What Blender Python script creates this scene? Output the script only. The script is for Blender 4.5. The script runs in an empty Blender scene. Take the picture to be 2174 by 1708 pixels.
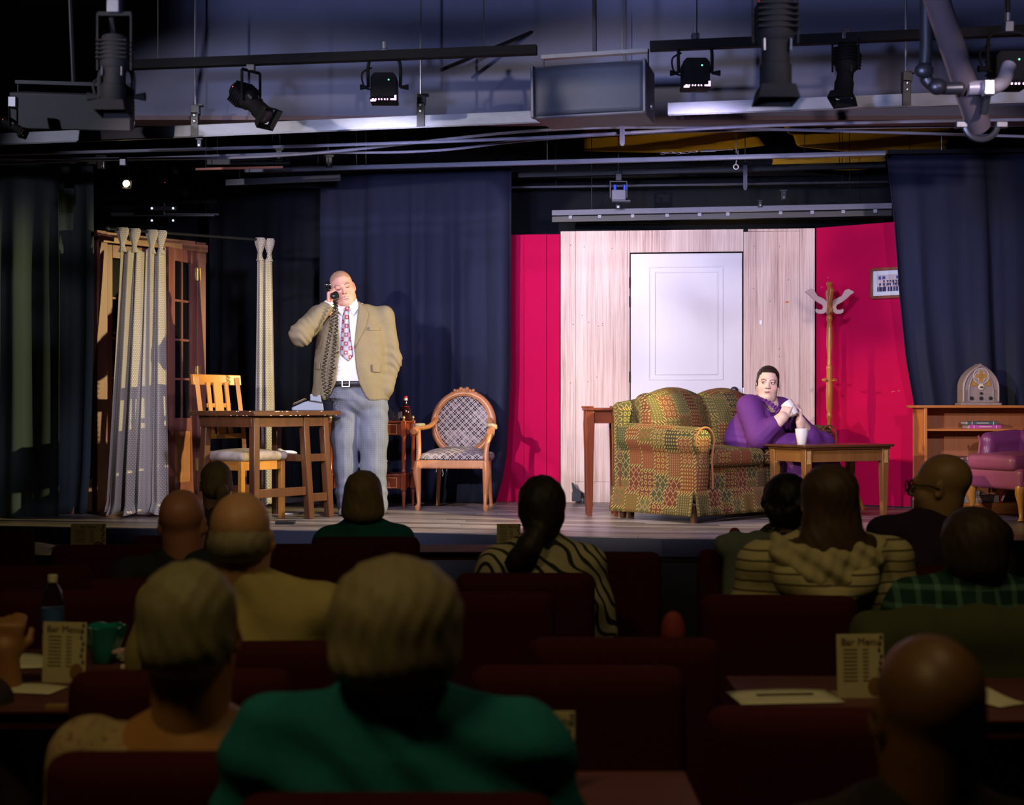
import bpy, bmesh, math, random
import numpy as np
from mathutils import Vector, Matrix
random.seed(7)
SC = bpy.context.scene
COL = SC.collection
# ---------------------------------------------------------------- camera, world, lights, exposure
F_PX, HOR, CAMZ, ST = 2960.0, 860.0, 1.5, 0.70        # focal length in px, horizon row, eye height, stage height
cd = bpy.data.cameras.new('camera'); cam = bpy.data.objects.new('camera', cd); COL.objects.link(cam)
cam.location = (0, 0, CAMZ); cam.rotation_euler = (math.pi/2, 0, 0)
cd.sensor_width = 36; cd.lens = F_PX*36/2174; cd.shift_y = (HOR-854)/2174
cd.dof.use_dof = True; cd.dof.focus_distance = 10.2; cd.dof.aperture_fstop = 3.6
cd.clip_end = 100
SC.camera = cam
SC.view_settings.view_transform = 'Standard'; SC.view_settings.look = 'None'
SC.view_settings.gamma = 1; SC.view_settings.exposure = 0.15; SC.view_settings.use_curve_mapping = False
w = bpy.data.worlds.new('world'); SC.world = w; w.use_nodes = True
w.node_tree.nodes['Background'].inputs[0].default_value = (.03, .03, .04, 1)
w.node_tree.nodes['Background'].inputs[1].default_value = .05

def spot(name, loc, aim, W, col, ang, blend=.35, rad=.05):
    l = bpy.data.lights.new(name, 'SPOT'); l.energy = W; l.color = col; l.spot_size = math.radians(ang)
    l.spot_blend = blend; l.shadow_soft_size = rad
    o = bpy.data.objects.new(name, l); COL.objects.link(o); o.location = loc
    o.rotation_euler = (Vector(aim)-Vector(loc)).to_track_quat('-Z', 'Y').to_euler()
    return o
# front of house
WARM = (1, .87, .80)
spot('house_spot_light', (-3.25, 2.2, 2.75), (-.75, 10.6, 2.15), 1150, WARM, 22, .35, .05)
spot('house_spot_light', (-3.25, 2.2, 2.75), (1.9, 11.2, 2.1), 1200, WARM, 27, .35, .05)
spot('house_spot_light', (-4.2, 4.0, 3.9), (-.4, 11, 1.6), 480, (.86, .84, 1), 36, .4, .05)
spot('house_spot_light', (2.6, 2.4, 3.2), (2.3, 11, 2.0), 560, (1, .80, .84), 27, .4, .08)
spot('house_spot_light', (2.6, 2.4, 3.2), (-2.75, 10.4, 1.9), 520, (.98, .80, .86), 21, .5, .06)
# lavender wash that reaches the beams and the bulkhead
spot('house_wash_light', (-1.4, 1.4, 2.25), (-.35, 9, 3.72), 950, (.50, .56, 1), 28, .5, .10)
spot('house_wash_light', (-.6, 1.4, 2.25), (2.3, 9, 3.72), 950, (.50, .56, 1), 28, .5, .10)
# amber side lights
spot('side_spot_light', (3.9, 8.6, 2.75), (-2.2, 10.0, 1.15), 1700, (1, .80, .34), 34, .45, .03)
spot('side_spot_light', (-2.55, 9.0, 3.0), (2.1, 9.9, 1.05), 520, (1, .76, .26), 32, .4, .03)
# lavender led wash over the stage
spot('led_wash_light', (-.75, 7.55, 3.05), (-.7, 10.9, 1.25), 215, (.70, .68, 1), 84, .5, .10)
spot('led_wash_light', (1.0, 7.3, 3.08), (1.3, 10.8, 1.25), 235, (.80, .68, 1), 84, .5, .10)
# added warm fill behind the flats, brightens the mustard roof cloths and battens
spot('cloth_fill_light', (1.9, 11.9, 2.75), (1.9, 12.2, 4.2), 9, (1, .72, .30), 150, .5, .08)
# dim warm house lights in the ceiling over the audience
spot('house_lamp_light', (-1.2, 1.0, 4.35), (-.5, 3.0, .8), 150, (1, .74, .30), 85, .6, .35)
spot('house_lamp_light', (1.2, 2.4, 4.35), (.7, 4.3, .8), 85, (1, .76, .36), 85, .7, .35)

# ---------------------------------------------------------------- pixels to places
def P(x, y, d): return Vector(((x-1087)/F_PX*d, d, CAMZ-(y-HOR)/F_PX*d))
def SD(y): return (CAMZ-ST)*F_PX/(y-HOR)            # distance of a stage-floor point seen at row y
def S(x, y): return P(x, y, SD(y))                  # point on the stage floor seen at x, y

# ---------------------------------------------------------------- materials
MATS = {}
class NT:
    def __init__(s, name):
        s.m = bpy.data.materials.new(name); s.m.use_nodes = True; s.t = s.m.node_tree
        s.b = s.t.nodes['Principled BSDF']
    def n(s, typ, **kw):
        o = s.t.nodes.new(typ)
        for k, v in kw.items(): setattr(o, k, v)
        return o
    def link(s, a, b): s.t.links.new(a, b)
    def put(s, sock, v):
        if hasattr(v, 'is_linked'): s.t.links.new(v, sock)
        else: sock.default_value = v
    def math(s, op, a, b=0.0, c=0.0):
        o = s.n('ShaderNodeMath', operation=op)
        s.put(o.inputs[0], a); s.put(o.inputs[1], b); s.put(o.inputs[2], c)
        return o.outputs[0]
    def mix(s, f, a, b):
        o = s.n('ShaderNodeMix', data_type='RGBA')
        s.put(o.inputs[0], f)
        for i, v in ((6, a), (7, b)): s.put(o.inputs[i], v if hasattr(v, 'is_linked') else (*v[:3], 1))
        return o.outputs[2]
    def coord(s, kind='Object', scale=(1, 1, 1), rot=(0, 0, 0)):
        c = s.n('ShaderNodeTexCoord'); mp = s.n('ShaderNodeMapping')
        mp.inputs['Scale'].default_value = scale; mp.inputs['Rotation'].default_value = rot
        s.link(c.outputs[kind], mp.inputs[0]); return mp.outputs[0]
    def noise(s, vec, scale, detail=4, rough=.6):
        o = s.n('ShaderNodeTexNoise'); o.inputs['Scale'].default_value = scale
        o.inputs['Detail'].default_value = detail; o.inputs['Roughness'].default_value = rough
        s.link(vec, o.inputs['Vector']); return o.outputs['Fac']
    def ramp(s, f, stops, interp='LINEAR'):
        o = s.n('ShaderNodeValToRGB'); o.color_ramp.interpolation = interp
        e = o.color_ramp.elements
        while len(e) < len(stops): e.new(.5)
        for i, (p, c) in enumerate(stops): e[i].position = p; e[i].color = (*c[:3], 1)
        s.put(o.inputs[0], f); return o.outputs[0]
    def bump(s, h, strength=.3, dist=.01):
        o = s.n('ShaderNodeBump'); o.inputs['Strength'].default_value = strength; o.inputs['Distance'].default_value = dist
        s.put(o.inputs['Height'], h); s.link(o.outputs[0], s.b.inputs['Normal'])
    def xy(s, vec):
        o = s.n('ShaderNodeSeparateXYZ'); s.link(vec, o.inputs[0]); return o.outputs
    def base(s, c):
        s.put(s.b.inputs['Base Color'], c if hasattr(c, 'is_linked') else (*c[:3], 1))
    def done(s, rough=.6, metal=0, spec=.5):
        s.b.inputs['Roughness'].default_value = rough; s.b.inputs['Metallic'].default_value = metal
        s.b.inputs['Specular IOR Level'].default_value = spec
        return s.m
def mat(name, c, rough=.6, metal=0, var=.15, sc=30, bump=.1, spec=.5, stretch=(1, 1, 1)):
    if name in MATS: return MATS[name]
    t = NT(name); v = t.coord('Object', stretch); f = t.noise(v, sc)
    t.base(t.mix(f, [x*(1-var) for x in c], [min(1, x*(1+var)) for x in c]))
    if bump: t.bump(f, bump, .004)
    MATS[name] = t.done(rough, metal, spec); return MATS[name]
def wood(name, c1, c2, rough=.35, scale=14, stretch=(1, 1, .07), var2=None, bump=.08):
    if name in MATS: return MATS[name]
    t = NT(name); v = t.coord('Object', stretch)
    a = t.noise(v, scale, 6, .65); b = t.noise(v, scale*5, 3, .5)
    f = t.math('ADD', t.math('MULTIPLY', a, .75), t.math('MULTIPLY', b, .25))
    t.base(t.ramp(f, [(.3, c1), (.5, [(x+y)/2 for x, y in zip(c1, c2)]), (.7, c2)]))
    t.bump(b, bump, .002)
    MATS[name] = t.done(rough); return MATS[name]
def emit(name, c, strength):
    if name in MATS: return MATS[name]
    t = NT(name); v = t.coord(); f = t.noise(v, 20)
    t.base(c); t.put(t.b.inputs['Emission Color'], t.mix(f, c, [min(1, x*1.1) for x in c])); t.b.inputs['Emission Strength'].default_value = strength
    MATS[name] = t.done(.4); return MATS[name]
def glass(name, c, rough=.02):
    if name in MATS: return MATS[name]
    t = NT(name); v = t.coord(); f = t.noise(v, 8)
    t.base(t.mix(f, [x*.97 for x in c], c)); t.b.inputs['Transmission Weight'].default_value = 1; t.b.inputs['IOR'].default_value = 1.45
    MATS[name] = t.done(rough); return MATS[name]
def vcol(name, rough=.55, sss=0, bump=.15, sc=120, spec=.4):
    if name in MATS: return MATS[name]
    t = NT(name); a = t.n('ShaderNodeVertexColor', layer_name='Col'); v = t.coord(); f = t.noise(v, sc)
    h = t.n('ShaderNodeHueSaturation'); t.link(a.outputs[0], h.inputs['Color']); t.put(h.inputs['Value'], t.math('ADD', t.math('MULTIPLY', f, .24), .88))
    t.link(h.outputs[0], t.b.inputs['Base Color']); t.bump(f, bump, .002)
    if sss: t.b.inputs['Subsurface Weight'].default_value = sss; t.b.inputs['Subsurface Radius'].default_value = (.012, .005, .003)
    MATS[name] = t.done(rough, 0, spec); return MATS[name]

# ---------------------------------------------------------------- objects and tags
def tag(o, label=None, cat=None, group=None, kind=None):
    for k, v in (('label', label), ('category', cat), ('group', group), ('kind', kind)):
        if v: o[k] = v
    return o
def T(name, label, cat, loc=(0, 0, 0), rz=0, group=None, kind=None):
    o = bpy.data.objects.new(name, None); COL.objects.link(o); o.empty_display_size = .1
    o.location = loc; o.rotation_euler = (0, 0, rz)
    return tag(o, label, cat, group, kind)
def kids(o): return [c for c in COL.objects if c.parent == o]
def dup(o, loc=None, rz=None, label=None, parent=None, group=None):
    c = o.copy(); COL.objects.link(c); c.parent = parent
    if loc is not None: c.location = loc
    if rz is not None: c.rotation_euler = (0, 0, rz)
    if label: c['label'] = label
    if group: c['group'] = group
    for ch in kids(o): dup(ch, parent=c)
    return c
def basis(z, up=Vector((0, 0, 1))):
    z = Vector(z).normalized()
    if abs(z.dot(up)) > .98: up = Vector((0, 1, 0))
    x = up.cross(z).normalized(); y = z.cross(x)
    return Matrix((x, y, z)).transposed()
class B:
    def __init__(s): s.v = []; s.f = []
    def add(s, vs, fs, M=None):
        n = len(s.v)
        s.v += [tuple(M @ Vector(v)) if M is not None else tuple(v) for v in vs]
        s.f += [tuple(i+n for i in f) for f in fs]; return s
    def box(s, c, d, M=None):
        x, y, z = d[0]/2, d[1]/2, d[2]/2
        vs = [(c[0]+a*x, c[1]+b*y, c[2]+e*z) for a in (-1, 1) for b in (-1, 1) for e in (-1, 1)]
        return s.add(vs, [(0, 1, 3, 2), (4, 6, 7, 5), (0, 4, 5, 1), (2, 3, 7, 6), (0, 2, 6, 4), (1, 5, 7, 3)], M)
    def beam(s, p, q, a, b=None, a2=None, b2=None, up=(0, 0, 1)):
        p, q = Vector(p), Vector(q); b = b or a; a2 = a2 or a; b2 = b2 or b*(a2/a)
        R = basis(q-p, Vector(up)); vs = []
        for o, w, h in ((p, a, b), (q, a2, b2)):
            for i, j in ((-1, -1), (1, -1), (1, 1), (-1, 1)): vs.append(o+R @ Vector((i*w/2, j*h/2, 0)))
        return s.add(vs, [(3, 2, 1, 0), (4, 5, 6, 7)]+[(i, (i+1) % 4, 4+(i+1) % 4, 4+i) for i in range(4)])
    def rings(s, R, closed=False, caps=True):
        n = len(R[0]); vs = [p for r in R for p in r]; fs = []
        m = len(R)
        for i in range(m if closed else m-1):
            k = (i+1) % m
            for j in range(n): fs.append((i*n+j, i*n+(j+1) % n, k*n+(j+1) % n, k*n+j))
        if caps and not closed: fs += [tuple(range(n))[::-1], tuple(range((m-1)*n, m*n))]
        return s.add(vs, fs)
    def tube(s, pts, r, n=10, closed=False, sq=1.0):
        pts = [Vector(p) for p in pts]; m = len(pts)
        rr = r if isinstance(r, (list, tuple)) else [r]*m
        R = []; X = None
        for i, p in enumerate(pts):
            a = pts[i-1] if (i or closed) else p; b = pts[(i+1) % m] if (i < m-1 or closed) else p
            t = (b-a).normalized()
            if X is None: X = basis(t).col[0]
            X = (X-t*X.dot(t)); X = X.normalized() if X.length > 1e-6 else basis(t).col[0]
            Y = t.cross(X)
            R.append([p+X*(math.cos(k*2*math.pi/n)*rr[i])+Y*(math.sin(k*2*math.pi/n)*rr[i]*sq) for k in range(n)])
        return s.rings(R, closed)
    def lathe(s, prof, n=24, o=(0, 0, 0), M=None):
        R = [[Vector((max(r, .0004)*math.cos(k*2*math.pi/n)+o[0], max(r, .0004)*math.sin(k*2*math.pi/n)+o[1], z+o[2])) for k in range(n)] for r, z in prof]
        if M is not None: R = [[M @ p for p in r] for r in R]
        return s.rings(R)
    def prism(s, poly, t, M=None, off=0):
        n = len(poly); vs = [(x, y, off) for x, y in poly]+[(x, y, off+t) for x, y in poly]
        return s.add(vs, [tuple(range(n))[::-1], tuple(range(n, 2*n))]+[(i, (i+1) % n, n+(i+1) % n, n+i) for i in range(n)], M)
    def ell(s, c, r, n=16, m=10, M=None):
        R = []
        for i in range(m+1):
            a = -math.pi/2+math.pi*i/m; k = max(math.cos(a), .01)
            R.append([Vector((c[0]+r[0]*k*math.cos(j*2*math.pi/n), c[1]+r[1]*k*math.sin(j*2*math.pi/n), c[2]+r[2]*math.sin(a))) for j in range(n)])
        if M is not None: R = [[M @ p for p in q] for q in R]
        return s.rings(R)
    def grid(s, fn, nu, nv, wrap=False):
        vs = [fn(i/nu, j/nv) for i in range(nu+1) for j in range(nv+1)]
        return s.add(vs, [(i*(nv+1)+j, (i+1)*(nv+1)+j, (i+1)*(nv+1)+j+1, i*(nv+1)+j+1) for i in range(nu) for j in range(nv)])
    def build(s, name, m, parent=None, smooth=False, bev=0, solid=0, sub=0, segs=2, loc=None):
        me = bpy.data.meshes.new(name); me.from_pydata([tuple(v) for v in s.v], [], s.f); me.update()
        bm = bmesh.new(); bm.from_mesh(me); bmesh.ops.recalc_face_normals(bm, faces=bm.faces[:])
        uv = bm.loops.layers.uv.new('UVMap')
        for f in bm.faces:
            a = [abs(x) for x in f.normal]; k = a.index(max(a)); f.smooth = smooth
            for l in f.loops:
                c = l.vert.co; l[uv].uv = ((c.y, c.z), (c.x, c.z), (c.x, c.y))[k]
        bm.to_mesh(me); bm.free()
        if m: me.materials.append(m)
        o = bpy.data.objects.new(name, me); COL.objects.link(o); o.parent = parent
        if loc is not None: o.location = loc
        if solid: d = o.modifiers.new('solid', 'SOLIDIFY'); d.thickness = solid; d.offset = 0
        if bev:
            d = o.modifiers.new('bevel', 'BEVEL'); d.width = bev; d.segments = segs; d.limit_method = 'ANGLE'; d.angle_limit = .6
        if sub: d = o.modifiers.new('sub', 'SUBSURF'); d.levels = sub; d.render_levels = sub
        if smooth or bev: me.set_sharp_from_angle(angle=.7)
        return o
def struct(o, parent=None):
    if o.parent is None: o['kind'] = 'structure'
    return o
def arc(c, r, a0, a1, n, z=None):
    return [(c[0]+r*math.cos(math.radians(a0+(a1-a0)*i/n)), c[1]+r*math.sin(math.radians(a0+(a1-a0)*i/n))) for i in range(n+1)]
def rrect(w, h, r, n=4):
    p = []
    for cx, cy, a in ((w/2-r, h/2-r, 0), (-w/2+r, h/2-r, 90), (-w/2+r, -h/2+r, 180), (w/2-r, -h/2+r, 270)): p += arc((cx, cy), r, a, a+90, n)
    return p
def catmull(pts, n=6):
    pts = [Vector(p) for p in pts]; out = []
    for i in range(len(pts)-1):
        p0 = pts[max(i-1, 0)]; p1 = pts[i]; p2 = pts[i+1]; p3 = pts[min(i+2, len(pts)-1)]
        for k in range(n):
            t = k/n
            out.append(.5*((2*p1)+(p2-p0)*t+(2*p0-5*p1+4*p2-p3)*t*t+(3*p1-p0-3*p2+p3)*t**3))
    return out+[pts[-1]]
RX = lambda a: Matrix.Rotation(a, 4, 'X'); RY = lambda a: Matrix.Rotation(a, 4, 'Y'); RZ = lambda a: Matrix.Rotation(a, 4, 'Z')
TR = lambda *p: Matrix.Translation(Vector(p))
XZ = Matrix(((1, 0, 0, 0), (0, 0, -1, 0), (0, 1, 0, 0), (0, 0, 0, 1)))   # draws an x-y outline upright, thickness to the viewer
def text_part(name, txt, size, m, parent, M, depth=.0006):
    c = bpy.data.curves.new(name, 'FONT'); c.body = txt; c.size = size; c.extrude = depth; c.align_x = 'CENTER'; c.align_y = 'CENTER'; c.resolution_u = 3
    t = bpy.data.objects.new(name+'_curve', c); COL.objects.link(t)
    me = bpy.data.meshes.new_from_object(t); bpy.data.objects.remove(t); bpy.data.curves.remove(c)
    me.name = name; me.transform(M); me.materials.clear(); me.materials.append(m)
    o = bpy.data.objects.new(name, me); COL.objects.link(o); o.parent = parent; return o

# ---------------------------------------------------------------- smooth solids (signed distance fields) for bodies and cloth
class SDF:
    """prims are added in order; p(...) helpers give union (k = blend), cut or keep."""
    def __init__(s): s.P = []; s.M = None
    def _a(s, typ, op, k, lo, hi, *a):
        M = s.M
        s.P.append((typ, op, k, np.array(lo, float), np.array(hi, float), a, M)); return s
    def cone(s, a, b, ra, rb=None, k=.02, op='u'):
        a, b = np.array(a, float), np.array(b, float); rb = ra if rb is None else rb; r = max(ra, rb)
        return s._a('c', op, k, np.minimum(a, b)-r, np.maximum(a, b)+r, a, b, ra, rb)
    def chain(s, pts, rs, k=.02, op='u'):
        for i in range(len(pts)-1): s.cone(pts[i], pts[i+1], rs[i], rs[i+1], k, op)
        return s
    def ell(s, c, r, k=.02, op='u', R=None):
        c, r = np.array(c, float), np.array(r, float); m = r if R is None else np.full(3, r.max())
        return s._a('e', op, k, c-m, c+m, c, r, None if R is None else np.array(R.to_3x3()))
    def box(s, c, h, rd=.01, k=.02, op='u', R=None):
        c, h = np.array(c, float), np.array(h, float); m = h if R is None else np.full(3, np.linalg.norm(h))
        return s._a('b', op, k, c-m, c+m, c, h, rd, None if R is None else np.array(R.to_3x3()))
    def fn(s, f, lo, hi, op='u', k=.01): return s._a('f', op, k, lo, hi, f)
    def mesh(s, name, vox, m, parent=None, col=None, warp=None, smooth=1):
        W = []
        for t, op, k, lo, hi, a, M in s.P:
            if M is not None:
                cs = [M @ Vector((x, y, z)) for x in (lo[0], hi[0]) for y in (lo[1], hi[1]) for z in (lo[2], hi[2])]
                lo = np.min([list(c) for c in cs], 0); hi = np.max([list(c) for c in cs], 0)
            W.append((lo, hi))
        U = [w for w, p in zip(W, s.P) if p[1] == 'u']
        org = np.min([w[0] for w in U], 0)-.02-vox*2; top = np.max([w[1] for w in U], 0)+.02+vox*2
        N = np.ceil((top-org)/vox).astype(int)+1
        G = np.full(N, .06, np.float32)
        for (t, op, k, _, _, a, M), (lo, hi) in zip(s.P, W):
            mg = k+vox*3+.004
            i0 = np.clip(np.floor((lo-mg-org)/vox).astype(int), 0, N-1); i1 = np.clip(np.ceil((hi+mg-org)/vox).astype(int)+1, 1, N)
            if op == 'i': i0 = np.zeros(3, int); i1 = N
            ax = [org[j]+vox*np.arange(i0[j], i1[j]) for j in range(3)]
            if min(len(x) for x in ax) == 0: continue
            p = np.stack(np.meshgrid(*ax, indexing='ij'), -1)
            if M is not None:
                I = np.array(M.inverted()); p = p @ I[:3, :3].T+I[:3, 3]
            if t == 'c':
                A, Bq, ra, rb = a; ab = Bq-A; h = np.clip(((p-A) @ ab)/max(ab @ ab, 1e-12), 0, 1)
                d = np.linalg.norm(p-A-h[..., None]*ab, axis=-1)-(ra+(rb-ra)*h)
            elif t == 'e':
                q = p-a[0]; q = q @ a[2] if a[2] is not None else q
                k0 = np.linalg.norm(q/a[1], axis=-1); k1 = np.linalg.norm(q/a[1]**2, axis=-1); d = k0*(k0-1)/np.maximum(k1, 1e-9)
            elif t == 'b':
                q = p-a[0]; q = q @ a[3] if a[3] is not None else q
                q = np.abs(q)-(a[1]-a[2]); d = np.linalg.norm(np.maximum(q, 0), axis=-1)+np.minimum(q.max(-1), 0)-a[2]
            else: d = a[0](p)
            sl = tuple(slice(i0[j], i1[j]) for j in range(3)); g = G[sl]
            if op == 'u':
                h = np.maximum(k-np.abs(g-d), 0)/max(k, 1e-6); G[sl] = np.minimum(g, d)-h*h*k*.25
            elif op == 's':
                h = np.maximum(k-np.abs(g+d), 0)/max(k, 1e-6); G[sl] = np.maximum(g, -d)+h*h*k*.25
            else: G[sl] = np.maximum(g, d)
        if warp is not None:
            ax = [org[j]+vox*np.arange(N[j]) for j in range(3)]
            near = np.abs(G) < .03; I = np.argwhere(near); G[near] += warp(org+vox*I).astype(np.float32)
        for j in range(3):
            sl = [slice(None)]*3; sl[j] = 0; G[tuple(sl)] = .05; sl[j] = -1; G[tuple(sl)] = .05
        V, Q = nets(G); V = org+vox*V
        me = bpy.data.meshes.new(name)
        me.vertices.add(len(V)); me.vertices.foreach_set('co', V.ravel())
        me.loops.add(Q.size); me.loops.foreach_set('vertex_index', Q.ravel().astype(np.int32))
        me.polygons.add(len(Q)); me.polygons.foreach_set('loop_start', np.arange(0, Q.size, 4, dtype=np.int32))
        me.polygons.foreach_set('use_smooth', np.ones(len(Q), bool))
        me.update(calc_edges=True)
        uvl = me.uv_layers.new(name='UVMap'); uvl.data.foreach_set('uv', V[Q.ravel()][:, (0, 2)].ravel().astype(np.float32))
        if col is not None:
            at = me.color_attributes.new('Col', 'FLOAT_COLOR', 'POINT')
            c = np.ones((len(V), 4), np.float32); c[:, :3] = col(V); at.data.foreach_set('color', c.ravel())
        me.materials.append(m)
        o = bpy.data.objects.new(name, me); COL.objects.link(o); o.parent = parent
        if smooth: d = o.modifiers.new('smooth', 'SMOOTH'); d.iterations = smooth; d.factor = .5
        return o
def nets(G):
    s = G < 0
    c = s[:-1, :-1, :-1]; al = c.copy(); an = c.copy()
    n = np.array(G.shape)-1
    for i in (0, 1):
        for j in (0, 1):
            for k in (0, 1):
                q = s[i:i+n[0], j:j+n[1], k:k+n[2]]; al = al & q; an = an | q
    C = np.argwhere(an & ~al); idx = np.full(n, -1, np.int64); idx[tuple(C.T)] = np.arange(len(C))
    acc = np.zeros((len(C), 3)); cnt = np.zeros(len(C))
    cr = [np.array((i, j, k)) for i in (0, 1) for j in (0, 1) for k in (0, 1)]
    for a in cr:
        for ax in range(3):
            if a[ax]: continue
            b = a.copy(); b[ax] = 1
            fa = G[tuple((C+a).T)]; fb = G[tuple((C+b).T)]; x = (fa < 0) != (fb < 0)
            t = np.where(x, fa/np.where(x, fa-fb, 1), 0)
            p = a+(b-a)*t[:, None]; acc[x] += p[x]; cnt[x] += 1
    V = C+acc/np.maximum(cnt, 1)[:, None]
    Q = []
    for ax in range(3):
        u, v = (ax+1) % 3, (ax+2) % 3
        sl0 = [slice(None)]*3; sl1 = [slice(None)]*3; sl0[ax] = slice(0, -1); sl1[ax] = slice(1, None)
        E = np.argwhere(s[tuple(sl0)] != s[tuple(sl1)])
        E = E[(E[:, u] > 0) & (E[:, v] > 0) & (E[:, u] < n[u]) & (E[:, v] < n[v])]
        fl = s[tuple(E.T)]
        q = []
        for du, dv in ((-1, -1), (0, -1), (0, 0), (-1, 0)):
            D = E.copy(); D[:, u] += du; D[:, v] += dv; q.append(idx[tuple(D.T)])
        q = np.stack(q, 1); q[~fl] = q[~fl][:, ::-1]; Q.append(q)
    return V, np.concatenate(Q)
# ================================================================ common materials
M_black = mat('black_paint', (.010, .010, .013), .75)
M_blackmetal = mat('black_metal', (.016, .016, .018), .42, .3)
M_dkmetal = mat('dark_steel', (.06, .062, .075), .4, .7)
M_galv = mat('galvanised_steel', (.24, .255, .30), .8, 0, .28, 22, .05, stretch=(.35, 1, 1))
M_steel = mat('steel', (.55, .56, .60), .3, .9)
M_brass = mat('brass', (.80, .58, .22), .3, .85)
M_bulk = mat('bulkhead_paint', (.11, .115, .175), .8, 0, .10, 6)
M_navy = mat('navy_drape', (.017, .021, .048), .9, 0, .18, 5, .1, .2, (3, 3, .2))
M_blk_drape = mat('black_drape', (.010, .012, .018), .95, 0, .2, 6, .1, .2, (3, 3, .2))
M_teal_drape = mat('charcoal_drape', (.036, .054, .066), .95, 0, .2, 6, .1, .2, (3, 3, .2))
M_red = mat('red_flat_paint', (.48, .0, .062), .8, 0, .10, 3, .05, .12)
M_maroon = mat('maroon_velvet', (.032, .003, .005), .9, 0, .25, 60, .2, .12)
def add_planks(parent):
    t = NT('stage_boards'); v = t.coord('Object', (.5, 9, 1)); a = t.noise(v, 3.5, 7, .7)
    g = t.n('ShaderNodeObjectInfo').outputs['Random']
    f = t.math('ADD', t.math('MULTIPLY', a, .9), t.math('MULTIPLY', t.math('SUBTRACT', g, .5), .22))
    t.base(t.ramp(f, [(.25, (.05, .04, .038)), (.45, (.19, .16, .15)), (.62, (.38, .33, .30)), (.8, (.55, .50, .46))]))
    t.bump(a, .15, .002); M = t.done(.36)
    rnd = random.Random(3); bw = .125
    for r in range(39):
        xs = [-4.25]+sorted(-3+2.0*k+rnd.uniform(-.9, .9) for k in range(4))+[4.55]
        for x0, x1 in zip(xs, xs[1:]):
            if x1-x0 < .1: continue
            b = B(); R = []; n = max(2, int((x1-x0)/.5))
            for i in range(n+1):
                x = x0+.0015+(x1-x0-.003)*i/n; y0 = front(x)+r*bw+.0015; y1 = y0+bw-.003
                R.append([Vector((x, y0, ST-.02)), Vector((x, y1, ST-.02)), Vector((x, y1, ST)), Vector((x, y0, ST))])
            b.rings(R).build('plank', M, parent)
# ---------------------------------------------------------------- room
def front(x):       # stage edge as seen, distance at each x
    xs = [-4.3, -3.34, -2.67, -1.475, -.617, .58, .88, 2.98, 4.6]; ds = [9.4, 9.27, 9.14, 8.97, 8.80, 8.48, 8.40, 8.27, 8.25]
    return float(np.interp(x, xs, ds))
M_carpet = mat('dark_carpet', (.020, .010, .012), .95, 0, .3, 80, .3)
struct(B().box((.1, 4.5, -.05), (9, 17.4, .1)).build('floor', M_carpet))
struct(B().box((.1, 4.5, 4.45), (9, 17.4, .1)).build('ceiling', M_black))
struct(B().box((-4.35, 4.5, 2.2), (.1, 17.4, 4.4)).build('wall_left', M_black))
struct(B().box((4.65, 4.5, 2.2), (.1, 17.4, 4.4)).build('wall_right', M_black))
struct(B().box((.1, 13.25, 2.2), (9, .1, 4.4)).build('wall_back', M_black))
struct(B().box((.1, -4.2, 2.2), (9, .1, 4.4)).build('wall_rear', M_black))
xs = [-4.3+.2*i for i in range(45)]
b = B(); b.rings([[Vector((x, front(x), 0)), Vector((x, 13.19, 0)), Vector((x, 13.19, ST-.02)), Vector((x, front(x), ST-.02))] for x in xs])
stage = b.build('stage_platform', M_black); stage['kind'] = 'structure'
add_planks(stage)
b = B(); b.rings([[Vector((x, front(x)-.018, ST-.11)), Vector((x, front(x), ST-.11)), Vector((x, front(x), ST-.004)), Vector((x, front(x)-.018, ST-.004))] for x in xs])
b.build('edge_trim', mat('edge_trim_blue', (.02, .024, .05), .5), stage)
# bulkhead over the stage opening
bk = B().box((.95, 9.1, 3.885), (6.9, .16, 1.03)).build('wall_bulkhead', M_bulk, bev=.004); bk['kind'] = 'structure'
B().box((.95, 9.1, 3.355), (6.9, .2, .028)).build('lower_lip', mat('bulkhead_lip', (.10, .06, .07), .7), bk)

# ---------------------------------------------------------------- drapes
def drape(name, L, R, d, m, label, n=60, amp=.035, seed=1, d2=None, floor=False):
    """L, R: edge polylines in photo pixels (top to bottom) at distance d..d2; hung cloth with pleats"""
    rnd = random.Random(seed); d2 = d2 or d
    ph = [rnd.uniform(0, 6.28) for _ in range(5)]; fr = [n*.23*rnd.uniform(.8, 1.2), n*.31*rnd.uniform(.9, 1.1), n*.13, n*.07, n*.5]
    def at(poly, v):
        ys = [p[1] for p in poly]; y = ys[0]+(ys[-1]-ys[0])*v
        return float(np.interp(y, ys, [p[0] for p in poly])), y
    def fn(u, v):
        xl, yl = at(L, v); xr, yr = at(R, v); dd = d+(d2-d)*u
        x = xl+(xr-xl)*u; y = yl+(yr-yl)*u
        a = amp*(.35+.65*min(1, v*3))
        s = sum(math.sin(u*f*6.283/4+p+.5*math.sin(v*2.2+p)*v) for f, p in zip(fr, ph))/2.2
        s = math.copysign(abs(s)**.75, s)
        p = P(x, y, dd); p.y += a*s; p.x += .3*a*math.cos(u*fr[0]*1.57+ph[1])
        p.z = max(p.z, ST+.006)
        return p
    o = B().grid(fn, int(n*4), 30).build(name, m, None, True, solid=.004)
    tag(o, label, 'drape', 'stage drapes'); return o
drape('stage_drape', [(-70, 338), (-70, 1100)], [(121, 347), (117, 1098)], 9.95, M_teal_drape, 'dark charcoal leg drape at the far left edge of the stage', 30, .05, 3)
drape('stage_drape', [(116, 348), (116, 1093)], [(197, 352), (196, 700), (188, 1000), (180, 1091)], 10.25, M_teal_drape, 'narrow dark drape panel beside the french door, behind the left leg drape', 18, .03, 5)
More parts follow.
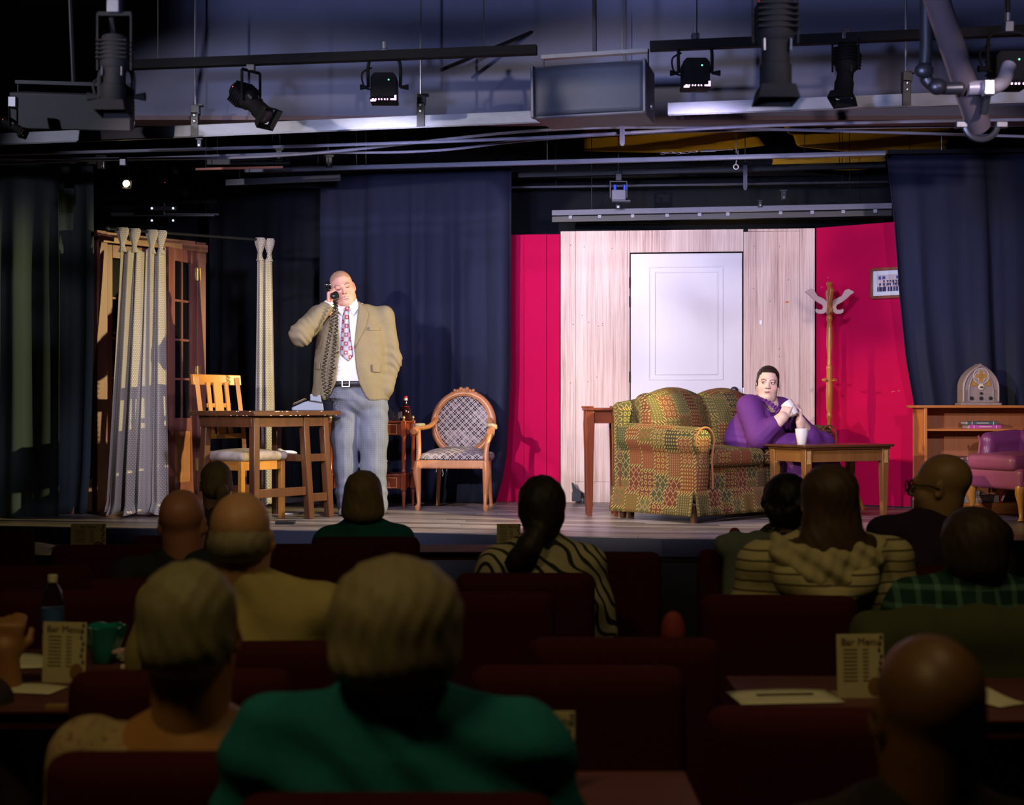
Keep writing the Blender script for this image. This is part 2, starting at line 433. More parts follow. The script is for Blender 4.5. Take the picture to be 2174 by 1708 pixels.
drape('stage_drape', [(440, 392), (440, 1056)], [(700, 400), (700, 1056)], 12.2, M_blk_drape, 'black drape panel far back between the french door and the standing man', 40, .05, 8)
drape('stage_drape', [(682, 374), (682, 1066)], [(1086, 349), (1084, 800), (1076, 960), (1066, 1020), (1052, 1066)], 11.55, M_navy, 'wide navy drape hanging behind the standing man and the oval back armchair', 62, .06, 11, 11.35)
drape('stage_drape', [(1880, 327), (1893, 450), (1905, 620), (1920, 760), (1940, 870), (1957, 960), (1980, 1080)], [(2260, 320), (2260, 1080)], 10.62, M_navy, 'navy leg drape at the right, above the bookcase', 44, .055, 15)
drape('stage_drape', [(1040, 380), (1040, 1050)], [(1960, 370), (1960, 1050)], 12.6, M_blk_drape, 'black backdrop curtain above and behind the plywood flat', 60, .04, 19)
drape('stage_drape', [(-100, 330), (-100, 1050)], [(480, 340), (480, 1050)], 12.7, M_blk_drape, 'black backdrop curtain behind the french door', 50, .04, 21)

# ---------------------------------------------------------------- flats
class Frame:
    def __init__(s, px0, d0, px1, d1):
        s.a = Vector(((px0-1087)/F_PX*d0, d0)); s.b = Vector(((px1-1087)/F_PX*d1, d1))
        s.u = (s.b-s.a).normalized(); s.rz = math.atan2(s.u.y, s.u.x); s.w = (s.b-s.a).length
        s.loc = (s.a.x, s.a.y, ST)
    def x(s, px, py=None):
        k = (px-1087)/F_PX; t = (k*s.a.y-s.a.x)/(s.u.x-k*s.u.y)
        if py is None: return t
        return t, CAMZ-ST-(py-HOR)/F_PX*(s.a.y+s.u.y*t)
t = NT('plywood'); v = t.coord('Object', (1, 1, .02)); a = t.noise(v, 70, 5, .7); c = t.noise(v, 9, 3, .5); e = t.noise(t.coord('Object', (1, 1, .3)), 2.2, 3)
f = t.math('ADD', t.math('MULTIPLY', a, .65), t.math('MULTIPLY', c, .35))
cc = t.ramp(f, [(.36, (.24, .11, .09)), (.44, (.52, .33, .29)), (.55, (.70, .53, .47)), (.7, (.80, .66, .60))])
t.base(t.mix(t.math('MULTIPLY', e, .35), cc, (.78, .66, .60))); t.bump(a, .1, .002); M_ply = t.done(.55)
fr = Frame(1190, 11.5, 1730, 11.3); FL = fr
flat = T('plywood_flat', 'pale plywood scenery flat with the white door set in it', 'scenery flat', fr.loc, fr.rz)
H = 2.235
dx0, dx1 = fr.x(1337), fr.x(1578.5); dtop = fr.x(1450, 535)[1]
def pan(x0, x1, z0, z1, y=0, th=.02, nm='panel', m=None, par=None):
    return B().box(((x0+x1)/2, y+th/2, (z0+z1)/2), (x1-x0-.002, th, z1-z0-.002)).build(nm, m or M_ply, par or flat, bev=.0015)
X = fr.x
lo = .17
pan(X(1190), X(1222), 0, H, .001); pan(X(1222), dx0, lo, H); pan(X(1222), dx0, 0, lo, -.002)
pan(dx0, dx1, dtop, H, .001); pan(dx1, X(1698), 0, H-.022, .0); pan(X(1588), X(1698), H-.022, H, -.002); pan(X(1698), X(1730), 0, H, -.004)
for x in (X(1190)+.02, X(1330)-.02, X(1590)+.02, X(1730)-.02): B().box((x, .045, H/2), (.035, .05, H)).build('batten', wood('pine', (.42, .26, .14), (.62, .42, .24), .6), flat, bev=.002)
B().box((X(1615), -.004, fr.x(1615, 684)[1]), (.022, .008, .036)).build('switch_plate', mat('white_plastic', (.85, .85, .88), .4), flat, bev=.002)
B().ell((X(1671), .0, fr.x(1671, 641)[1]), (.016, .003, .009), 10, 6).build('paint_mark', mat('orange_paint', (.7, .18, .05), .6), flat)
for i in range(20):
    px = random.choice((random.uniform(1200, 1325), random.uniform(1590, 1720))); x, z = fr.x(px, random.uniform(500, 830))
    B().lathe([(.004, 0), (.003, .002)], 6, M=TR(x, 0, z) @ RX(math.pi/2)).build('nail_hole', mat('dark_hole', (.05, .02, .02), .8), flat)
B().box(((dx0+dx1)/2, .1, dtop/2), (dx1-dx0, .006, dtop)).build('backing', M_black, flat)
# white door
door = T('white_door', 'white single panel door with a round dark knob in the plywood flat', 'door', fr.loc, fr.rz)
M_white = mat('door_white', (.66, .655, .72), .4, 0, .05, 4, .03)
a0, a1 = dx0+.008, dx1-.010; zt = dtop-.010
B().box(((a0+a1)/2, .021, zt/2+.006), (a1-a0, .036, zt-.012)).build('slab', M_white, door, bev=.003)
def molding(x0, x1, z0, z1, w, y, nm):
    b = B()
    for (p, q) in (((x0, z0), (x1, z0)), ((x1, z0), (x1, z1)), ((x1, z1), (x0, z1)), ((x0, z1), (x0, z0))):
        b.beam((p[0], y, p[1]), (q[0], y, q[1]), w, w*.8, up=(0, 1, 0))
    return b.build(nm, M_white, door, bev=.002)
for (px0, py0, px1, py1) in ((1378, 567, 1534, 805), (1390, 578, 1523, 794)):
    (x0, z1), (x1, z0) = fr.x(px0, py0), fr.x(px1, py1); molding(x0, x1, z0, z1, .011, .0, 'panel_moulding')
for (py0, py1) in ((840, 910), (840, 1040)):
    pass
kx, kz = fr.x(1559, 829)
M_knob = mat('dark_knob', (.02, .02, .025), .22, .5)
B().lathe([(.034, 0), (.034, .006), (.028, .010), (.012, .014), (.012, .032), (.026, .042), (.030, .056), (.024, .068), (.008, .073)], 24, M=TR(kx, .002, kz) @ RX(math.pi/2)).build('knob', M_knob, door, True)
for py in (600, 640, 800):
    hx, hz = fr.x(1338, py); B().tube([(dx0+.001, -.004, hz-.045), (dx0+.001, -.004, hz+.045)], .007, 8).build('hinge', M_black, door)
sx, sz = fr.x(1577, 829); B().box((sx+.004, -.001, sz), (.010, .006, .05)).build('strike_plate', M_steel, door, bev=.001)
# red flats
fr = Frame(1030, 11.62, 1189, 11.55)
rf = T('red_flat', 'narrow crimson scenery flat between the navy drape and the plywood flat', 'scenery flat', fr.loc, fr.rz, 'red scenery flats')
h = .8+(860-497)/F_PX*11.57
xa, xb = fr.x(1112), fr.x(1160)
B().box((xa/2, .02, h/2), (xa-.002, .02, h)).build('panel', M_red, rf, bev=.002); B().box(((xa+xb)/2, .012, h/2), (xb-xa-.002, .02, h)).build('panel', M_red, rf, bev=.002)
B().box(((xb+fr.w)/2, .02, h/2), (fr.w-xb-.002, .02, h)).build('panel', M_red, rf, bev=.002)
fr = Frame(1731, 11.29, 1985, 10.72)
rf = T('red_flat', 'wide crimson scenery flat behind the coat stand', 'scenery flat', fr.loc, fr.rz, 'red scenery flats')
B().box((fr.w/2+.004, .012, H/2), (fr.w-.008, .024, H)).build('panel', M_red, rf, bev=.002)
B().box((fr.w/2, -.001, .006), (fr.w-.02, .004, .012)).build('kick_strip', M_black, rf)
for x in (.05, fr.w/2, fr.w-.05): B().box((x, .05, H/2), (.04, .05, H)).build('batten', MATS['pine'], rf)
for px, py, q in ((1745, 610, .02), (1758, 590, .014), (1896, 832, .03), (1908, 830, .02), (1885, 970, .03), (1875, 1020, .016)):
    x, z = fr.x(px, py); B().beam((x-q/2, -.0005, z), (x+q/2, -.0005, z+.006), .003, .002).build('scratch', mat('scuff_pink', (.75, .3, .42), .7), rf)
# framed photograph on the red flat
x0, z0 = fr.x(1852, 632); x1, z1 = fr.x(1932, 568)
pf = T('framed_photograph', 'framed group photograph hanging on the wide red flat', 'picture', fr.loc, fr.rz)
M_fr = wood('frame_wood', (.14, .035, .02), (.26, .08, .04), .3)
w_, h_ = x1-x0, z1-z0; cx, cz = (x0+x1)/2, (z0+z1)/2
for (p, q, nm) in (((x0, z0), (x1, z0), 0), ((x0, z1), (x1, z1), 0), ((x0, z0), (x0, z1), 1), ((x1, z0), (x1, z1), 1)):
    B().beam((p[0], -.016, p[1]), (q[0], -.016, q[1]), .024, .026, up=(0, 1, 0)).build('frame_bar', M_fr, pf, bev=.004)
B().box((cx, -.008, cz), (w_, .006, h_)).build('mat_board', mat('mat_board', (.62, .68, .74), .6), pf)
iw, ih = w_-.09, h_-.09; n1, n2 = 56, 36
cols = np.full((n2, n1, 3), (.50, .45, .50)); rr = random.Random(5)
for (x, wd) in ((3, 5), (11, 6), (40, 4), (47, 7)): cols[26:33, x:x+wd] = (.04, .06, .28)
for row, (zz, cnt) in enumerate(((24, 9), (18, 13), (10, 15))):
    for i in range(cnt):
        c = int((i+.5)*n1/cnt+rr.uniform(-1, 1)); s = (.02, .02, .07) if rr.random() < .72 else rr.choice(((.55, .5, .6), (.2, .2, .45), (.7, .6, .65)))
        cols[max(0, zz-12):zz, max(0, c-2):c+2] = s; cols[zz:zz+3, max(0, c-1):c+1] = (.62, .42, .38)
me = bpy.data.meshes.new('print'); vs = [(cx-iw/2+iw*i/n1, -.0125, cz-ih/2+ih*j/n2) for j in range(n2+1) for i in range(n1+1)]
me.from_pydata(vs, [], [(j*(n1+1)+i, j*(n1+1)+i+1, (j+1)*(n1+1)+i+1, (j+1)*(n1+1)+i) for j in range(n2) for i in range(n1)])
at = me.color_attributes.new('Col', 'FLOAT_COLOR', 'CORNER'); c4 = np.ones((n1*n2, 4, 4), np.float32); c4[:, :, :3] = cols.reshape(-1, 1, 3); at.data.foreach_set('color', c4.ravel())
me.materials.append(vcol('photo_print', .35, bump=0)); o = bpy.data.objects.new('print', me); COL.objects.link(o); o.parent = pf
# toggles / casters standing at the foot of the flats
def caster(px, py, label, s):
    p = S(px, py); t = T('flat_caster', label, 'caster', p, 0, 'casters at the foot of the flats')
    B().box((0, 0, .055), (.075, .06, .075)).build('block', mat('caster_block', (.03, .035, .06), .4), t, bev=.004)
    B().prism([(-.03, .09), (.06, .06), (.07, .075), (.0, .12), (-.025, .165), (-.04, .17), (-.035, .13)], .02, XZ @ TR(0, 0, -.035)).build('lever', M_dkmetal, t, bev=.003)
    B().lathe([(.022, -.012), (.024, 0), (.022, .012)], 16, M=TR(.045*s, 0, .024) @ RX(math.pi/2)).build('wheel', M_dkmetal, t, True)
    B().beam((.0, 0, .03), (.05*s, 0, .03), .03, .02).build('fork', M_steel, t)
    return t
caster(1224, 1068, 'dark caster brake at the foot of the plywood flat beside the tall console', 1)
caster(1945, 1081, 'dark caster at the foot of the wide red flat beside the bookcase', 1)
# ================================================================ overhead rig
M_lamp = mat('fixture_black', (.003, .003, .0035), .75, 0, .15, 30, .1, .10)
def line(name, pts, r, m, par=None, n=8): return B().tube(pts, r, n).build(name, m, par, True)
def bar(name, a, b, h, w, m, label, group='overhead bars', cat='bar'):
    o = T(name, label, cat, (0, 0, 0), 0, group); B().beam(a, b, w, h).build('bar', m, o, bev=.002)
    for f in (.12, .88):
        p = a.lerp(b, f); line('hang_wire', [p, (p.x, p.y, 4.4)], .003, M_blackmetal, o, 6)
    return o
# the big galvanised beam in two lengths
G1, G2, G3, G4 = P(-60, 298, 8.78), P(1172, 246.5, 8.20), P(1418, 232, 8.08), P(2240, 201, 7.70)
b1 = T('steel_beam', 'long galvanised steel beam left of the loudspeaker', 'beam', (0, 0, 0), 0, 'galvanised beams')
B().beam(G1, G2, .045, .068).build('rail', M_galv, b1, bev=.003)
b2 = T('steel_beam', 'galvanised steel beam right of the loudspeaker', 'beam', (0, 0, 0), 0, 'galvanised beams')
B().beam(G3, G4, .045, .068).build('rail', M_galv, b2, bev=.003)
for k, (bm_, A, C) in enumerate(((b1, G1, G2), (b2, G3, G4))):
    B().beam(A-Vector((0, .03, .04)), C-Vector((0, .03, .04)), .012, .008).build('lower_lip', M_dkmetal, bm_)
    n = 60; sl = B()
def hanger(px, py, d, label):
    p = P(px, py, d); t = T('beam_hanger', label, 'bracket', p, 0, 'beam hangers')
    B().box((0, -.03, 0), (.046, .03, .078)).build('strap', M_blackmetal, t, bev=.002)
    B().box((0, -.02, .07), (.046, .05, .075)).build('clamp_body', M_blackmetal, t, bev=.003)
    B().box((.004, -.02, .125), (.052, .05, .06)).build('hook', M_blackmetal, t, bev=.003)
    B().box((.03, -.02, .152), (.035, .05, .010)).build('hook_lip', M_blackmetal, t)
    for z in (.052, .088): B().lathe([(.011, 0), (.011, .006), (.006, .010)], 10, M=TR(0, -.046, z) @ RX(math.pi/2)).build('bolt', M_steel, t, True)
    line('rod', [(0, -.02, .15), (0, -.02, 4.4-p.z)], .007, M_steel, t)
    return t
hanger(416, 278, 8.56, 'black hanger clamp with rod near the left stage spotlight')
hanger(894, 257.5, 8.33, 'black hanger clamp with rod left of the loudspeaker')
hanger(1921, 213, 7.85, 'black hanger clamp with rod near the grey duct pipe')
# other battens
bar('lighting_batten', P(230, 140, 7.75), P(1140, 106, 7.45), .05, .05, M_lamp, 'black lighting pipe across the top left carrying two fixtures')
bar('lighting_batten', P(1380, 99, 7.35), P(2240, 62, 7.05), .05, .05, M_lamp, 'black lighting pipe across the top right carrying two fixtures')
bar('drape_rail', P(520, 362, 10.9), P(1880, 325, 10.3), .034, .034, mat('rail_paint', (.20, .21, .28), .5, .3), 'long blue grey rail above the navy drape')
bar('drape_rail', P(1885, 323, 10.5), P(2280, 316, 10.4), .03, .03, M_blackmetal, 'black rail above the right navy drape')
bar('drape_rail', P(-60, 338, 9.95), P(205, 345, 10.2), .03, .03, M_blackmetal, 'black rail above the left leg drape')
bar('silver_batten', P(1172, 452, 11.9), P(1893, 437, 11.5), .046, .03, mat('silver_rail', (.15, .155, .21), .6, .2, .2), 'silver batten crossing above the plywood flat')
bar('raceway', P(1172, 466, 11.95), P(1893, 452, 11.55), .05, .03, M_blackmetal, 'black cable raceway under the silver batten')
bar('dark_batten', P(480, 388, 11.0), P(724, 377, 10.9), .05, .035, M_dkmetal, 'dark batten ending left of the navy drape')
bar('dark_batten', P(440, 344, 10.4), P(616, 343, 10.4), .045, .035, M_blackmetal, 'short black batten above the copper strip')
bar('copper_strip', P(415, 359, 10.3), P(601, 354.5, 10.3), .018, .012, mat('copper_strip', (.45, .16, .11), .5, .2), 'thin copper coloured strip below the short black batten')
bar('dark_batten', P(1085, 372, 11.8), P(1880, 350, 11.5), .05, .05, M_blackmetal, 'black batten behind the blue grey rail')
bar('dark_batten', P(1085, 398, 12.2), P(1885, 386, 12.1), .02, .02, M_dkmetal, 'thin dark conduit in the gloom above the plywood flat')
bar('dark_batten', P(235, 454, 11.2), P(465, 455, 11.3), .02, .02, M_dkmetal, 'thin dark batten above the french door')
bar('dark_batten', P(200, 432, 11.5), P(460, 428, 11.5), .03, .03, M_blackmetal, 'black batten behind the french door top')
# conduits that sag and cross
M_cond = mat('conduit_paint', (.24, .24, .33), .5, .3)
def cable(pts, r, m, label, name='conduit', cat='conduit', d=None, group='overhead conduits'):
    o = line(name, catmull([P(*p) for p in pts], 8), r, m); tag(o, label, cat, group); return o
cable([(-60, 329, 9.3), (540, 313, 9.2), (1100, 294, 9.05), (1640, 266, 8.9), (2260, 252, 8.7)], .011, M_cond, 'upper lavender conduit running the width of the stage')
cable([(-60, 336, 9.45), (560, 332, 9.4), (1100, 280, 9.2), (1400, 270, 9.1), (1700, 276, 9.1), (2260, 292, 9.0)], .010, M_cond, 'sagging conduit that crosses the others below the beam')
cable([(-60, 350, 9.6), (560, 327, 9.55), (900, 321, 9.5), (1110, 299, 9.4), (1330, 284, 9.4), (1700, 274, 9.3), (2260, 264, 9.2)], .009, M_cond, 'lowest lavender conduit looping under the loudspeaker')
for i, (px, y0, y1, d, lb) in enumerate(((697, 278, 345, 10.5, 'wire above the dark batten'), (757, 278, 352, 10.7, 'left wire of the close pair over the navy drape'), (777, 278, 352, 10.7, 'right wire of the close pair over the navy drape'),
        (1162, 290, 338, 10.4, 'wire under the loudspeaker left corner'), (1563, 262, 325, 10.4, 'wire above the eye bolt'), (594, 285, 325, 10.3, 'wire above the copper strip'), (1999, 272, 318, 10.4, 'wire above the right navy drape'))):
    o = line('support_wire', [P(px, y1, d), P(px-1, y0-60, d)], .0035, M_steel); tag(o, 'thin steel support '+lb, 'wire', 'support wires')
def clip(px, py, d, s, label, m=None):
    p = P(px, py, d); t = T('rail_clamp', label, 'clamp', p, 0, 'small rail clamps')
    B().box((0, 0, 0), (s, .04, s*1.7)).build('body', m or M_dkmetal, t, bev=.003)
    B().lathe([(s*.22, 0), (s*.22, .008)], 10, M=TR(0, -.02, -s*.45) @ RX(math.pi/2)).build('bolt', M_steel, t, True)
    B().box((0, 0, s*1.0), (s*1.5, .03, s*.25)).build('top_plate', m or M_dkmetal, t); return t
clip(593, 330, 10.25, .045, 'small dark clamp above the short black batten'); clip(699, 345, 10.8, .05, 'dark clamp on the dark batten end')
clip(1663, 415, 11.5, .04, 'clamp on the silver batten near the coat stand'); clip(1613, 433, 11.6, .028, 'tiny clamp on the silver batten above the woman'); clip(215, 346, 10.19, .05, 'bright clamp above the french door', M_steel)
clip(1312, 436, 11.7, .035, 'clamp under the hanging dimmer box')
clip(424, 305, 9.3, .03, 'small clamp gripping the upper conduit')
# eye bolt, chain and turnbuckle on the rail
t = T('eye_bolt', 'bright steel eye bolt hanging from the blue grey rail', 'eye bolt', P(1564, 340, 10.44))
line('shank', [(0, 0, 0), (-.006, 0, -.03)], .005, M_steel, t)
B().tube([(-.006+.018*math.cos(a), 0, -.05+.018*math.sin(a)) for a in [i*math.pi/8 for i in range(16)]], .005, 6, True).build('ring', M_steel, t, True)
line('bolt', [(.008, 0, .01), (.012, 0, .075)], .006, M_steel, t)
t = T('turnbuckle_chain', 'steel chain and turnbuckle lying along the blue grey rail', 'chain', P(1470, 329, 10.3))
for i in range(9):
    x = -.22+i*.03; B().tube([(x+.018*math.cos(a), .007*math.sin(a)*(i % 2), .007*math.sin(a)*(1-i % 2)+.02+.004*math.sin(i)+x*.04) for a in [k*math.pi/6 for k in range(12)]], .0028, 5, True).build('link', M_steel, t, True)
line('turnbuckle', [(.06, 0, .03), (.17, 0, .035)], .009, M_steel, t); line('rod', [(.17, 0, .035), (.3, 0, .042)], .004, M_steel, t)
t = T('angle_bracket', 'flat dark blue bracket hanging below the loudspeaker', 'bracket', P(1321, 268, 8.9)); line('rod', [(0, 0, .01), (0, 0, 1.15)], .004, M_steel, t)
B().prism([(-.016, .02), (.016, .02), (.016, -.11), (.008, -.125), (-.008, -.125), (-.016, -.11)], .006, XZ).build('plate', mat('bracket_blue', (.07, .07, .13), .6), t)
t = T('angle_bracket', 'flat dark bracket hanging above the silver batten', 'bracket', P(1582, 372, 11.2))
B().prism([(-.016, .1), (.016, .1), (.016, -.10), (.008, -.12), (-.008, -.12), (-.016, -.10)], .006, XZ).build('plate', mat('bracket_blue', (.07, .07, .13), .6), t)
line('rod', [(0, 0, .1), (0, 0, 1.05)], .004, M_steel, t)
# mustard cloth panels under the roof
M_must = mat('mustard_cloth', (.62, .36, .03), .85, 0, .25, 6, .2, stretch=(1, 1, 3))
def cloth(pts, lb):
    a, b_, c, d_ = [P(*p) for p in pts]
    def fn(u, v):
        p = a.lerp(b_, u).lerp(d_.lerp(c, u), v); p.z += -.05*math.sin(u*3.14)*v+.012*math.sin(v*14+u*3); p.y += .03*math.sin(v*9+u*5); return p
    o = B().grid(fn, 30, 12).build('roof_cloth', M_must, None, True, solid=.004); tag(o, lb, 'cloth', 'mustard roof cloths')
cloth([(1240, 270, 12.6), (1560, 262, 12.6), (1625, 305, 12.6), (1240, 322, 12.6)], 'mustard brown cloth slung under the roof behind the eye bolt')
cloth([(1660, 262, 12.4), (2030, 258, 12.4), (2010, 316, 12.4), (1700, 314, 12.4)], 'mustard brown cloth slung under the roof left of the right navy drape')
cloth([(1640, 330, 12.5), (1880, 322, 12.5), (1880, 350, 12.5), (1640, 350, 12.5)], 'strip of mustard cloth just below the blue grey rail')
# ---------------------------------------------------------------- loudspeakers
def speaker(name, label, p, rz, w, h, dp, tilt, gm, front=True):
    t = T(name, label, 'loudspeaker', p, 0, 'hung loudspeakers'); t.rotation_euler = (tilt, 0, rz)
    prof = [(-w/2, 0), (w/2, 0), (w*.48, dp), (-w*.48, dp)]
    B().prism(prof, h, None, -h/2).build('cabinet', gm, t, bev=.008)
    def gf(u, v):
        x = -w/2+.012+(w-.024)*u; return Vector((x, -.010-.03*math.sin(u*math.pi), -h/2+.012+(h-.024)*v))
    t2 = NT('speaker_grille')
    vv = t2.coord('Object'); q = t2.xy(vv)
    fx = t2.math('SINE', t2.math('MULTIPLY', q[0], 900)); fz = t2.math('SINE', t2.math('MULTIPLY', q[2], 900)); g = t2.math('MULTIPLY', fx, fz)
    t2.base(t2.mix(t2.math('GREATER_THAN', g, .1), (.05, .056, .075), (.010, .010, .014))); gmat = t2.done(.6, 0, .3)
    if front: B().grid(gf, 24, 8).build('grille', gmat, t, True, solid=.004)
    for sx in ((-1, 1) if front else ()): B().box((sx*(w/2-.004), -.012, 0), (.016, .05, h*.99)).build('side_rail', mat('speaker_trim', (.05, .055, .075), .5, 0), t, bev=.004)
    for sx in (-1, 1):
        B().prism([(-.012, h*.75), (.012, h*.75), (.012, -h*.18), (.02, -h*.30), (.012, -h*.38), (-.012, -h*.38), (-.02, -h*.30), (-.012, -h*.18)], .006, TR(sx*w*.47, dp*.45, 0) @ RZ(math.pi/2-sx*.14) @ XZ).build('yoke_arm', M_dkmetal, t, bev=.002)
        B().lathe([(.016, 0), (.016, .01), (.008, .014)], 12, M=TR(sx*w*.49, dp*.45, -h*.28) @ RY(sx*math.pi/2)).build('pivot_bolt', M_steel, t, True)
    B().box((0, dp*.45, h*.78), (w*.96, .05, .02)).build('yoke_bridge', M_dkmetal, t)
    line('hang_rod', [(0, dp*.45, h*.78), (0, dp*.45, h*.78+.9)], .012, M_dkmetal, t)
    return t
M_spk = mat('speaker_cabinet', (.065, .060, .075), .6)
speaker('loudspeaker', 'large dark loudspeaker with mesh grille hung at the centre of the beams', P(1250, 190, 7.25), math.radians(-15), .60, .275, .36, math.radians(2), M_spk)
speaker('loudspeaker', 'dim grey loudspeaker hung at the top left behind the out of focus light', P(150, 238, 7.9), math.radians(8), .66, .20, .3, math.radians(14), mat('speaker_dim', (.022, .023, .030), .7), False)
# ---------------------------------------------------------------- stage lights
M_lamp = mat('fixture_black', (.003, .003, .0035), .75, 0, .15, 30, .1, .10)
def yoke(t, w, h, r=.009, m=None):
    B().tube(catmull([(-w/2, 0, 0), (-w/2, 0, h*.75), (-w/2+.03, 0, h), (w/2-.03, 0, h), (w/2, 0, h*.75), (w/2, 0, 0)], 5), r, 8).build('yoke', m or M_lamp, t, True)
    B().box((0, 0, h+.025), (.04, .05, .05)).build('clamp', M_dkmetal, t, bev=.004)
    B().tube([(0, 0, h+.03), (0, 0, h+.09)], .012, 8).build('clamp_bolt', M_steel, t, True)
    for s in (-1, 1): B().tube([(s*w/2, 0, 0), (s*(w/2+.045), 0, 0)], [.007, .016], 8).build('tilt_knob', M_lamp, t, True)
def led_panel(px, py, d, label, s=1.0, rz=0, col=(1, .45, .95)):
    p = P(px, py, d); t = T('led_wash_fixture', label, 'stage light', p, rz, 'led wash fixtures')
    w = .155*s
    body = [(-w/2, -.07*s), (w/2, -.07*s), (w/2, .05*s), (w*.36, .075*s), (-w*.36, .075*s), (-w/2, .05*s)]
    B().prism(body, .13*s, TR(0, -.06*s, 0) @ XZ @ TR(0, 0, -.13*s)).build('housing', M_lamp, t, bev=.006)
    for i in range(6): B().box((0, .10*s, -.05*s+i*.022*s), (w*.9, .04, .006)).build('heat_fin', M_lamp, t)
    B().box((0, -.0, -.084*s), (w*1.04, .15*s, .022*s)).build('lens_frame', M_lamp, t, bev=.003)
    E = emit('led_pink', col, 4.5)
    for i, x in enumerate((-.38, -.28, -.16, -.06, .06, .16, .3, .38)):
        B().box((x*w, -.076*s, -.088*s), (.012*s if i in (0, 7) else .006*s, .006, .007*s)).build('led', E, t)
    B().box((w*.46, -.076*s, -.078*s), (.010*s, .006, .028*s)).build('led', E, t); B().box((-w*.38, -.076*s, -.095*s), (.03*s, .006, .008*s)).build('led', E, t)
    B().lathe([(.004, 0), (.003, .003)], 8, M=TR(w*.2, -.062*s, .03*s) @ RX(math.pi/2)).build('status_light', emit('status_green', (.1, 1, .4), 3), t)
    yoke(t, w*1.22, .17*s)
    line('power_cable', catmull([(-w*.5, .02, .12*s), (-w*.85, .0, .08*s), (-w*.75, -.0, .0), (-w*.35, -.03, -.02)], 6), .005, M_lamp, t)
    return t
led_panel(816, 185, 7.6, 'small square led fixture with pink glow left of the loudspeaker', .92)
led_panel(1476, 155, 7.35, 'small square led fixture right of the loudspeaker', .92, 0, (1, .45, .75))
t = led_panel(2140, 146, 6.3, 'led fixture cut by the upper right corner above the grey duct pipe', .95); line('hang_rod', [(0, 0, .2), (0, 0, 4.4-t.location.z)], .012, M_lamp, t)
t = led_panel(247, 205, 5.0, 'blurred led fixture hanging near at the top left', .62); line('hang_rod', [(0, 0, .14), (0, -.12, 3.0-t.location.z)], .010, M_lamp, t)
def ellipsoidal(px, py, d, ang, tw, label, s=1.0, lit=None, up=.16, name='ellipsoidal_spotlight', rod=0):
    """ang: tilt of the barrel in the picture plane, tw: turn away from it"""
    p = P(px, py, d); t = T(name, label, 'stage light', p, 0, 'barrel spotlights')
    M = RZ(tw) @ RY(ang) @ Matrix.Scale(s, 4)            # barrel along local +x
    A = M @ RY(math.pi/2)
    B().lathe([(.05, -.20), (.075, -.19), (.082, -.12), (.080, -.02), (.066, .0)], 20, M=A).build('lamp_house', M_lamp, t, True)
    B().lathe([(.066, 0), (.060, .02), (.060, .09), (.068, .095), (.068, .19), (.072, .195)], 20, M=A).build('barrel', M_lamp, t, True)
    B().lathe([(.064, .196), (.05, .202)], 20, M=A).build('lens', lit or mat('lens_dark', (.05, .04, .05), .1), t, True)
    b = B()
    for k in range(4):
        q = M @ RX(k*math.pi/2); b.add([(.19, -.07, .070), (.19, .07, .070), (.25, .085, .085), (.25, -.085, .085)], [(0, 1, 2, 3)], q)
    b.build('colour_frame', M_lamp, t, solid=.004)
    for i in range(5): B().box((-.15+i*.025, 0, .0), (.006, .17, .17), M).build('cooling_fin', M_lamp, t)
    for k in (-1, 1): B().box((.02, k*.07, .03), (.05, .006, .02), M @ RX(k*.3)).build('shutter', M_dkmetal, t)
    w = .19*s
    b = B()
    for k in (-1, 1): b.beam((0, k*w/2, 0), (0, k*w/2, up), .022*s, .006)
    b.beam((0, -w/2, up), (0, w/2, up), .006, .022*s)
    y = b.build('yoke', M_lamp, t); y.rotation_euler = (0, 0, tw)
    B().box((0, 0, up+.03), (.045, .045, .06)).build('clamp', M_dkmetal, t, bev=.004)
    if rod: line('hang_rod', [(0, 0, up+.05), (0, 0, rod)], .012, M_lamp, t)
    B().lathe([(.006, 0), (.005, .004)], 8, M=M @ TR(-.17, -.07, .02) @ RX(math.pi/2)).build('status_light', emit('status_red', (1, .05, .02), 4), t)
    return t
ellipsoidal(533, 217, 7.65, math.radians(38), math.radians(-35), 'black barrel spotlight angled down to the right at the top left', .72, None, .17)
ellipsoidal(1795, 150, 7.2, math.radians(72), math.radians(-120), 'black barrel spotlight pointing down at the top right', .72, None, .16)
ellipsoidal(1646, 92, 4.6, math.radians(88), math.radians(-90), 'large blurred barrel spotlight hanging near at the top right', .78, None, .2, rod=.31)
ellipsoidal(243, 150, 4.9, math.radians(85), math.radians(-90), 'dark blurred barrel spotlight hanging near at the top left', .62, None, .2, rod=.31)
bar('lighting_batten', Vector((-2.6, 4.9, 3.0)), Vector((2.6, 4.6, 3.0)), .05, .05, M_lamp, 'black lighting pipe nearest to the audience above the frame')
ellipsoidal(28, 268, 7.6, math.radians(30), math.radians(-20), 'small spotlight cut by the left edge above the drape', .35, None, .1)
# the lit amber lamp upstage left
lamp_on = ellipsoidal(262, 384, 9.4, math.radians(22), math.radians(-58), 'small lit spotlight glowing yellow above the french door', .36, emit('lamp_glow', (1, .80, .35), 22), .10)
ellipsoidal(372, 398, 10.6, math.radians(20), math.radians(-15), 'unlit spotlight in the gloom above the french door', .45, None, .1, rod=1.3)
t = T('par_bar', 'dark lamp bar with two small bright studs above the french door', 'lamp bar', P(347, 443, 10.9))
B().box((0, 0, 0), (.21, .05, .035)).build('bar', M_dkmetal, t, bev=.004)
for s in (-1, 1):
    for z in (0, -.095): B().ell((s*.083, -.03, z), (.009, .009, .009), 10, 6).build('stud', emit('stud_glow', (.6, .75, 1), 1.2), t)
B().box((0, 0, -.055), (.8, .03, .012)).build('rail', M_dkmetal, t); line('hang_rod', [(0, .02, -.06), (0, .02, 1.36)], .006, M_blackmetal, t)
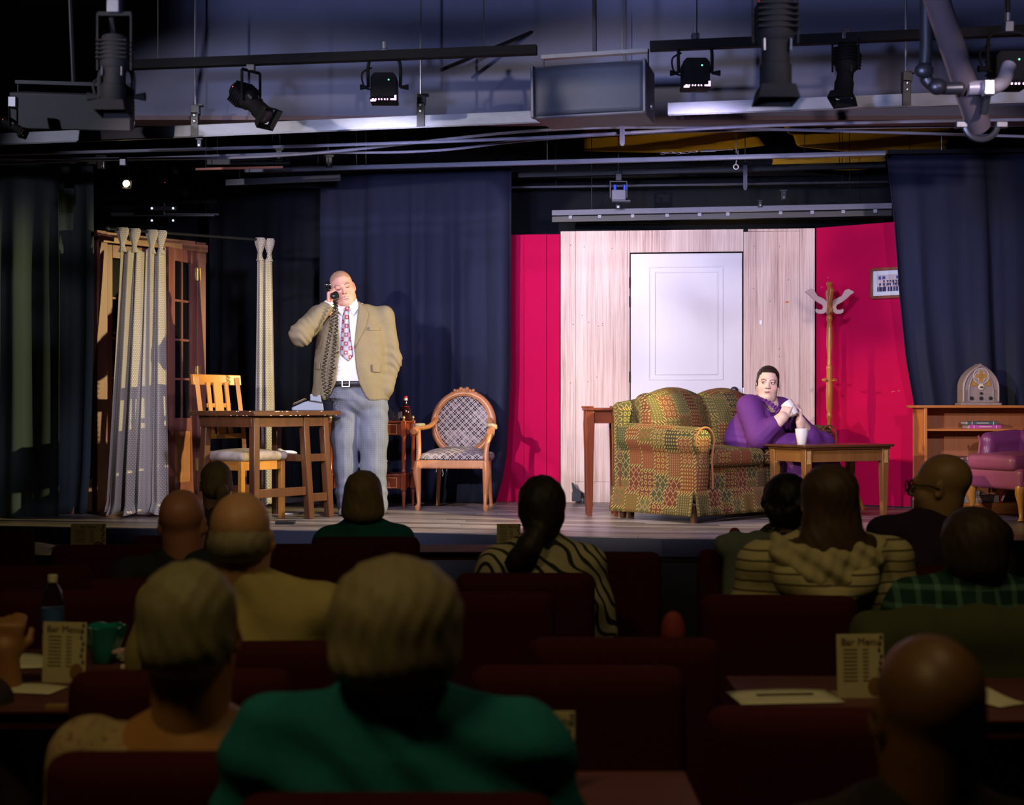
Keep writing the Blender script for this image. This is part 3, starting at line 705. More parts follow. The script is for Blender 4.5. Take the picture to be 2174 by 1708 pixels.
# dimmer box hanging upstage
t = T('dimmer_box', 'grey dimmer box with two blue plugs hanging above the plywood flat', 'dimmer', P(1313, 415, 11.5))
B().box((0, 0, 0), (.115, .09, .085)).build('case', mat('dimmer_grey', (.17, .17, .23), .5, .2), t, bev=.005)
for x in (-.03, .05): B().tube([(x, -.02, .04), (x, -.02, .085)], .012, 10).build('plug', emit('plug_blue', (.02, .06, .7), .25), t, True)
B().box((0, 0, .15), (.05, .05, .06)).build('clamp', M_dkmetal, t, bev=.004)
for s in (-1, 1): B().beam((s*.068, 0, -.02), (s*.068, 0, .115), .008, .03).build('bracket_arm', M_dkmetal, t)
B().box((0, 0, .115), (.144, .03, .008)).build('bracket_bridge', M_dkmetal, t)
B().box((.02, 0, -.05), (.15, .1, .012)).build('base_plate', M_dkmetal, t); line('rod', [(0, 0, .17), (0, 0, .6)], .004, M_steel, t)
for i, px in enumerate((1211, 1273, 1343, 1416, 1485, 1545, 1657, 1724, 1790, 1858)):
    o = B().box(P(px, 461-(px-1211)*.0206, 11.905-(px-1211)/647*.36), (.03, .02, .03)).build('socket_outlet', mat('socket_grey', (.35, .35, .45), .5), None, bev=.002)
    tag(o, 'small grey socket, %s along the raceway counted from the left' % ('first second third fourth fifth sixth seventh eighth ninth last'.split()[i]), 'socket', 'raceway sockets')
# grey duct pipe with elbow, upper right
M_duct = mat('duct_pipe', (.10, .08, .095), .4, .1)
t = T('duct_pipe', 'thick grey pipe with clamped elbow at the upper right', 'pipe', (0, 0, 0))
A, C = P(2012, 70, 5.6), P(2078, 268, 5.95)
line('main_pipe', [A+(A-C)*.4, A, C], .050, M_duct, t, 20)
B().tube([C+Vector((.07*math.cos(a), -.03, .062*math.sin(a)*1.0-.0)) for a in [math.pi+i*math.pi/10 for i in range(11)]], .014, 8).build('saddle_clamp', M_dkmetal, t, True)
for s in (-1, 1): B().box(C+Vector((s*.085, -.03, 0)), (.05, .03, .028)).build('clamp_ear', M_dkmetal, t, bev=.004)
e0 = P(2054, 187, 5.75)
line('elbow', catmull([e0, P(2085, 186, 5.75), P(2110, 184, 5.75), P(2130, 172, 5.8), P(2142, 140, 5.85)], 6), .030, mat('duct_light', (.26, .24, .28), .4, .2), t, 16)
B().box(P(2099, 186, 5.70), (.045, .03, .065)).build('coupling', M_steel, t, bev=.006)
line('left_branch', catmull([P(2040, 187, 5.7), P(2000, 187, 5.7), P(1972, 176, 5.7), P(1964, 150, 5.7), P(1966, 90, 5.7), P(1966, 20, 5.7)], 6)+[Vector((P(1966, 20, 5.7).x, 5.7, 4.4))], .026, M_dkmetal, t, 16)
for q in (P(1962, 150, 5.68), P(1990, 184, 5.68)): B().ell(q, (.04, .03, .034), 14, 8).build('joint', M_dkmetal, t, True)
line('drop_pipe', [P(2096, 200, 5.75), P(2088, 240, 5.8)], .018, M_dkmetal, t)
o = line('diagonal_strut', [P(936, 149, 8.6), P(1010, 118, 8.75), P(1130, 68, 9.03)], .012, M_blackmetal); tag(o, 'thin black diagonal strut in front of the bulkhead', 'strut')
# ================================================================ stage furniture, left half
W_red = wood('door_red_wood', (.16, .050, .038), (.29, .11, .082), .45, 10, (1, 1, .06))
W_pine = wood('door_pine', (.33, .13, .06), (.46, .21, .11), .4, 10, (1, 1, .05))
W_honey = wood('honey_oak', (.40, .15, .025), (.60, .27, .05), .32, 12, (1, 1, .12))
W_dark = wood('dark_walnut', (.060, .022, .012), (.12, .045, .022), .3, 12)
W_mahog = wood('mahogany', (.17, .030, .012), (.28, .06, .022), .25, 10)
W_cherry = wood('carved_cherry', (.36, .13, .045), (.52, .23, .10), .33, 16)
M_pane = mat('dark_pane', (.006, .006, .008), .08, 0, .2, 5, 0)
# ---------------------------------------------------------------- french door unit
fr = Frame(203, 10.40, 434, 11.14)
t = T('french_door', 'reddish wooden french door unit with its right leaf ajar beside the cream curtain', 'door', fr.loc, fr.rz)
Hd = fr.x(240, 492)[1]; Wd = fr.w
def brd(nm, x0, x1, y0, y1, z0, z1, m=W_red, par=None, bev=.003): return B().box(((x0+x1)/2, (y0+y1)/2, (z0+z1)/2), (x1-x0, y1-y0, z1-z0)).build(nm, m, par or t, bev=bev)
brd('jamb', 0, .09, -.02, .13, 0, Hd); brd('jamb', Wd-.085, Wd, -.02, .13, 0, Hd-.01)
brd('header', .09, Wd-.085, -.0, .13, Hd-.07, Hd-.005, W_pine)
brd('header_trim', -.0, Wd+.01, -.035, -.02, Hd-.09, Hd-.03, W_pine)
brd('sill', .09, Wd-.085, .0, .13, 0, .02)
# side brace at the left foot
B().prism([(0, 0), (0, .28), (-.05, .24), (-.075, .16), (-.17, .05), (-.19, 0)], .03, XZ @ TR(0, 0, -.05)).build('foot_brace', W_red, t, bev=.003)
for s in (0,): B().box((Wd+.012, .02, Hd-.09), (.02, .05, .16)).build('corner_plate', M_blackmetal, t, bev=.003)
def leaf(name, w, M, rows=4, wm=W_red, z1=Hd-.09):
    lf = B().box((.045, 0, (.025+z1)/2), (.085, .036, z1-.025), M).build(name, wm, t, bev=.003)
    def pc(nm, x0, x1, za, zb, y=0, th=.036, m=wm): return B().box(((x0+x1)/2, y, (za+zb)/2), (x1-x0, th, zb-za), M).build(nm, m, lf, bev=.002)
    pc('stile', w-.09, w-.004, .025, z1); pc('top_rail', .088, w-.09, z1-.10, z1); pc('bottom_rail', .088, w-.09, .025, .20); pc('lock_rail', .088, w-.09, .60, .70)
    pc('lower_panel', .088, w-.09, .20, .60, .004, .018, m=W_pine)
    g0, g1 = .70, z1-.10
    for i in range(rows):
        za, zb = g0+(g1-g0)*i/rows, g0+(g1-g0)*(i+1)/rows
        for c in range(2):
            xa = .088+(w-.178)*c/2; pc('pane', xa+.004, xa+(w-.178)/2-.004, za+.006, zb-.006, 0, .006, M_pane)
        if i: pc('muntin', .088, w-.09, za-.009, za+.009, 0, .026)
    pc('muntin', w/2-.009, w/2+.009, g0, g1, 0, .024)
    return lf
lw = (Wd-.18)/2
leaf('left_leaf', lw, TR(.092, .07, 0))
hx = Wd-.09
# right leaf swung open toward the audience, hinged on the right jamb
MR = TR(hx, .0, 0) @ RZ(math.radians(180+22))
leaf('right_leaf', lw, MR)
for py in (582, 790, 985):
    z = fr.x(412, py)[1]
    B().box((hx+.012, -.024, z), (.05, .006, .10)).build('hinge', M_brass, t, bev=.002); B().tube([(hx+.002, -.03, z-.05), (hx+.002, -.03, z+.05)], .008, 8).build('hinge_pin', M_brass, t, True)
# ---------------------------------------------------------------- curtain rod and cream curtains
R0, R1 = P(228, 485.5, 10.02), P(566, 510, 10.78)
t = T('curtain_rod', 'thin black curtain rod above the french door', 'curtain rod', (0, 0, 0))
line('rod', [R0, R1], .011, M_blackmetal, t); B().ell(R0, (.022, .022, .022), 12, 8).build('finial', M_blackmetal, t, True); B().ell(R1, (.02, .02, .02), 12, 8).build('finial', M_blackmetal, t, True)
for q in (P(246, 488, 10.06),): B().beam(q, q+Vector((.0, .38, -.02)), .018, .03).build('bracket', M_blackmetal, t)
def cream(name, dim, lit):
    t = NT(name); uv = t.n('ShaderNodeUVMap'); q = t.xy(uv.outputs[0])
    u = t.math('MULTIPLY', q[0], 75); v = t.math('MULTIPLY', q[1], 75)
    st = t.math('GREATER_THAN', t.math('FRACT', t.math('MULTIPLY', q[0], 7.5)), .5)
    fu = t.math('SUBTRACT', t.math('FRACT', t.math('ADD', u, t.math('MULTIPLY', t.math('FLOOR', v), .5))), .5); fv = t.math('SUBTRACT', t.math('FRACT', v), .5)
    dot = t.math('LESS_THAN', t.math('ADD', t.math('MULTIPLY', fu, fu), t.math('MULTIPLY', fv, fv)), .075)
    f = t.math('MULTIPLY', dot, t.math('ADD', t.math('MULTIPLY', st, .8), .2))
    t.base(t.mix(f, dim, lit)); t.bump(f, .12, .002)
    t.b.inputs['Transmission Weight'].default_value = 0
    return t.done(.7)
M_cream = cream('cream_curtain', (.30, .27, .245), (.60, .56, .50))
def curtain(label, x0, x1, xb0, xb1, yt, yb, d, dbot, tabs, seed, flare=.0):
    t = T('cream_curtain', label, 'curtain', (0, 0, 0), 0, 'cream curtains on the rod')
    nt = len(tabs)
    rodz = lambda p: R0.z+(R1.z-R0.z)*((p.x-R0.x)/(R1.x-R0.x)); rody = lambda p: R0.y+(R1.y-R0.y)*((p.x-R0.x)/(R1.x-R0.x))
    for px in tabs:                      # gathered tabs looped over the rod
        c = P(px, yt, d); y0 = rody(c); z0 = rodz(c)
        b = B(); n = 14
        Rg = []
        for k, (dz, w, dp) in enumerate(((.016, .036, .02), (.0, .045, .03), (-.03, .040, .03), (-.07, .026, .026), (-.105, .014, .018), (-.125, .016, .018), (-.16, .03, .022))):
            Rg.append([Vector((c.x+(w+.004*math.sin(j*3+seed))*math.cos(j*2*math.pi/n), y0-.004+(dp+.004*math.sin(j*4))*math.sin(j*2*math.pi/n), z0+dz)) for j in range(n)])
        b.rings(Rg).build('gathered_tab', M_cream, t, True)
    rnd = random.Random(seed); ph = rnd.uniform(0, 6)
    zt = rodz(P((x0+x1)/2, yt, d))-.10
    nu = 110
    def fn(u, v):
        xt = x0+(x1-x0)*u; xb = xb0+(xb1-xb0)*u; e = v**1.15
        pt = P(xt, yt, d); pb = P(xb, yb, dbot)
        x = pt.x+(pb.x-pt.x)*e; y = rody(pt)+(pb.y-rody(pt))*e
        dip = .05*abs(math.sin(u*math.pi*(nt-1)))*(1-min(1, v*8))
        z = (zt-dip)*(1-v)+(ST+.012)*v
        a = (.018+.035*min(1, v*1.2))
        s = math.sin(u*nt*2.2*math.pi+ph+.5*v)+.45*math.sin(u*nt*5.1*math.pi+ph*2-.7*v)
        y += a*s; x += a*.35*math.cos(u*nt*2.2*math.pi+ph)
        if v > .965: y -= (v-.965)*2.2*(.5+.5*math.sin(u*17)); z += .012*(1+math.sin(u*23+seed))
        return Vector((x, y, max(z, ST+.008)))
    o = B().grid(fn, nu, 60).build('panel', M_cream, t, True, solid=.003)
    uv = o.data.uv_layers[0].data; L = o.data.loops; W = (P(x1, yt, d)-P(x0, yt, d)).length*3.2
    for l in L:
        i = l.vertex_index; uv[l.index].uv = ((i//61)/nu*W, o.data.vertices[i].co.z)
    return t
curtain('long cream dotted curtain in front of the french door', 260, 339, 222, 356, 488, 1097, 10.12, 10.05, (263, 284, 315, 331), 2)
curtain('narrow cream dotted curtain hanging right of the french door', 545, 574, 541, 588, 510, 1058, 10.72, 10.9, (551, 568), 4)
# ---------------------------------------------------------------- gateleg table
uu = Vector((.585, .811, 0)); vv = Vector((-.811, .585, 0))
A0 = Vector((-1.737, 9.40, ST)); rz = math.atan2(uu.y, uu.x)
t = T('wooden_table', 'dark brown wooden table with chipped edges and splayed legs holding the telephone', 'table', A0, rz)
TH = .762
W_tab = wood('table_brown', (.055, .019, .010), (.115, .045, .021), .28, 12)
half = [(-.055, -.055), (.80, -.055), (.80, .60), (-.055, .60)]
B().prism([(-.055, -.055), (.36, -.055), (.36, .60), (-.055, .60)], .034, None, TH-.034).build('top_board', W_tab, t, bev=.005)
B().prism([(.362, -.055), (.80, -.055), (.80, .60), (.362, .60)], .034, None, TH-.034).build('top_board', W_tab, t, bev=.005)
for a, q in (((.0, .02), (.73, .02)), ((.0, .53), (.73, .53))): B().beam((*a, TH-.075), (*q, TH-.075), .02, .07).build('apron', W_dark, t, bev=.002)
for x in (0, .73): B().beam((x, .02, TH-.075), (x, .53, TH-.075), .02, .07).build('apron', W_dark, t, bev=.002)
legs = [((.03, .03), (-.0, -.0)), ((.03, .50), (-.0, .53)), ((.50, .03), (.53, 0)), ((.50, .50), (.53, .53)), ((.70, .03), (.73, 0)), ((.70, .50), (.73, .53))]
for (x, y), (xb, yb) in legs: B().beam((xb, yb, 0), (x, y, TH-.036), .052, .052).build('leg', W_tab, t, bev=.004)
for y, z in ((.01, .20), (.52, .20)): B().beam((.0, y, z), (.53, y, z), .022, .06).build('stretcher', W_tab, t, bev=.003)
B().beam((.51, .01, .43), (.72, .01, .43), .022, .055).build('stretcher', W_tab, t, bev=.003); B().beam((.53, .0, .15), (.73, .0, .15), .022, .06).build('stretcher', W_tab, t, bev=.003)
B().beam((.5, .02, .43), (.5, .52, .43), .03, .05).build('stretcher', W_tab, t, bev=.003)
rr = random.Random(4)
for i in range(26):
    if i < 16: p = (rr.uniform(-.05, .79), -.0555, TH-rr.choice((.003, .032)))
    else: p = (-.0555, rr.uniform(-.05, .3)*.6, TH-rr.choice((.003, .032)))
    B().ell(p, (rr.uniform(.004, .016), .0015, .0025), 8, 5).build('paint_chip', mat('chip_white', (.62, .58, .52), .6), t)
# ---------------------------------------------------------------- slat chair under the table
f_ = Vector((.806, -.592, 0))            # the way the chair faces
c = Vector((-1.90, 9.85, ST)); rz = math.atan2(f_.y, f_.x)+math.pi/2
t = T('slat_back_chair', 'honey coloured wooden chair with a slatted back and stained padded seat under the table', 'chair', c, rz)
# local: faces -y, x to the right of the sitter's left
w2, dp = .19, .38
for s in (-1, 1):
    B().beam((s*w2, -.19, 0), (s*w2, -.19, .42), .036, .036).build('leg', W_honey, t, bev=.003)
    B().tube([(s*w2, .20, 0), (s*w2, .185, .42), (s*w2, .20, .60), (s*w2, .27, 1.0)], .021, 4).build('back_post', W_honey, t)
    B().beam((s*w2, -.19, .385), (s*w2, .19, .385), .024, .07).build('side_rail', W_honey, t, bev=.002)
    B().beam((s*w2, -.19, .17), (s*w2, .19, .17), .02, .03).build('side_stretcher', W_honey, t, bev=.002)
B().beam((-w2, -.19, .385), (w2, -.19, .385), .024, .07).build('front_rail', W_honey, t, bev=.002); B().beam((-w2, .19, .385), (w2, .19, .385), .024, .07).build('back_rail', W_honey, t, bev=.002)
b = B(); b.rings([[Vector((x, y-.03*(1-(x/.24)**2)*-1, z)) for x, y, z in ((xx, .255, .945), (xx, .285, .945), (xx, .295, 1.02), (xx, .265, 1.02))] for xx in [-.225+.045*i for i in range(11)]])
b.build('crest_rail', W_honey, t, bev=.004)
B().beam((-w2, .215, .58), (w2, .215, .58), .024, .035).build('lower_back_rail', W_honey, t, bev=.002)
for x, wd in ((-.085, .034), (0, .075), (.085, .034)): B().beam((x, .215, .58), (x, .272, .965), wd, .014, up=(0, 1, 0)).build('slat', W_honey, t, bev=.002)
for z in (.70, .80): B().beam((-.11, .222+(z-.58)*.15, z), (.11, .222+(z-.58)*.15, z), .014, .03).build('cross_slat', W_honey, t, bev=.002)
tt = NT('stained_suede'); vq = tt.coord(); n1 = tt.noise(vq, 7, 4, .6); n2 = tt.noise(vq, 40, 3)
tt.base(tt.mix(tt.math('MULTIPLY', n2, .3), tt.ramp(n1, [(.35, (.16, .12, .10)), (.5, (.36, .29, .25)), (.65, (.46, .38, .33))]), (.30, .25, .22))); M_suede = tt.done(.9)
s = SDF(); s.box((0, -.01, .445), (.225, .225, .032), .03, 0); s.ell((0, -.01, .46), (.2, .2, .036), .03)
s.mesh('seat_cushion', .008, M_suede, t, smooth=2)
# ---------------------------------------------------------------- telephone base on the table
pt = P(655, 867, 9.93); pt.z = ST+TH
t = T('telephone', 'blue grey desk telephone base on the dark wooden table', 'telephone', pt, math.radians(8))
M_tel = mat('telephone_grey', (.20, .235, .36), .35, 0, .06)
prof = [(-.115, 0), (-.118, .022), (-.03, .062), (.03, .078), (.10, .060), (.108, .0)]
B().prism(prof, .19, TR(0, .095, 0) @ XZ).build('housing', M_tel, t, bev=.008, segs=3)
for y in (-.075, .075): B().prism([(.012, .07), (.012, .118), (.026, .118), (.030, .102), (.058, .100), (.066, .112), (.082, .112), (.094, .06)], .03, TR(0, y+.015, 0) @ XZ).build('cradle', M_tel, t, bev=.004)
B().prism([(.0, .066), (.005, .074), (.05, .07), (.104, .058), (.104, .05), (.05, .058)], .192, TR(0, .096, 0) @ XZ).build('dark_seam', M_black, t)
dm = TR(-.062, 0, .058) @ RY(math.radians(-24))
B().lathe([(.052, 0), (.054, .006), (.050, .010), (.0, .011)], 28, M=dm).build('dial', mat('dial_dark', (.12, .09, .05), .3), t, True)
for i in range(10):
    a = i*.53; B().lathe([(.007, .011), (.007, .013)], 10, M=dm @ TR(.037*math.cos(a), .037*math.sin(a), 0)).build('finger_hole', mat('dial_brass', (.75, .6, .35), .4), t)
for x in (-.09, .09):
    for y in (-.07, .07): B().lathe([(.008, -.004), (.008, .002)], 10, (x, y, 0.002)).build('foot', M_black, t)
# little things on and under the table
o = SDF().ell((0, 0, .012), (.06, .03, .012)).ell((-.05, 0, .02), (.022, .016, .018)).ell((.05, .01, .006), (.03, .02, .006)).mesh('paper_napkin', .006, mat('paper_white', (.72, .72, .75), .8), None)
q = A0+uu*.5+vv*.20; o.location = (q.x, q.y, ST+.456); tag(o, 'crumpled white napkin lying on the lower rail of the table', 'napkin')
p = S(606, 1112); o = B().box((0, 0, .012), (.13, .06, .022)).build('black_box', M_blackmetal, None, bev=.004, loc=p); tag(o, 'small flat black box on the stage floor in front of the table', 'box')
p = S(618, 1090); o = B().box((0, 0, .003), (.10, .12, .005)).build('paper_sheet', MATS['paper_white'], None, loc=p); tag(o, 'white paper lying on the stage floor under the table', 'paper')
# ---------------------------------------------------------------- drinks stand
a = S(702, 1078); cpos = S(857, 1080); rz = math.atan2(cpos.y-a.y, cpos.x-a.x)
t = T('drinks_stand', 'two tier mahogany drinks stand with small drawers behind the man', 'side table', a, rz)
Wd = (cpos-a).length; Dp = .30
for x, y in ((0, 0), (Wd, 0), (0, Dp), (Wd, Dp)):
    B().lathe([(.008, 0), (.011, .03), (.014, .10), (.018, .12), (.013, .135), (.020, .15)], 14, (x, y, 0)).build('foot', W_mahog, t, True)
    B().box((x, y, .21), (.036, .036, .13)).build('post_block', W_mahog, t, bev=.002)
    B().lathe([(.013, .275), (.020, .29), (.013, .305), (.017, .40), (.015, .54), (.020, .555), (.014, .565)], 14, (x, y, 0)).build('turned_post', W_mahog, t, True)
    B().box((x, y, .62), (.036, .036, .125)).build('post_block', W_mahog, t, bev=.002)
    B().lathe([(.010, .682), (.006, .69), (.013, .70), (.012, .71), (.003, .72)], 12, (x, y, 0)).build('finial', M_brass, t, True)
for z in (.26, .672): B().box((Wd/2, Dp/2, z), (Wd+.0, Dp, .014)).build('shelf', W_mahog, t, bev=.003)
for z0, z1 in ((.15, .255), (.565, .665)):
    zc = (z0+z1)/2
    B().box((Wd/2, Dp/2+.005, zc), (Wd-.04, Dp-.03, z1-z0-.004)).build('drawer_case', W_mahog, t, bev=.002)
    for k in (0, 1):
        x0 = .02+(Wd-.04)*k/2; xm = x0+(Wd-.04)/4
        d_ = B().box((xm, .012, zc), ((Wd-.04)/2-.008, .014, z1-z0-.012)).build('drawer', W_mahog, t, bev=.002)
        for (p, q) in (((-.1, -.036), (.1, -.036)), ((-.1, .036), (.1, .036)), ((-.1, -.036), (-.1, .036)), ((.1, -.036), (.1, .036))):
            B().beam((xm+p[0], .0045, zc+p[1]), (xm+q[0], .0045, zc+q[1]), .003, .003).build('inlay_line', mat('inlay', (.70, .45, .15), .4), d_)
        B().lathe([(.006, 0), (.006, .008), (.012, .014), (.010, .020), (.002, .022)], 12, M=TR(xm, .005, zc) @ RX(math.pi/2)).build('knob', M_steel, d_, True)
# bottle, tumblers, glass
M_cg = glass('clear_glass', (.95, .97, 1))
def onstand(px, py, z, dy=.1):
    base = a+Vector((0, 0, z)); d = a.y+dy; return Vector(((px-1087)/F_PX*d, d, ST+z))
bt = T('liquor_bottle', 'dark liquor bottle with a red cap on the drinks stand', 'bottle', onstand(861, 892, .679, .12))
B().lathe([(.040, 0), (.046, .006), (.048, .05), (.046, .085), (.036, .105), (.019, .122), (.015, .135), (.014, .165)], 24).build('body', mat('bottle_dark', (.025, .006, .006), .06, 0, .1, 6, 0), bt, True)
B().lathe([(.0155, .160), (.0155, .178)], 18).build('neck_label', mat('label_white', (.7, .68, .68), .6), bt, True)
B().lathe([(.0158, .178), (.016, .192), (.012, .194)], 18).build('cap', mat('cap_red', (.5, .01, .02), .4), bt, True)
B().lathe([(.037, .102), (.031, .110), (.030, .112)], 24).build('red_ribbon', mat('ribbon_red', (.6, .01, .05), .5), bt, True)
B().grid(lambda u, v: Vector((-.0486*math.cos(.2+u*.9), -.0486*math.sin(.2+u*.9), .022+.05*v)), 8, 1).build('label', mat('label_grey', (.55, .55, .58), .6), bt, True)
def tumbler(px, dy, h, r, lb):
    t = T('glass_tumbler', lb, 'glass', onstand(px, 892, .679, dy), 0, 'tumblers on the drinks stand')
    B().lathe([(r*.85, 0), (r, h), (r*.92, h), (r*.78, .012), (0, .011)], 20).build('glass_body', M_cg, t, True)
    for k in range(10):
        an = k*.628; B().beam((r*.87*math.cos(an), r*.87*math.sin(an), .01), (r*.94*math.cos(an+.3), r*.94*math.sin(an+.3), h*.6), .003, .003).build('cut_facet', M_cg, t)
tumbler(824, .07, .10, .034, 'tall cut glass tumbler nearest the man on the drinks stand'); tumbler(838, .14, .085, .032, 'cut glass tumbler between the tall tumbler and the bottle'); tumbler(841, .04, .07, .03, 'short cut glass tumbler at the front of the drinks stand')
t = T('cocktail_glass', 'stemmed cocktail glass with a lemon wedge on the lower tier of the drinks stand', 'glass', onstand(822, 1012, .267, .05))
B().lathe([(.024, 0), (.022, .003), (.004, .006), (.003, .05), (.008, .056), (.034, .10), (.032, .10), (.006, .058)], 20).build('glass_body', M_cg, t, True)
B().prism(arc((0, 0), .016, 0, 180, 8), .006, TR(-.012, 0, .094) @ XZ).build('lemon_wedge', mat('lemon', (.75, .6, .06), .5), t)
# ---------------------------------------------------------------- oval back armchair
fl, frr = S(886, 1083), S(1037, 1083); mid = (fl+frr)/2
t = T('oval_back_armchair', 'carved cherry armchair with oval back and worn diamond tapestry', 'armchair', Vector((mid.x+.03, mid.y+.24, ST)), math.radians(-9))
def tapestry(name, sc, ground, light, thr=.085, worn=True):
    t = NT(name); uv = t.n('ShaderNodeUVMap'); q = t.xy(uv.outputs[0])
    a_ = t.math('MULTIPLY', t.math('ADD', q[0], q[1]), sc); b_ = t.math('MULTIPLY', t.math('SUBTRACT', q[0], q[1]), sc)
    fa = t.math('ABSOLUTE', t.math('SUBTRACT', t.math('FRACT', a_), .5)); fb = t.math('ABSOLUTE', t.math('SUBTRACT', t.math('FRACT', b_), .5))
    ln = t.math('GREATER_THAN', t.math('MAXIMUM', fa, fb), .46)
    da = t.math('SUBTRACT', t.math('FRACT', t.math('MULTIPLY', a_, 3)), .5); db = t.math('SUBTRACT', t.math('FRACT', t.math('MULTIPLY', b_, 3)), .5)
    dt = t.math('LESS_THAN', t.math('ADD', t.math('MULTIPLY', da, da), t.math('MULTIPLY', db, db)), thr)
    f = t.math('MAXIMUM', ln, dt)
    c = t.mix(f, ground, light)
    if worn:
        n = t.noise(t.coord(), 9, 4, .6); up = t.math('GREATER_THAN', n, .56)
        c = t.mix(t.math('MULTIPLY', up, .28), c, [x*1.1 for x in light])
    t.base(c); t.bump(f, .2, .002); return t.done(.85)
M_tap = tapestry('diamond_tapestry', 15.5, (.022, .018, .028), (.50, .42, .42))
# oval back leaning a little
Mb = TR(0, .215, .655) @ RX(math.radians(-10))
ov = [(.235*math.cos(a), .245*math.sin(a)) for a in [i*2*math.pi/48 for i in range(48)]]
B().tube([Mb @ Vector((x, 0, z)) for x, z in ov], .030, 10, True).build('back_frame', W_cherry, t, True)
B().tube([Mb @ Vector((x*.93, -.024, z*.93)) for x, z in ov], .010, 8, True).build('inner_bead', W_cherry, t, True)
B().ell((0, -.005, 0), (.215, .035, .225), 36, 14, Mb).build('back_pad', M_tap, t, True)
cr = B()
for i in range(9):
    x = -.10+.025*i; r = .020-.0012*abs(i-4)**1.4; cr.ell((x, -.012, .265-.012*(abs(i-4)/4)**2*2+.012*(i % 2)), (r, .018, r*1.1), 10, 6, Mb)
cr.build('carved_crest', W_cherry, t, True)
def cab(x, y, s, top, nm='leg'):
    B().tube([(x, y, top), (x+.008*s, y-.008, top-.08), (x, y, top-.2), (x-.004*s, y, .05), (x+.004*s, y-.012, .022), (x+.004*s, y-.012, 0)], [.030, .033, .022, .014, .024, .017], 12).build(nm, W_cherry, t, True)
for s in (-1, 1):
    cab(s*.262, -.24, s, .37); 
    B().tube([(s*.20, .23, .40), (s*.20, .235, .3), (s*.21, .24, .12), (s*.215, .26, .03), (s*.215, .265, 0)], [.024, .022, .016, .014, .020], 10).build('leg', W_cherry, t, True)
    B().tube([(s*.20, .225, .38), (s*.16, .215, .46)], .024, 8).build('back_post', W_cherry, t, True)
    B().tube(catmull([(s*.265, -.235, .36), (s*.262, -.225, .45), (s*.275, -.18, .56), (s*.285, -.15, .605)], 5), .020, 10).build('arm_support', W_cherry, t, True)
    B().tube(catmull([(s*.30, -.245, .60), (s*.292, -.17, .625), (s*.275, -.02, .625), (s*.245, .12, .64), (s*.215, .20, .69)], 5), [.030]*4+[.024]*17, 10, sq=.8).build('arm', W_cherry, t, True)
    sd = SDF().box((s*.282, -.09, .648), (.026, .085, .014), .012, 0).box((s*.30, -.13, .634), (.03, .03, .02), .01, .01)
    sd.mesh('arm_pad', .007, mat('worn_pad', (.34, .29, .18), .9), t, smooth=2)
    B().tube([(s*.31, -.16, .63), (s*.315, -.165, .60), (s*.31, -.16, .57)], .002, 5).build('loose_thread', MATS['paper_white'], t)
    B().beam((s*.255, -.24, .35), (s*.205, .23, .36), .035, .065).build('side_rail', W_cherry, t, bev=.004)
B().beam((-.262, -.245, .35), (.262, -.245, .35), .036, .065).build('front_rail', W_cherry, t, bev=.005)
for i in range(16): B().ell((-.21+i*.028, -.267, .327), (.011, .005, .007), 8, 5).build('carved_bead', W_cherry, t, True)
B().beam((-.20, .23, .36), (.20, .23, .36), .03, .06).build('back_rail', W_cherry, t)
sd = SDF().box((0, -.01, .40), (.255, .235, .035), .03, 0).ell((0, -.01, .425), (.24, .22, .055), .03)
o = sd.mesh('seat_pad', .008, M_tap, t, smooth=2); me_ = o.data; cv = np.zeros(len(me_.vertices)*3); me_.vertices.foreach_get('co', cv); cv = cv.reshape(-1, 3); vi = np.zeros(len(me_.loops), np.int32); me_.loops.foreach_get('vertex_index', vi); me_.uv_layers[0].data.foreach_set('uv', np.stack([cv[vi, 0], cv[vi, 1]*1.0+cv[vi, 2]], 1).ravel().astype(np.float32))
for i in range(30): B().ell((-.245+i*.0169, -.247, .386), (.006, .005, .006), 6, 4).build('brass_nail', mat('nail_dark', (.05, .035, .03), .3, .6), t)
for x, z in ((-.13, .29), (-.05, .30), (-.08, .26)): B().tube([(x, -.23, .33), (x+.01, -.23, z+.02), (x+.005, -.23, z)], .0018, 5).build('loose_thread', MATS['paper_white'], t)
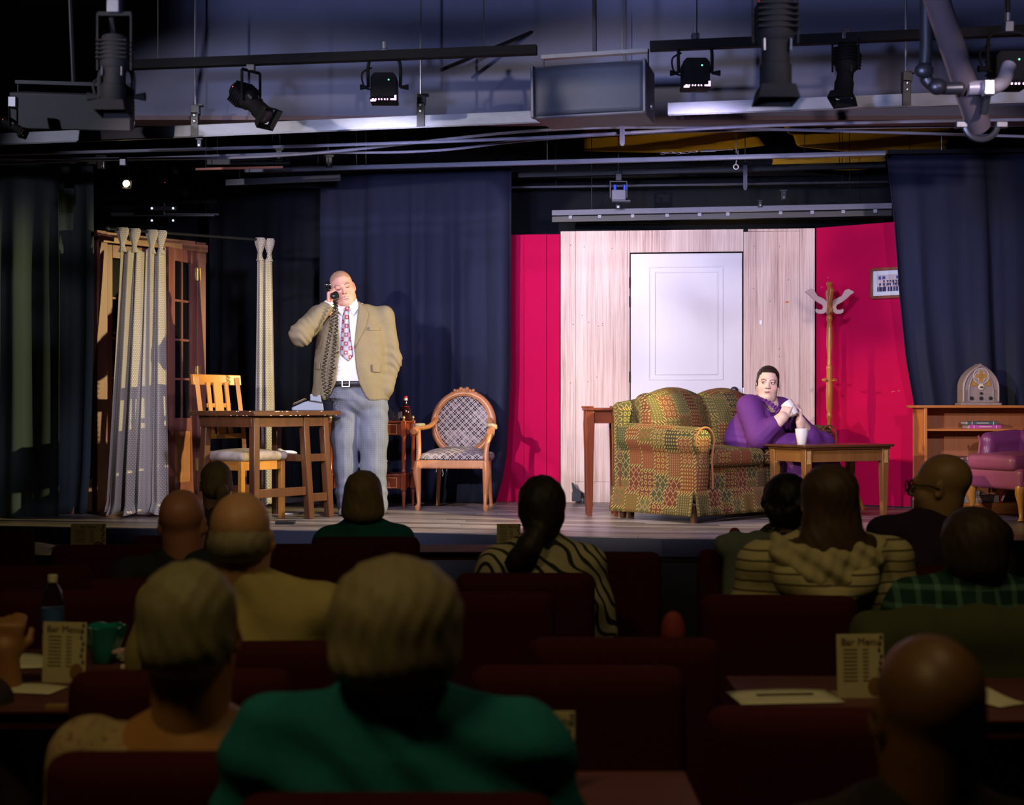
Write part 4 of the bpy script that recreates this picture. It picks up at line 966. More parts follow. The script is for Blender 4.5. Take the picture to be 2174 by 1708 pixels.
# ================================================================ stage furniture, right half
# ---------------------------------------------------------------- loveseat
def patchwork(name='patchwork_upholstery'):
    t = NT(name); uv = t.n('ShaderNodeUVMap'); q = t.xy(uv.outputs[0])
    U = t.math('ADD', q[0], 3.0); V = t.math('ADD', q[1], 3.0)
    cu = t.math('MULTIPLY', U, 8.3); iu = t.math('FLOOR', cu)
    wn = t.n('ShaderNodeTexWhiteNoise', noise_dimensions='1D'); t.link(iu, wn.inputs['W']); off = wn.outputs['Value']
    cv = t.math('ADD', t.math('MULTIPLY', V, 5.2), t.math('MULTIPLY', off, 3.0)); iv = t.math('FLOOR', cv)
    cb = t.n('ShaderNodeCombineXYZ'); t.link(iu, cb.inputs[0]); t.link(iv, cb.inputs[1])
    w2 = t.n('ShaderNodeTexWhiteNoise', noise_dimensions='2D'); t.link(cb.outputs[0], w2.inputs['Vector']); r = w2.outputs['Value']
    w3 = t.n('ShaderNodeTexWhiteNoise', noise_dimensions='3D'); c2 = t.n('ShaderNodeCombineXYZ'); t.link(iu, c2.inputs[0]); t.link(iv, c2.inputs[1]); c2.inputs[2].default_value = 7.3; t.link(c2.outputs[0], w3.inputs['Vector']); r2 = w3.outputs['Value']
    G = t.ramp(r, [(0, (.105, .088, .018)), (.15, (.17, .040, .018)), (.33, (.036, .046, .022)), (.47, (.085, .060, .018)), (.60, (.11, .016, .015)), (.76, (.10, .095, .032)), (.88, (.16, .05, .02)), (.95, (.028, .024, .018))], 'CONSTANT')
    Lc = t.ramp(r2, [(0, (.33, .27, .07)), (.4, (.34, .22, .10)), (.7, (.30, .065, .04)), (.85, (.22, .22, .10))], 'CONSTANT')
    a_ = t.math('FRACT', cu); b_ = t.math('FRACT', cv)
    def fr(x, k, o=0): return t.math('SUBTRACT', t.math('FRACT', t.math('ADD', t.math('MULTIPLY', x, k), o)), .5)
    x1, y1 = fr(U, 46), fr(V, 40); dots = t.math('LESS_THAN', t.math('ADD', t.math('MULTIPLY', x1, x1), t.math('MULTIPLY', y1, y1)), .07)
    x2, y2 = fr(U, 25), fr(V, 25); rr_ = t.math('SQRT', t.math('ADD', t.math('MULTIPLY', x2, x2), t.math('MULTIPLY', y2, y2)))
    ring = t.math('LESS_THAN', t.math('ABSOLUTE', t.math('SUBTRACT', rr_, .30)), .075)
    dm = t.math('ABSOLUTE', t.math('SUBTRACT', t.math('ADD', t.math('ABSOLUTE', fr(U, 20)), t.math('ABSOLUTE', fr(V, 16))), .42)); dia = t.math('LESS_THAN', dm, .07)
    st = t.math('GREATER_THAN', t.math('ABSOLUTE', fr(U, 52)), .33); dash = t.math('MULTIPLY', st, t.math('GREATER_THAN', fr(V, 60), -.1))
    s1 = t.math('LESS_THAN', r2, .25); s2 = t.math('LESS_THAN', r2, .5); s3 = t.math('LESS_THAN', r2, .75)
    m = t.math('ADD', t.math('MULTIPLY', s3, dia), t.math('MULTIPLY', t.math('SUBTRACT', 1, s3), dash))
    m = t.math('ADD', t.math('MULTIPLY', s2, ring), t.math('MULTIPLY', t.math('SUBTRACT', 1, s2), m))
    m = t.math('ADD', t.math('MULTIPLY', s1, dots), t.math('MULTIPLY', t.math('SUBTRACT', 1, s1), m))
    ed = t.math('GREATER_THAN', t.math('MAXIMUM', t.math('ABSOLUTE', t.math('SUBTRACT', a_, .5)), t.math('ABSOLUTE', t.math('SUBTRACT', b_, .5))), .455)
    ed2 = t.math('MULTIPLY', ed, t.math('GREATER_THAN', fr(t.math('ADD', U, V), 40), 0))
    c = t.mix(m, G, Lc); c = t.mix(ed, c, (.05, .035, .02)); c = t.mix(ed2, c, (.38, .27, .08))
    n = t.noise(t.coord(), 220, 2); c = t.mix(t.math('MULTIPLY', n, .6), c, (.075, .06, .025))
    t.base(c); t.bump(t.math('ADD', m, n), .25, .002); return t.done(.9, 0, .2)
M_patch = patchwork()
def boxuv(o):
    me = o.data; n = np.zeros(len(me.polygons)*3); me.polygons.foreach_get('normal', n); n = np.abs(n.reshape(-1, 3)); k = n.argmax(1)
    co = np.zeros(len(me.vertices)*3); me.vertices.foreach_get('co', co); co = co.reshape(-1, 3)
    vi = np.zeros(len(me.loops), np.int32); me.loops.foreach_get('vertex_index', vi); lt = np.zeros(len(me.polygons), np.int32); me.polygons.foreach_get('loop_total', lt)
    kk = np.repeat(k, lt); c = co[vi]; uv = np.where((kk == 0)[:, None], c[:, (1, 2)], np.where((kk == 1)[:, None], c[:, (0, 2)], c[:, (0, 1)]))
    me.uv_layers[0].data.foreach_set('uv', uv.ravel().astype(np.float32)); return o
sF = Vector((.67, -.742, 0)); sR = Vector((.742, .67, 0)); SFL = Vector((1.225, 9.40, ST))
SW, SDP = 1.58, .76
rz = math.atan2(sR.y, sR.x)
# local: x along the front to the right, -y to the front, origin front-left floor corner
t = T('loveseat', 'patchwork upholstered loveseat with rolled arms and a pleated skirt', 'sofa', SFL, rz)
def arm(x0, s):
    sd = SDF()
    sd.box((x0, .36, .34), (.075, .36, .20), .03, 0)
    sd.cone((x0-s*.02, .035, .555), (x0-s*.02, .66, .575), .098, .10, .03)
    sd.ell((x0, .01, .40), (.06, .03, .16), .03)
    sd.box((x0, -.16, .5), (.3, .13, .4), .005, .012, 's')
    return boxuv(sd.mesh('arm', .012, M_patch, t, smooth=2))
arm(.10, 1); arm(SW-.10, -1)
for x0, s in ((.08, 1), (SW-.08, -1)):
    B().tube([(x0+.096*math.cos(math.radians(an)), -.032, .555+.096*math.sin(math.radians(an))) for an in ([200-i*14 for i in range(17)] if s > 0 else [-20+i*14 for i in range(17)])]+[(x0+s*.075, -.03, .42), (x0+s*.085, -.028, .34), (x0+s*.09, -.026, .23)], .007, 6).build('arm_piping', mat('rust_piping', (.22, .09, .03), .8), t, True)
sd = SDF().box((SW/2, .40, .27), (SW/2-.06, .36, .12), .03, 0); boxuv(sd.mesh('seat_base', .014, M_patch, t, smooth=2))
for k in (0, 1):
    xc = .17+(SW-.34)*(k+.5)/2; hw = (SW-.34)/4-.006
    sd = SDF().box((xc, .33, .435), (hw, .34, .062), .045, 0).ell((xc, .33, .46), (hw*.95, .30, .065), .04); boxuv(sd.mesh('seat_cushion', .012, M_patch, t, smooth=3))
    sd = SDF(); Rm = RX(math.radians(-17))
    sd.box((xc, .60, .655), (hw+.03, .085, .24), .08, 0, R=Rm); sd.ell((xc+(-.0), .58, .70), (hw*.98, .13, .22), .06, R=Rm); sd.ell((xc+(.05 if k == 0 else -.05), .645, .84), (hw*.75, .09, .085), .05)
    boxuv(sd.mesh('back_cushion', .013, M_patch, t, smooth=3))
sd = SDF().box((SW/2, .735, .46), (SW/2-.01, .045, .36), .04, 0); sd.ell((SW/2, .735, .79), (SW/2-.10, .05, .09), .06); boxuv(sd.mesh('back', .014, M_patch, t, smooth=2))
def skirt(pts, nm='skirt'):
    b = B(); out = []
    for p, q, nrm in pts:
        p, q = Vector(p), Vector(q)
        for i in range(13): out.append((p.lerp(q, i/12), Vector(nrm)))
    def fn(u, v):
        i = min(int(u*(len(out)-1)), len(out)-2); f = u*(len(out)-1)-i; p = out[i][0].lerp(out[i+1][0], f); n = out[i][1]
        return p+n*(.010+.022*v+.005*math.sin(u*40)*v)+Vector((0, 0, .225-.175*v))
    return boxuv(b.grid(fn, 40, 6).build(nm, M_patch, t, True, solid=.006))
skirt([((.0, -.002, 0), (SW/2-.01, -.002, 0), (0, -1, 0))]); skirt([((SW/2+.01, -.002, 0), (SW, -.002, 0), (0, -1, 0))]); skirt([((.005, .76, 0), (.005, -.004, 0), (-1, 0, 0))]); skirt([((SW-.005, -.004, 0), (SW-.01, .76, 0), (1, 0, 0))])
for x, y in ((.05, .04), (SW-.05, .04), (.05, .70), (SW-.05, .70), (.13, .70)): B().beam((x, y, 0), (x, y, .12), .036, .036, .05).build('foot', W_dark, t, bev=.003)
# ---------------------------------------------------------------- tall console behind the loveseat
p0 = Vector((.562, 10.06, ST)); rz2 = math.pi/2
t = T('console_table', 'tall dark red wooden console standing behind the left end of the loveseat', 'console', p0, rz2)
W_con = wood('console_wood', (.10, .022, .010), (.20, .055, .022), .25, 10)
CD = .19; CL = .30
def cleg(x, y):
    b = B(); R = []
    for z, w_ in ((0, .030), (.05, .034), (.085, .046), (.10, .040), (.13, .043), (.45, .052), (.66, .064), (.70, .060), (.765, .060)):
        R.append([Vector((x+i*w_/2, y+j*w_/2, z)) for i, j in ((-1, -1), (1, -1), (1, 1), (-1, 1))])
    b.rings(R).build('leg', W_con, t, bev=.003)
for x in (0, CL):
    for y in (0, -CD): cleg(x, y)
B().box((CL/2, -CD/2, .735), (CL, CD-.02, .055)).build('apron', W_con, t, bev=.003)
for x in (0, CL): B().box((x, -CD/2, .715), (.03, CD-.06, .09)).build('end_apron', W_con, t, bev=.002)
B().box((CL/2, -CD/2, .772), (CL+.08, CD+.08, .022)).build('top', W_con, t, bev=.006)
for x in (-.01, CL+.01):
    for y in (.01, -CD-.01): B().box((x, y, .788), (.07, .07, .014)).build('corner_cap', W_con, t, bev=.004)
# ---------------------------------------------------------------- side table in front of the loveseat
A1 = Vector((2.002, 9.48, ST)); B1 = Vector((2.602, 9.76, ST)); rz = math.atan2(B1.y-A1.y, B1.x-A1.x)
t = T('side_table', 'small square wooden side table with a white mug in front of the loveseat', 'side table', A1, rz)
W_side = wood('side_table_wood', (.15, .060, .018), (.25, .115, .035), .3, 12)
LW, LD, LH = .66, .36, .53
for x in (0, LW):
    for y in (0, LD):
        B().beam((x, y, LH-.02), (x, y, 0), .058, .058, .034).build('leg', W_side, t, bev=.003)
        B().prism([(-.016, -.045), (.016, -.045), (.012, 0), (.016, .045), (-.016, .045), (-.012, 0)], .003, TR(x, y-.028, LH-.085) @ XZ).build('leg_inlay', mat('inlay_light', (.45, .28, .10), .4), t)
for y in (0, LD): B().box((LW/2, y, LH-.075), (LW-.05, .03, .085)).build('apron', W_side, t, bev=.002)
for x in (0, LW): B().box((x, LD/2, LH-.075), (.03, LD-.05, .085)).build('apron', W_side, t, bev=.002)
W_top = wood('side_table_top', (.06, .022, .010), (.12, .045, .018), .2, 10, (.1, 1, 1))
B().box((LW/2, LD/2, LH-.009), (LW+.11, LD+.11, .018)).build('top', W_top, t, bev=.006)
B().box((LW/2, LD/2, LH-.026), (LW+.07, LD+.07, .016)).build('top_moulding', W_top, t, bev=.004)
def mug(par, m=None):
    B().lathe([(.028, 0), (.030, .002), (.043, .07), (.046, .108), (.043, .108), (.040, .07), (.027, .008), (0, .007)], 28, M=m).build('cup_body', mat('mug_white', (.82, .82, .86), .22, 0, .03, 5, 0), par, True)
    q = m or Matrix.Identity(4)
    B().tube([q @ Vector(p) for p in catmull([(.038, 0, .085), (.066, 0, .085), (.076, 0, .06), (.064, 0, .034), (.034, 0, .028)], 5)], .006, 8).build('handle', MATS['mug_white'], par, True)
mp = P(1702, 942, 9.72); mp.z = ST+LH
t = T('white_mug', 'plain white mug standing on the wooden side table', 'mug', mp, math.radians(80), 'white mugs'); mug(t)
# ---------------------------------------------------------------- coat stand
cp = Vector(((1761-1087)/F_PX*10.88, 10.88, ST))
t = T('coat_stand', 'turned wooden coat stand with pale curved hooks against the red flat', 'coat stand', cp, 0)
W_coat = wood('coat_stand_wood', (.34, .12, .02), (.48, .20, .04), .28, 12)
zp = lambda y: .8-(y-860)/F_PX*10.88
prof = [(.020, .16), (.022, zp(925)), (.019, zp(905)), (.014, zp(893)), (.022, zp(885)), (.022, zp(880)), (.017, zp(874)), (.024, zp(868)), (.027, zp(830)), (.022, zp(790)), (.025, zp(782)), (.025, zp(778)), (.017, zp(774)), (.019, zp(768)), (.015, zp(760)), (.025, zp(730)), (.022, zp(700)), (.018, zp(686)), (.014, zp(684)), (.023, zp(678)), (.023, zp(672)), (.014, zp(667))]
B().lathe(prof, 24).build('turned_post', W_coat, t, True)
B().box((0, 0, (zp(667)+zp(615))/2), (.042, .042, zp(615)-zp(667))).build('hook_block', W_coat, t, bev=.004)
B().lathe([(.012, zp(615)), (.018, zp(612)), (.012, zp(610)), (.022, zp(605)), (.026, zp(602.5)), (.022, zp(599)), (.004, zp(597))], 20).build('finial', W_coat, t, True)
M_hook = mat('hook_pale', (.60, .42, .38), .45, 0, .08)
for k, an in enumerate((0, 90, 180, 270)):
    A = RZ(math.radians(an+(4 if k % 2 == 0 else -6)))
    up_ = catmull([(.022, zp(655), 0), (.055, zp(648), 0), (.105, zp(636), 0), (.150, zp(620), 0), (.185, zp(616), 0)], 5)
    pts = [A @ Vector((.03, 0, zp(664))), A @ Vector((.075, 0, zp(664)))]
    outl = [(.020, zp(640)), (.045, zp(634)), (.095, zp(628)), (.125, zp(615)), (.150, zp(612.5)), (.195, zp(619)), (.188, zp(622)), (.160, zp(627)), (.135, zp(634)), (.10, zp(641)), (.060, zp(647)), (.050, zp(652)), (.060, zp(657)), (.090, zp(657)), (.105, zp(655)), (.112, zp(657)), (.108, zp(663)), (.085, zp(666)), (.05, zp(666)), (.026, zp(662)), (.018, zp(650))]
    B().prism(outl, .020, A @ TR(0, .010, 0) @ XZ).build('coat_hook', M_hook if k in (0, 2) else W_coat, t, bev=.004)
    A2 = RZ(math.radians(an+40)); B().tube([A2 @ Vector((.02, 0, zp(808))), A2 @ Vector((.05, 0, zp(807))), A2 @ Vector((.062, 0, zp(806)))], [.007, .008, .014], 10).build('peg', W_coat, t, True)
    A3 = RZ(math.radians(an+45)); B().tube([A3 @ Vector(p) for p in catmull([(.015, 0, .24), (.10, 0, .25), (.20, 0, .17), (.27, 0, .06), (.30, 0, .0)], 5)], .020, 8, sq=.7).build('foot', W_coat, t, True)
# ---------------------------------------------------------------- bookcase
x0p = P(1954, 1092, 10.22)
t = T('bookcase', 'low orange brown open bookcase at the right with books and the old radio', 'bookcase', Vector((x0p.x, 10.22, ST)), 0)
W_bk = wood('bookcase_wood', (.40, .13, .030), (.60, .24, .06), .35, 9, (.08, 1, 1)); W_bkv = wood('bookcase_wood_v', (.42, .13, .025), (.62, .25, .05), .35, 9)
BW, BD, BH = 1.05, .27, .80
B().box((BW/2, BD/2, BH-.009), (BW+.05, BD+.02, .018)).build('top', W_bk, t, bev=.002)
for x in (.04, BW-.02): B().box((x, BD/2, (BH-.02)/2), (.022, BD, BH-.02)).build('side_panel', W_bkv, t, bev=.002)
for z in (.62, .33, .075): B().box((BW/2+.01, BD/2, z), (BW-.07, BD-.01, .018)).build('shelf', W_bk, t, bev=.002)
B().box((BW/2, .02, .035), (BW-.06, .02, .066)).build('plinth', W_bk, t, bev=.003)
B().box((BW/2, BD-.005, BH/2), (BW-.04, .008, BH-.03)).build('back_panel', wood('bookcase_back', (.30, .10, .04), (.45, .17, .07), .5), t)
def book(px, z, w_, h_, d_, col, label, rot=None, vertical=False, dy=.03):
    x = (px-1087)/F_PX*(10.22+dy)-x0p.x
    b = T('book', label, 'book', Vector((x0p.x+x, 10.22+dy, ST+z)), 0, 'books in the bookcase')
    if rot: b.rotation_euler = (0, rot, 0)
    c = mat('book_%02d%02d%02d' % tuple(int(k*99) for k in col), col, .5)
    if not vertical:
        B().box((w_/2, d_/2, h_/2), (w_-.006, d_-.006, h_-.006)).build('pages', mat('page_cream', (.55, .5, .42), .8), b)
        for z_ in (.0015, h_-.0015): B().box((w_/2, d_/2, z_), (w_, d_, .003)).build('cover', c, b, bev=.001)
        B().box((w_/2, .0015, h_/2), (w_, .003, h_)).build('spine', c, b, bev=.001)
        for q in (.15, .85): B().box((w_*q, -.0005, h_/2), (.006, .002, h_*.9)).build('spine_band', mat('band_gold', (.6, .5, .4), .5), b)
        B().box((w_*.5, -.0005, h_/2), (w_*.4, .002, h_*.25)).build('spine_title', MATS['band_gold'], b)
    else:
        B().box((w_/2, d_/2, h_/2), (w_-.006, d_-.006, h_-.008)).build('pages', mat('page_cream', (.55, .5, .42), .8), b)
        for x_ in (.0015, w_-.0015): B().box((x_, d_/2, h_/2), (.003, d_, h_)).build('cover', c, b, bev=.001)
        B().box((w_/2, .0015, h_/2), (w_, .003, h_)).build('spine', c, b, bev=.001)
        B().box((w_/2, -.0005, h_*.25), (w_*.5, .002, h_*.3)).build('spine_title', mat('page_white', (.8, .7, .7), .6), b)
    return b
book(2058, .629, .235, .028, .17, (.50, .06, .40), 'magenta hardback lying flat on the top shelf of the bookcase'); book(2054, .657, .225, .026, .16, (.06, .10, .11), 'dark patterned book lying on top of the magenta hardback')
book(1982, .339, .31, .055, .18, (.11, .11, .14), 'thick charcoal book lying on the middle shelf of the bookcase'); book(2002, .394, .21, .028, .17, (.16, .05, .06), 'maroon book lying on the thick charcoal book')
book(2046, .084, .26, .055, .18, (.34, .30, .26), 'pale worn encyclopedia volume lying on the bottom shelf'); book(2046, .139, .13, .035, .16, (.20, .22, .27), 'grey blue book lying on the pale encyclopedia volume')
book(2121, .084, .026, .20, .15, (.50, .01, .06), 'red book leaning on the bottom shelf behind the purple armchair', math.radians(22), True)
# ---------------------------------------------------------------- cathedral radio
rx = (2078-1087)/F_PX*10.32
t = T('cathedral_radio', 'grey brown cathedral radio with a clover cut grille on the bookcase', 'radio', Vector((rx, 10.27, ST+.80)), math.radians(-4))
M_rad = wood('radio_wood', (.20, .15, .15), (.34, .27, .27), .35, 14); M_cloth = mat('grille_cloth', (.36, .18, .04), .8, 0, .25, 90)
def gothic(w_, h_, base, n=10):
    p = [(w_/2, base)]
    for i in range(n+1):
        a = i/n; ang = a*math.radians(64); R_ = w_*1.0; p.append((-w_/2+R_*math.cos(ang)*1.0, h_*.42+(h_*.58)*math.sin(ang)/math.sin(math.radians(64))))
    l = [(-x, y) for x, y in p[::-1]]; p[-1] = (0, h_); return p+l[1:]
B().prism(gothic(.265, .31, .018), .17, TR(0, .17, 0) @ XZ).build('cabinet', M_rad, t, bev=.005)
B().box((0, .082, .009), (.29, .20, .018)).build('plinth', M_rad, t, bev=.004)
B().tube([(x, -.004, y) for x, y in gothic(.25, .296, .03)], .007, 8).build('front_bead', M_rad, t, True)
B().tube([(x, -.004, y) for x, y in gothic(.175, .265, .03)], .005, 8).build('inner_bead', M_rad, t, True)
zc = .215
B().lathe([(.056, 0), (.056, .004)], 32, M=TR(0, -.001, zc) @ RX(math.pi/2)).build('rosette_cloth', M_rad, t)
for k in range(4): B().lathe([(.020, 0), (.020, .003)], 20, M=TR(.024*math.cos(k*math.pi/2), -.005, zc+.024*math.sin(k*math.pi/2)) @ RX(math.pi/2)).build('clover_cloth', M_cloth, t)
B().tube([(.056*math.cos(a), -.006, zc+.056*math.sin(a)) for a in [i*.196 for i in range(32)]], .005, 6, True).build('rosette_ring', mat('radio_trim', (.45, .38, .40), .4), t, True)
for k in range(4): B().tube([(.026*math.cos(k*math.pi/2)+.021*math.cos(a), -.007, zc+.026*math.sin(k*math.pi/2)+.021*math.sin(a)) for a in [k*math.pi/2-2.2+i*.44 for i in range(11)]], .003, 6).build('clover_ring', MATS['radio_trim'], t, True)
for s in (-1, 1): B().prism([(s*.028, .145), (s*.068, .14), (s*.070, .165), (s*.055, .195), (s*.038, .175)], .003, TR(0, -.003, 0) @ XZ).build('side_cloth', M_cloth, t)
B().lathe([(.024, 0), (.024, .006), (.020, .008)], 6, M=TR(0, -.002, .135) @ RX(math.pi/2)).build('dial_plate', mat('dial_ivory', (.62, .55, .42), .4), t)
B().box((.002, -.012, .133), (.022, .003, .012)).build('dial_window', M_black, t)
for x, z, r in ((-.068, .052, .012), (0, .052, .012), (.068, .052, .012), (0, .088, .009)): B().lathe([(r*1.2, 0), (r, .012), (r*.7, .016)], 14, M=TR(x, -.002, z) @ RX(math.pi/2)).build('knob', mat('knob_black', (.02, .02, .03), .25), t, True)
for s in (-1, 1):
    for i in range(6): B().box((s*(.098+i*.006), -.003, .07), (.003, .006, .09)).build('flute', M_rad, t)
B().box((0, -.004, .012), (.05, .004, .012)).build('name_plate', mat('plate_ivory', (.6, .5, .35), .4), t)
# ---------------------------------------------------------------- purple wing armchair
t = T('purple_armchair', 'purple leather armchair with cabriole legs cut by the right edge', 'armchair', Vector((P(2150, 1092, 10.05).x, 9.88, ST)), math.radians(-66))
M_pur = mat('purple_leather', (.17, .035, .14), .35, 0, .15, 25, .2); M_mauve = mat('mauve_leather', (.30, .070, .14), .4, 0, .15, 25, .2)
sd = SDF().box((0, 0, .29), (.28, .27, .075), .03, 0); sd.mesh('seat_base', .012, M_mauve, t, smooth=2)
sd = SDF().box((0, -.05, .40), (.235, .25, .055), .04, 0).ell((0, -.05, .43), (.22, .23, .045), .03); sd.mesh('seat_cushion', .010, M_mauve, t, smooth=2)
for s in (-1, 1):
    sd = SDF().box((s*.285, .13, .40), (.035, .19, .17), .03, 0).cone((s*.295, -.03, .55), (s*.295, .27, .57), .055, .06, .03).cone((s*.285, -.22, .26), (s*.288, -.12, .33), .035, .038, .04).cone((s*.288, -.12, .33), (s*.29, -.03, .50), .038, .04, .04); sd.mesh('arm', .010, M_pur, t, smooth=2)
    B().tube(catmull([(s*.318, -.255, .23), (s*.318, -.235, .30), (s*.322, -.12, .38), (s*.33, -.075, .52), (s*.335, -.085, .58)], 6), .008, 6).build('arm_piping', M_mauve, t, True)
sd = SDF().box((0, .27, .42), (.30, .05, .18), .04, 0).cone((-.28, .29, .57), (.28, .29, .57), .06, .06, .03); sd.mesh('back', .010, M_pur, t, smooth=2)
for x, y in ((-.24, -.23), (.24, -.23), (-.24, .25), (.24, .25)):
    B().tube([(x, y, .235), (x*1.03, y*1.05, .19), (x*1.0, y*1.0, .11), (x*1.02, y*1.02, .03), (x*1.05, y*1.06, .0)], [.044, .042, .024, .017, .026], 12).build('leg', W_honey, t, True)
# ================================================================ people on the stage
def head_sdf(s, M, jaw=1.0, chin2=.0, nose=1.0, lid=True, mouth=.0, ear=1.0, neck=.062, necklen=.17, nk=None):
    s.M = M
    s.ell((0, .018, .036), (.077, .096, .084), 0)
    s.ell((0, -.030, -.030), (.062*jaw, .062, .088), .03)
    s.ell((0, -.02, -.065), (.062*jaw, .060, .052), .03)
    for k in (-1, 1):
        s.ell((k*.040*jaw, -.055, -.034), (.026, .024, .026), .02)
        s.ell((k*.080, .012, -.008), (.008*ear, .018*ear, .031*ear), .006, R=RZ(k*.45) @ RX(-.15))
        s.ell((k*.086, .010, -.008), (.004, .009, .018), .004, 's')
    s.cone((-.040, -.080, .020), (.040, -.080, .020), .013, .013, .016)
    s.ell((0, -.075, -.102), (.026*jaw, .024, .020), .02)
    if chin2: s.ell((0, -.035, -.112), (.056*jaw, .050, .030*chin2+.012), .025)
    for k in (-1, 1): s.ell((k*.031, -.101, .004), (.017, .014, .011), .010, 's')
    for k in (-1, 1): s.ell((k*.031, -.083, .003), (.0155, .0125, .0105), .004)
    s.cone((0, -.088, .010), (0, -.109*nose, -.026), .0085, .0125, .010); 
    for k in (-1, 1): s.ell((k*.012, -.098, -.030), (.009, .011, .008), .006); s.ell((k*.008, -.106, -.038), (.0035, .006, .003), .002, 's')
    s.cone((-.021, -.086, -.062), (0, -.094, -.059), .0055, .0065, .006); s.cone((.021, -.086, -.062), (0, -.094, -.059), .0055, .0065, .006)
    s.cone((-.018, -.087, -.074-mouth), (.018, -.087, -.074-mouth), .0075, .0075, .006)
    s.cone((-.021, -.094, -.0665-mouth*.5), (.021, -.094, -.0665-mouth*.5), .0022+mouth*.35, .0022+mouth*.35, .002, 's')
    s.cone((0, .022, -.05), nk or (0, .040, -.05-necklen), neck, neck*1.08, .03)
    s.M = None
def loc(V, M):
    I = np.array(M.inverted()); return V @ I[:3, :3].T+I[:3, 3]
def head_col(V, M, skin, hair=None, hairfn=None, brow=(.10, .05, .03), lips=(.45, .14, .13), eyes='open', look=0., cheek=.5, mouth=.0, teeth=False, base=None):
    q = loc(V, M); C = np.tile(np.array(skin, float), (len(V), 1)) if base is None else base
    x, y, z = q.T; inh = (np.abs(x) < .12) & (np.abs(z) < .16) & (np.abs(y) < .16); fr = inh & (y < -.03)
    def mixin(m, c, a=1.0): C[m] = C[m]*(1-a)+np.array(c)*a
    for k in (-1, 1): mixin(fr & (((x-k*.042)**2+(z+.034)**2) < .022**2), (skin[0]*1.0, skin[1]*.66, skin[2]*.66), cheek*.5)
    mixin(fr & (x**2+(z+.028)**2 < .014**2) & (y < -.09), (skin[0], skin[1]*.75, skin[2]*.75), .5)
    for k in (-1, 1):
        bx = x*k; zb = .021+.006*np.sin(np.clip((bx-.014)/.036, 0, 1)*3.0)
        mixin(fr & (bx > .012) & (bx < .052) & (np.abs(z-zb) < .0042), brow, .85)
        ex = x-k*.031; ez = z-.003
        if eyes == 'open':
            op = fr & (ex**2/.0145**2+ez**2/.0066**2 < 1) & (y < -.075); mixin(op, (.75, .72, .70))
            mixin(op & ((ex-look)**2+ez**2 < .0056**2), (.05, .035, .025))
            mixin(fr & (np.abs(ex) < .016) & (np.abs(ez-.0065+ex**2*14) < .0026), (.04, .025, .02), .9)
        else:
            mixin(fr & (ex**2/.017**2+ez**2/.0105**2 < 1), (skin[0]*.80, skin[1]*.62, skin[2]*.60), .6)
            mixin(fr & (np.abs(ex) < .0145) & (np.abs(ez+.0045-ex**2*12) < .0026), (.06, .03, .025), .9)
    mixin(fr & (np.abs(x) < .024-np.abs(z+.062)*.6) & (z < -.056) & (z > -.079-mouth) & (y < -.078), lips, .8)
    mm = fr & (np.abs(x) < .019) & (np.abs(z+.0665+mouth*.5) < .0028+mouth*.45) & (y < -.07); mixin(mm, (.20, .05, .05), .9)
    if teeth: mixin(mm & (z > -.0665-mouth*.5), (.75, .70, .66), .95)
    for k in (-1, 1): mixin(fr & ((x-k*.009)**2+(z+.038)**2 < .0042**2) & (y < -.085), (.15, .04, .03), .9)
    if hairfn is not None: hm, ha = hairfn(x, y, z); C[hm & inh] = C[hm & inh]*(1-ha)+np.array(hair)*ha
    return C
def hand_sdf(s, M, curl=(.9, 1.1, .8), sx=1, spread=.0, thumb=((.030, .018, -.006), (.052, .045, -.014), (.054, .075, -.028)), sc=1.0):
    s.M = M @ Matrix.Scale(sc, 4) if sc != 1 else M
    s.cone((0, -.05, 0), (0, .01, 0), .028, .026, .012)
    s.box((0, .046, 0), (.038, .046, .0135), .012, .012)
    s.ell((sx*.022, .028, -.008), (.018, .030, .014), .012)
    for i, (bx, L, r) in enumerate(((.029, (.040, .024, .020), .0092), (.0100, (.044, .028, .021), .0095), (-.0095, (.041, .026, .020), .0092), (-.0285, (.032, .019, .018), .0082))):
        c = curl[i] if isinstance(curl[0], (tuple, list)) else curl
        p = np.array((sx*bx, .088-.004*i*(i > 1), 0)); a = 0; pts = [p]
        for k in range(3):
            a += c[k]; d = np.array((sx*bx*spread*8, math.cos(a), -math.sin(a))); p = p+d*L[k]; pts.append(p)
        s.chain(pts, [r*1.05, r, r*.92, r*.80], .005)
    t = [(sx*x, y, z) for x, y, z in thumb]; s.chain([(sx*.018, .008, -.004)]+t, [.0145, .013, .0115, .0095], .008)
    s.M = None
def frame3(o, y, z):
    y = Vector(y).normalized(); z = Vector(z); z = (z-y*z.dot(y)).normalized(); x = y.cross(z)
    M = Matrix((x, y, z)).transposed().to_4x4(); M.translation = Vector(o); return M
def join(name, objs, parent):
    bm = bmesh.new(); m = objs[0].data.materials[0]
    for o in objs: bm.from_mesh(o.data)
    me = bpy.data.meshes.new(name); bm.to_mesh(me); bm.free(); me.materials.append(m)
    for o in objs: d = o.data; bpy.data.objects.remove(o); bpy.data.meshes.remove(d)
    o = bpy.data.objects.new(name, me); COL.objects.link(o); o.parent = parent
    d = o.modifiers.new('smooth', 'SMOOTH'); d.iterations = 1; d.factor = .4; return o
M_skin = vcol('skin', .48, .08, .12, 160, .35)
